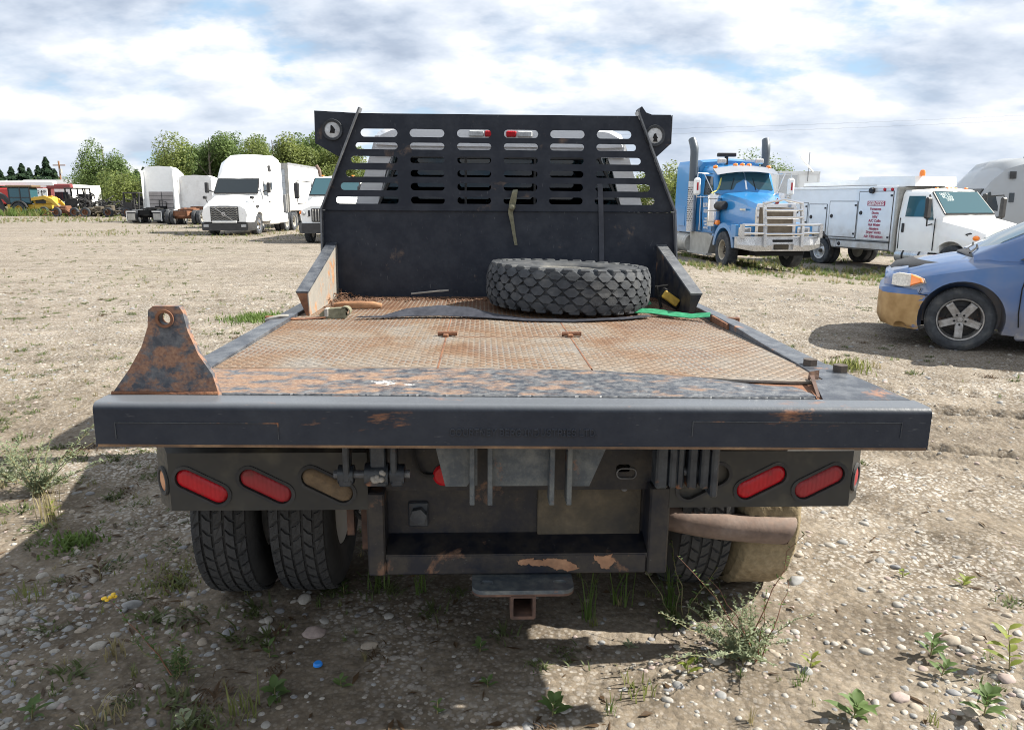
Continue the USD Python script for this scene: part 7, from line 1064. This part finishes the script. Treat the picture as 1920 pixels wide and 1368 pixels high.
def seedling(name, label, x, y, h, seed, mat='weed', n=7, L=0.06, W=0.022, group=None, stem='weed_stem', upright=0.9):
    r = np.random.default_rng(seed); t = thing(name, label, 'plant', (x, y, float(ground_z(x, y)) - 0.004), 0, group)
    lean = r.normal(0, 0.12, 2) * h; tip = np.array([lean[0], lean[1], h]); part(t, 'stem', tube([(0, 0, 0), tip * [0.4, 0.4, 0.55], tip], [0.0025, 0.002, 0.001], 5), M[stem], smooth=True); ms = []
    for i in range(n):
        u = 0.12 + 0.88 * i / max(1, n - 1); a = i * 2.4 + r.uniform(-0.4, 0.4); d = np.array([math.cos(a), math.sin(a), upright * r.uniform(0.3, 1.1)]); ms.append(leaf_mesh(tip * [u, u, u], d, np.array([0, 0, 1.0]) - 0.3 * d, L * r.uniform(0.65, 1.1) * (1.1 - 0.35 * u), W * r.uniform(0.75, 1.15)))
    for m in ms: part(t, 'leaf', m, M[mat], smooth=True)
    return t
def feathery(name, label, x, y, stems, seed, mat='weed_pale', nl=26, L=0.03, group=None, stem='weed_stem', w=0.006, width=0.0022):
    """stems [(lean x, lean y, height)] each set with many small narrow leaves."""
    r = np.random.default_rng(seed); t = thing(name, label, 'plant', (x, y, float(ground_z(x, y)) - 0.004), 0, group)
    for lx, ly, h in stems:
        b = r.normal(0, 0.02, 2); pts = np.array([(b[0] + lx * u ** 1.4 + r.normal(0, 0.006), b[1] + ly * u ** 1.4 + r.normal(0, 0.006), h * u) for u in np.linspace(0, 1, 8)]); st = part(t, 'stem', tube(pts, np.linspace(width, 0.0008, 8), 5), M[stem], smooth=True); ms = []
        for _ in range(int(nl * (0.5 + h * 1.6))):
            u = r.uniform(0.10, 1.0) * 7; k = min(6, int(u)); p = pts[k] + (pts[k + 1] - pts[k]) * (u - k); d = r.normal(0, 1, 3); d[2] = abs(d[2]) * 0.6 + 0.15; ms.append(leaf_mesh(p, d, np.array([0, 0, 1.0]) + r.normal(0, 0.3, 3), L * r.uniform(0.5, 1.2) * (1.15 - 0.6 * u / 7), w))
        part(st, 'leaves', cat(ms), M[mat], smooth=False, kind='stuff')
    return t
def tuft(label, x, y, h, seed, n=16, mat='grass', group=None, w=0.003, bend=0.5, spread=0.05):
    t = thing('grass_clump', label, 'grass clump', (x, y, float(ground_z(x, y)) - 0.004), 0, group); part(t, 'blades', blades(n, h, spread, np.random.default_rng(seed), w, bend), M[mat], smooth=False, kind='stuff'); return t
def gpt(u, v):
    d = np.array([(u - 960) / 1400, 1, -(v - 684) / 1400]); c, s = math.cos(math.radians(PITCH)), math.sin(math.radians(PITCH)); d = np.array([d[0], d[1] * c + d[2] * s, -d[1] * s + d[2] * c]); k = -CAM_H / d[2]; return d[0] * k, d[1] * k
q = np.random.default_rng(77)
# silvery wormwood at the left with its long arching stalk
x, y = gpt(75, 925); feathery('wormwood', 'silvery grey-green bushy weed at the left edge with a long arching stalk', x, y, [(q.normal(0, 0.20), q.normal(0, 0.15), q.uniform(0.16, 0.36)) for _ in range(26)] + [(0.55, 0.42, 0.62), (0.42, 0.35, 0.56), (0.62, 0.5, 0.5)], 81, 'weed_pale', 60, 0.036, w=0.008, width=0.003)
x, y = gpt(20, 900); feathery('wormwood', 'smaller silvery weed cut by the left picture edge', x, y, [(q.normal(0, 0.14), q.normal(0, 0.12), q.uniform(0.12, 0.28)) for _ in range(12)], 82, 'weed_pale', 60, 0.036, w=0.008)
x, y = gpt(95, 975); tuft('dead straw-coloured stalks below the silvery weed', x, y, 0.20, 83, 26, 'grass_dry', bend=0.25, spread=0.10); x, y = gpt(106, 975); seedling('seedling', 'lime-yellow seedling beside the dead stalks', x, y, 0.09, 84, 'lime', 7, 0.07, 0.018)
# sweet clover to the right of the hitch with one tall leaning stalk
x, y = gpt(1385, 1228); feathery('sweet_clover', 'sprawling pale weed with thin stems right of the hitch', x, y, [(q.normal(0, 0.16), q.normal(0.03, 0.12), q.uniform(0.07, 0.22)) for _ in range(30)], 85, 'weed_pale', 90, 0.024, stem='weed_stem', w=0.006)
x, y = gpt(1415, 1228); feathery('sweet_clover', 'tall leaning reddish weed stalk reaching up to the right light bar', x, y, [(0.21, 0.12, 0.42), (0.12, 0.1, 0.26), (-0.16, 0.12, 0.26), (-0.26, 0.20, 0.30), (0.04, 0.1, 0.22)], 86, 'weed', 26, 0.026, stem='stem_red', w=0.006, width=0.003)
x, y = gpt(1275, 1150); feathery('sweet_clover', 'upright weed with small flower spikes by the frame post', x, y, [(-0.05, 0.05, 0.30), (0.03, 0.1, 0.26), (0.10, 0.0, 0.22), (-0.12, 0.0, 0.2)], 87, 'weed', 30, 0.026, w=0.007)
for u, v, h, lb, n in ((1100, 1160, 0.20, 'thin grass clump nearest the receiver hitch', 14), (1165, 1130, 0.17, 'leaning grass clump under the frame sill', 14), (1255, 1135, 0.19, 'dense grass clump below the right frame post', 22), (790, 1110, 0.13, 'grass clump behind the left dual tyres', 16), (715, 1100, 0.11, 'grass clump left of the hitch plate', 14)):
    x, y = gpt(u, v); tuft(lb, x, y, h, int(u), n, 'grass', bend=0.7, spread=0.06)
x, y = gpt(482, 598); tuft('bright green grass patch left of the deck', x, y, 0.075, 91, 900, 'grass', w=0.006, bend=1.0, spread=0.70)
x, y = gpt(140, 1018); tuft('small bright green clover patch in the shade at left', x, y, 0.03, 92, 260, 'grass', w=0.006, bend=1.2, spread=0.20); x, y = gpt(330, 1085); tuft('green grass patch just left of the outer tyre', x, y, 0.034, 93, 260, 'grass_mix', w=0.004, bend=1.0, spread=0.30); x, y = gpt(1590, 692); tuft('yellow-green grass patch beyond the right deck corner', x, y, 0.10, 94, 160, 'grass_mix', w=0.006, bend=0.8, spread=0.35)
# the yellow-flowered weed in the left foreground
x, y = gpt(320, 1262); t = feathery('tansy', 'thin weed with one yellow flower head in the left foreground', x, y, [(-0.20, 0.05, 0.26)], 95, 'weed', 40, 0.03, stem='stem_red', w=0.008, width=0.003)
part(t, 'flower', [mv(trimesh.creation.icosphere(1, 0.008).apply_scale([1, 1, 0.6]), -0.20 + q.normal(0, 0.010), 0.05 + q.normal(0, 0.010), 0.27 + q.normal(0, 0.004)) for _ in range(9)], plain('yellow_flower', (0.75, 0.48, 0.03), 0.6), kind='stuff')
x, y = gpt(335, 1255); feathery('tansy', 'feathery green foliage at the foot of the yellow flowered weed', x, y, [(q.normal(0, 0.06), q.normal(0, 0.05), q.uniform(0.05, 0.14)) for _ in range(12)], 96, 'weed', 60, 0.024, w=0.004)
for i, (u, v, lb, h, L, n, mt) in enumerate(((1036, 1335, 'leafy seedling at the shadow edge near the bottom centre', 0.06, 0.075, 9, 'weed'), (1290, 1262, 'two-leaved seedling in the sunny dirt below the clover', 0.05, 0.05, 6, 'lime'), (1520, 1248, 'small yellowish seedling among stones right of the clover', 0.05, 0.05, 6, 'lime'), (1600, 1345, 'broad-leaved plant at the bottom right', 0.07, 0.085, 12, 'weed'), (1745, 1228, 'upright seedling with glossy leaves at lower right', 0.085, 0.065, 10, 'weed'), (1765, 1268, 'lower part seedling under the glossy one at right', 0.05, 0.06, 7, 'weed'), (1845, 1340, 'leafy plant in the bottom right corner', 0.08, 0.08, 12, 'weed'), (1892, 1262, 'tall lime seedling at the right picture edge', 0.14, 0.08, 9, 'lime'), (1805, 1095, 'low yellow-green plant on the right gravel', 0.03, 0.06, 7, 'lime'), (1692, 1085, 'tiny plant on the right gravel', 0.03, 0.035, 5, 'lime'), (900, 1220, 'round-leaved seedling in the shade left of centre', 0.04, 0.05, 7, 'weed'), (915, 1285, 'small shaded seedling below the round-leaved one', 0.03, 0.045, 6, 'weed'), (505, 1225, 'single broad-leaved weed in the shade', 0.05, 0.05, 4, 'weed'), (515, 1300, 'spreading weed near the bottom left of centre', 0.04, 0.075, 9, 'weed'), (640, 1285, 'small rosette weed among pebbles in the shade', 0.03, 0.045, 7, 'weed'), (350, 1362, 'pale upright seedling cut by the bottom edge', 0.08, 0.045, 9, 'weed_pale'), (60, 1345, 'dark green weed in the bottom left corner', 0.05, 0.06, 9, 'weed'), (645, 1110, 'small green weed in front of the inner tyre', 0.05, 0.04, 9, 'weed'), (190, 1085, 'reddish brown weed in the shade at left', 0.10, 0.05, 9, 'weed_brown'), (820, 1330, 'thin weed between stones at bottom centre left', 0.05, 0.035, 6, 'weed'), (1180, 1210, 'flat pale weed at the shadow band below the hitch', 0.02, 0.035, 8, 'weed_pale'), (1440, 745, 'x', 0, 0, 0, ''))):
    if n: x, y = gpt(u, v); seedling('seedling', lb, x, y, h, 500 + i, mt, n, L, L * 0.36)
for i, (u, v, lb, h) in enumerate(((460, 1340, 'dry grass clump near the bottom left', 0.10), (205, 1345, 'sparse dry clump left of the bottom edge', 0.08), (1190, 1290, 'dry brown wisp in the sunny dirt', 0.06), (215, 1230, 'dead brown clump in the shaded pebbles', 0.06), (60, 1120, 'brown dead weed at the left edge in shade', 0.07), (1640, 690, 'dry clump by the van shadow', 0.08))):
    x, y = gpt(u, v); tuft(lb, x, y, h, 700 + i, 26, 'grass_dry' if i % 2 else 'grass_mix', bend=0.8, spread=0.10)
# litter
x, y = gpt(596, 1246); z = float(ground_z(x, y)); solo('bottle_cap', [lathe([(0, 0.010), (0.012, 0.010), (0.0155, 0.006), (0.0165, 0.0), (0.014, 0.0), (0.013, 0.006), (0, 0.007)], 20)], plain('blue_plastic', (0.02, 0.20, 0.62), 0.4), 'bright blue plastic cap lying on the shaded pebbles', 'bottle cap', loc=(x, y, z + 0.012))
dv, df, dc = [], [], 0
for i in range(700):                                            # leaf and twig litter
    yv = 1.7 + 5.5 * q.random() ** 1.6; xv = q.uniform(-0.75, 0.75) * (yv + 0.6)
    if xv > 0.4 and q.random() < 0.6: continue
    a = q.uniform(0, 6.28); L = q.uniform(0.012, 0.045); w_ = q.uniform(0.002, 0.010); z = float(ground_z(xv, yv)); c_, s_ = math.cos(a) * L, math.sin(a) * L; n_ = np.array([-s_, c_]) / L * w_; zz = q.uniform(0.002, 0.014)
    dv += [(xv - c_, yv - s_, z + 0.003), (xv + n_[0], yv + n_[1], z + zz), (xv + c_, yv + s_, z + 0.004), (xv - n_[0], yv - n_[1], z + zz * 0.6)]; df += [(dc, dc + 1, dc + 2), (dc, dc + 2, dc + 3)]; dc += 4
solo('leaf_litter', trimesh.Trimesh(dv, df, process=False), M['weed_brown'], 'brown dead leaves and twigs scattered between the stones', 'leaf litter', kind='stuff', smooth=False)
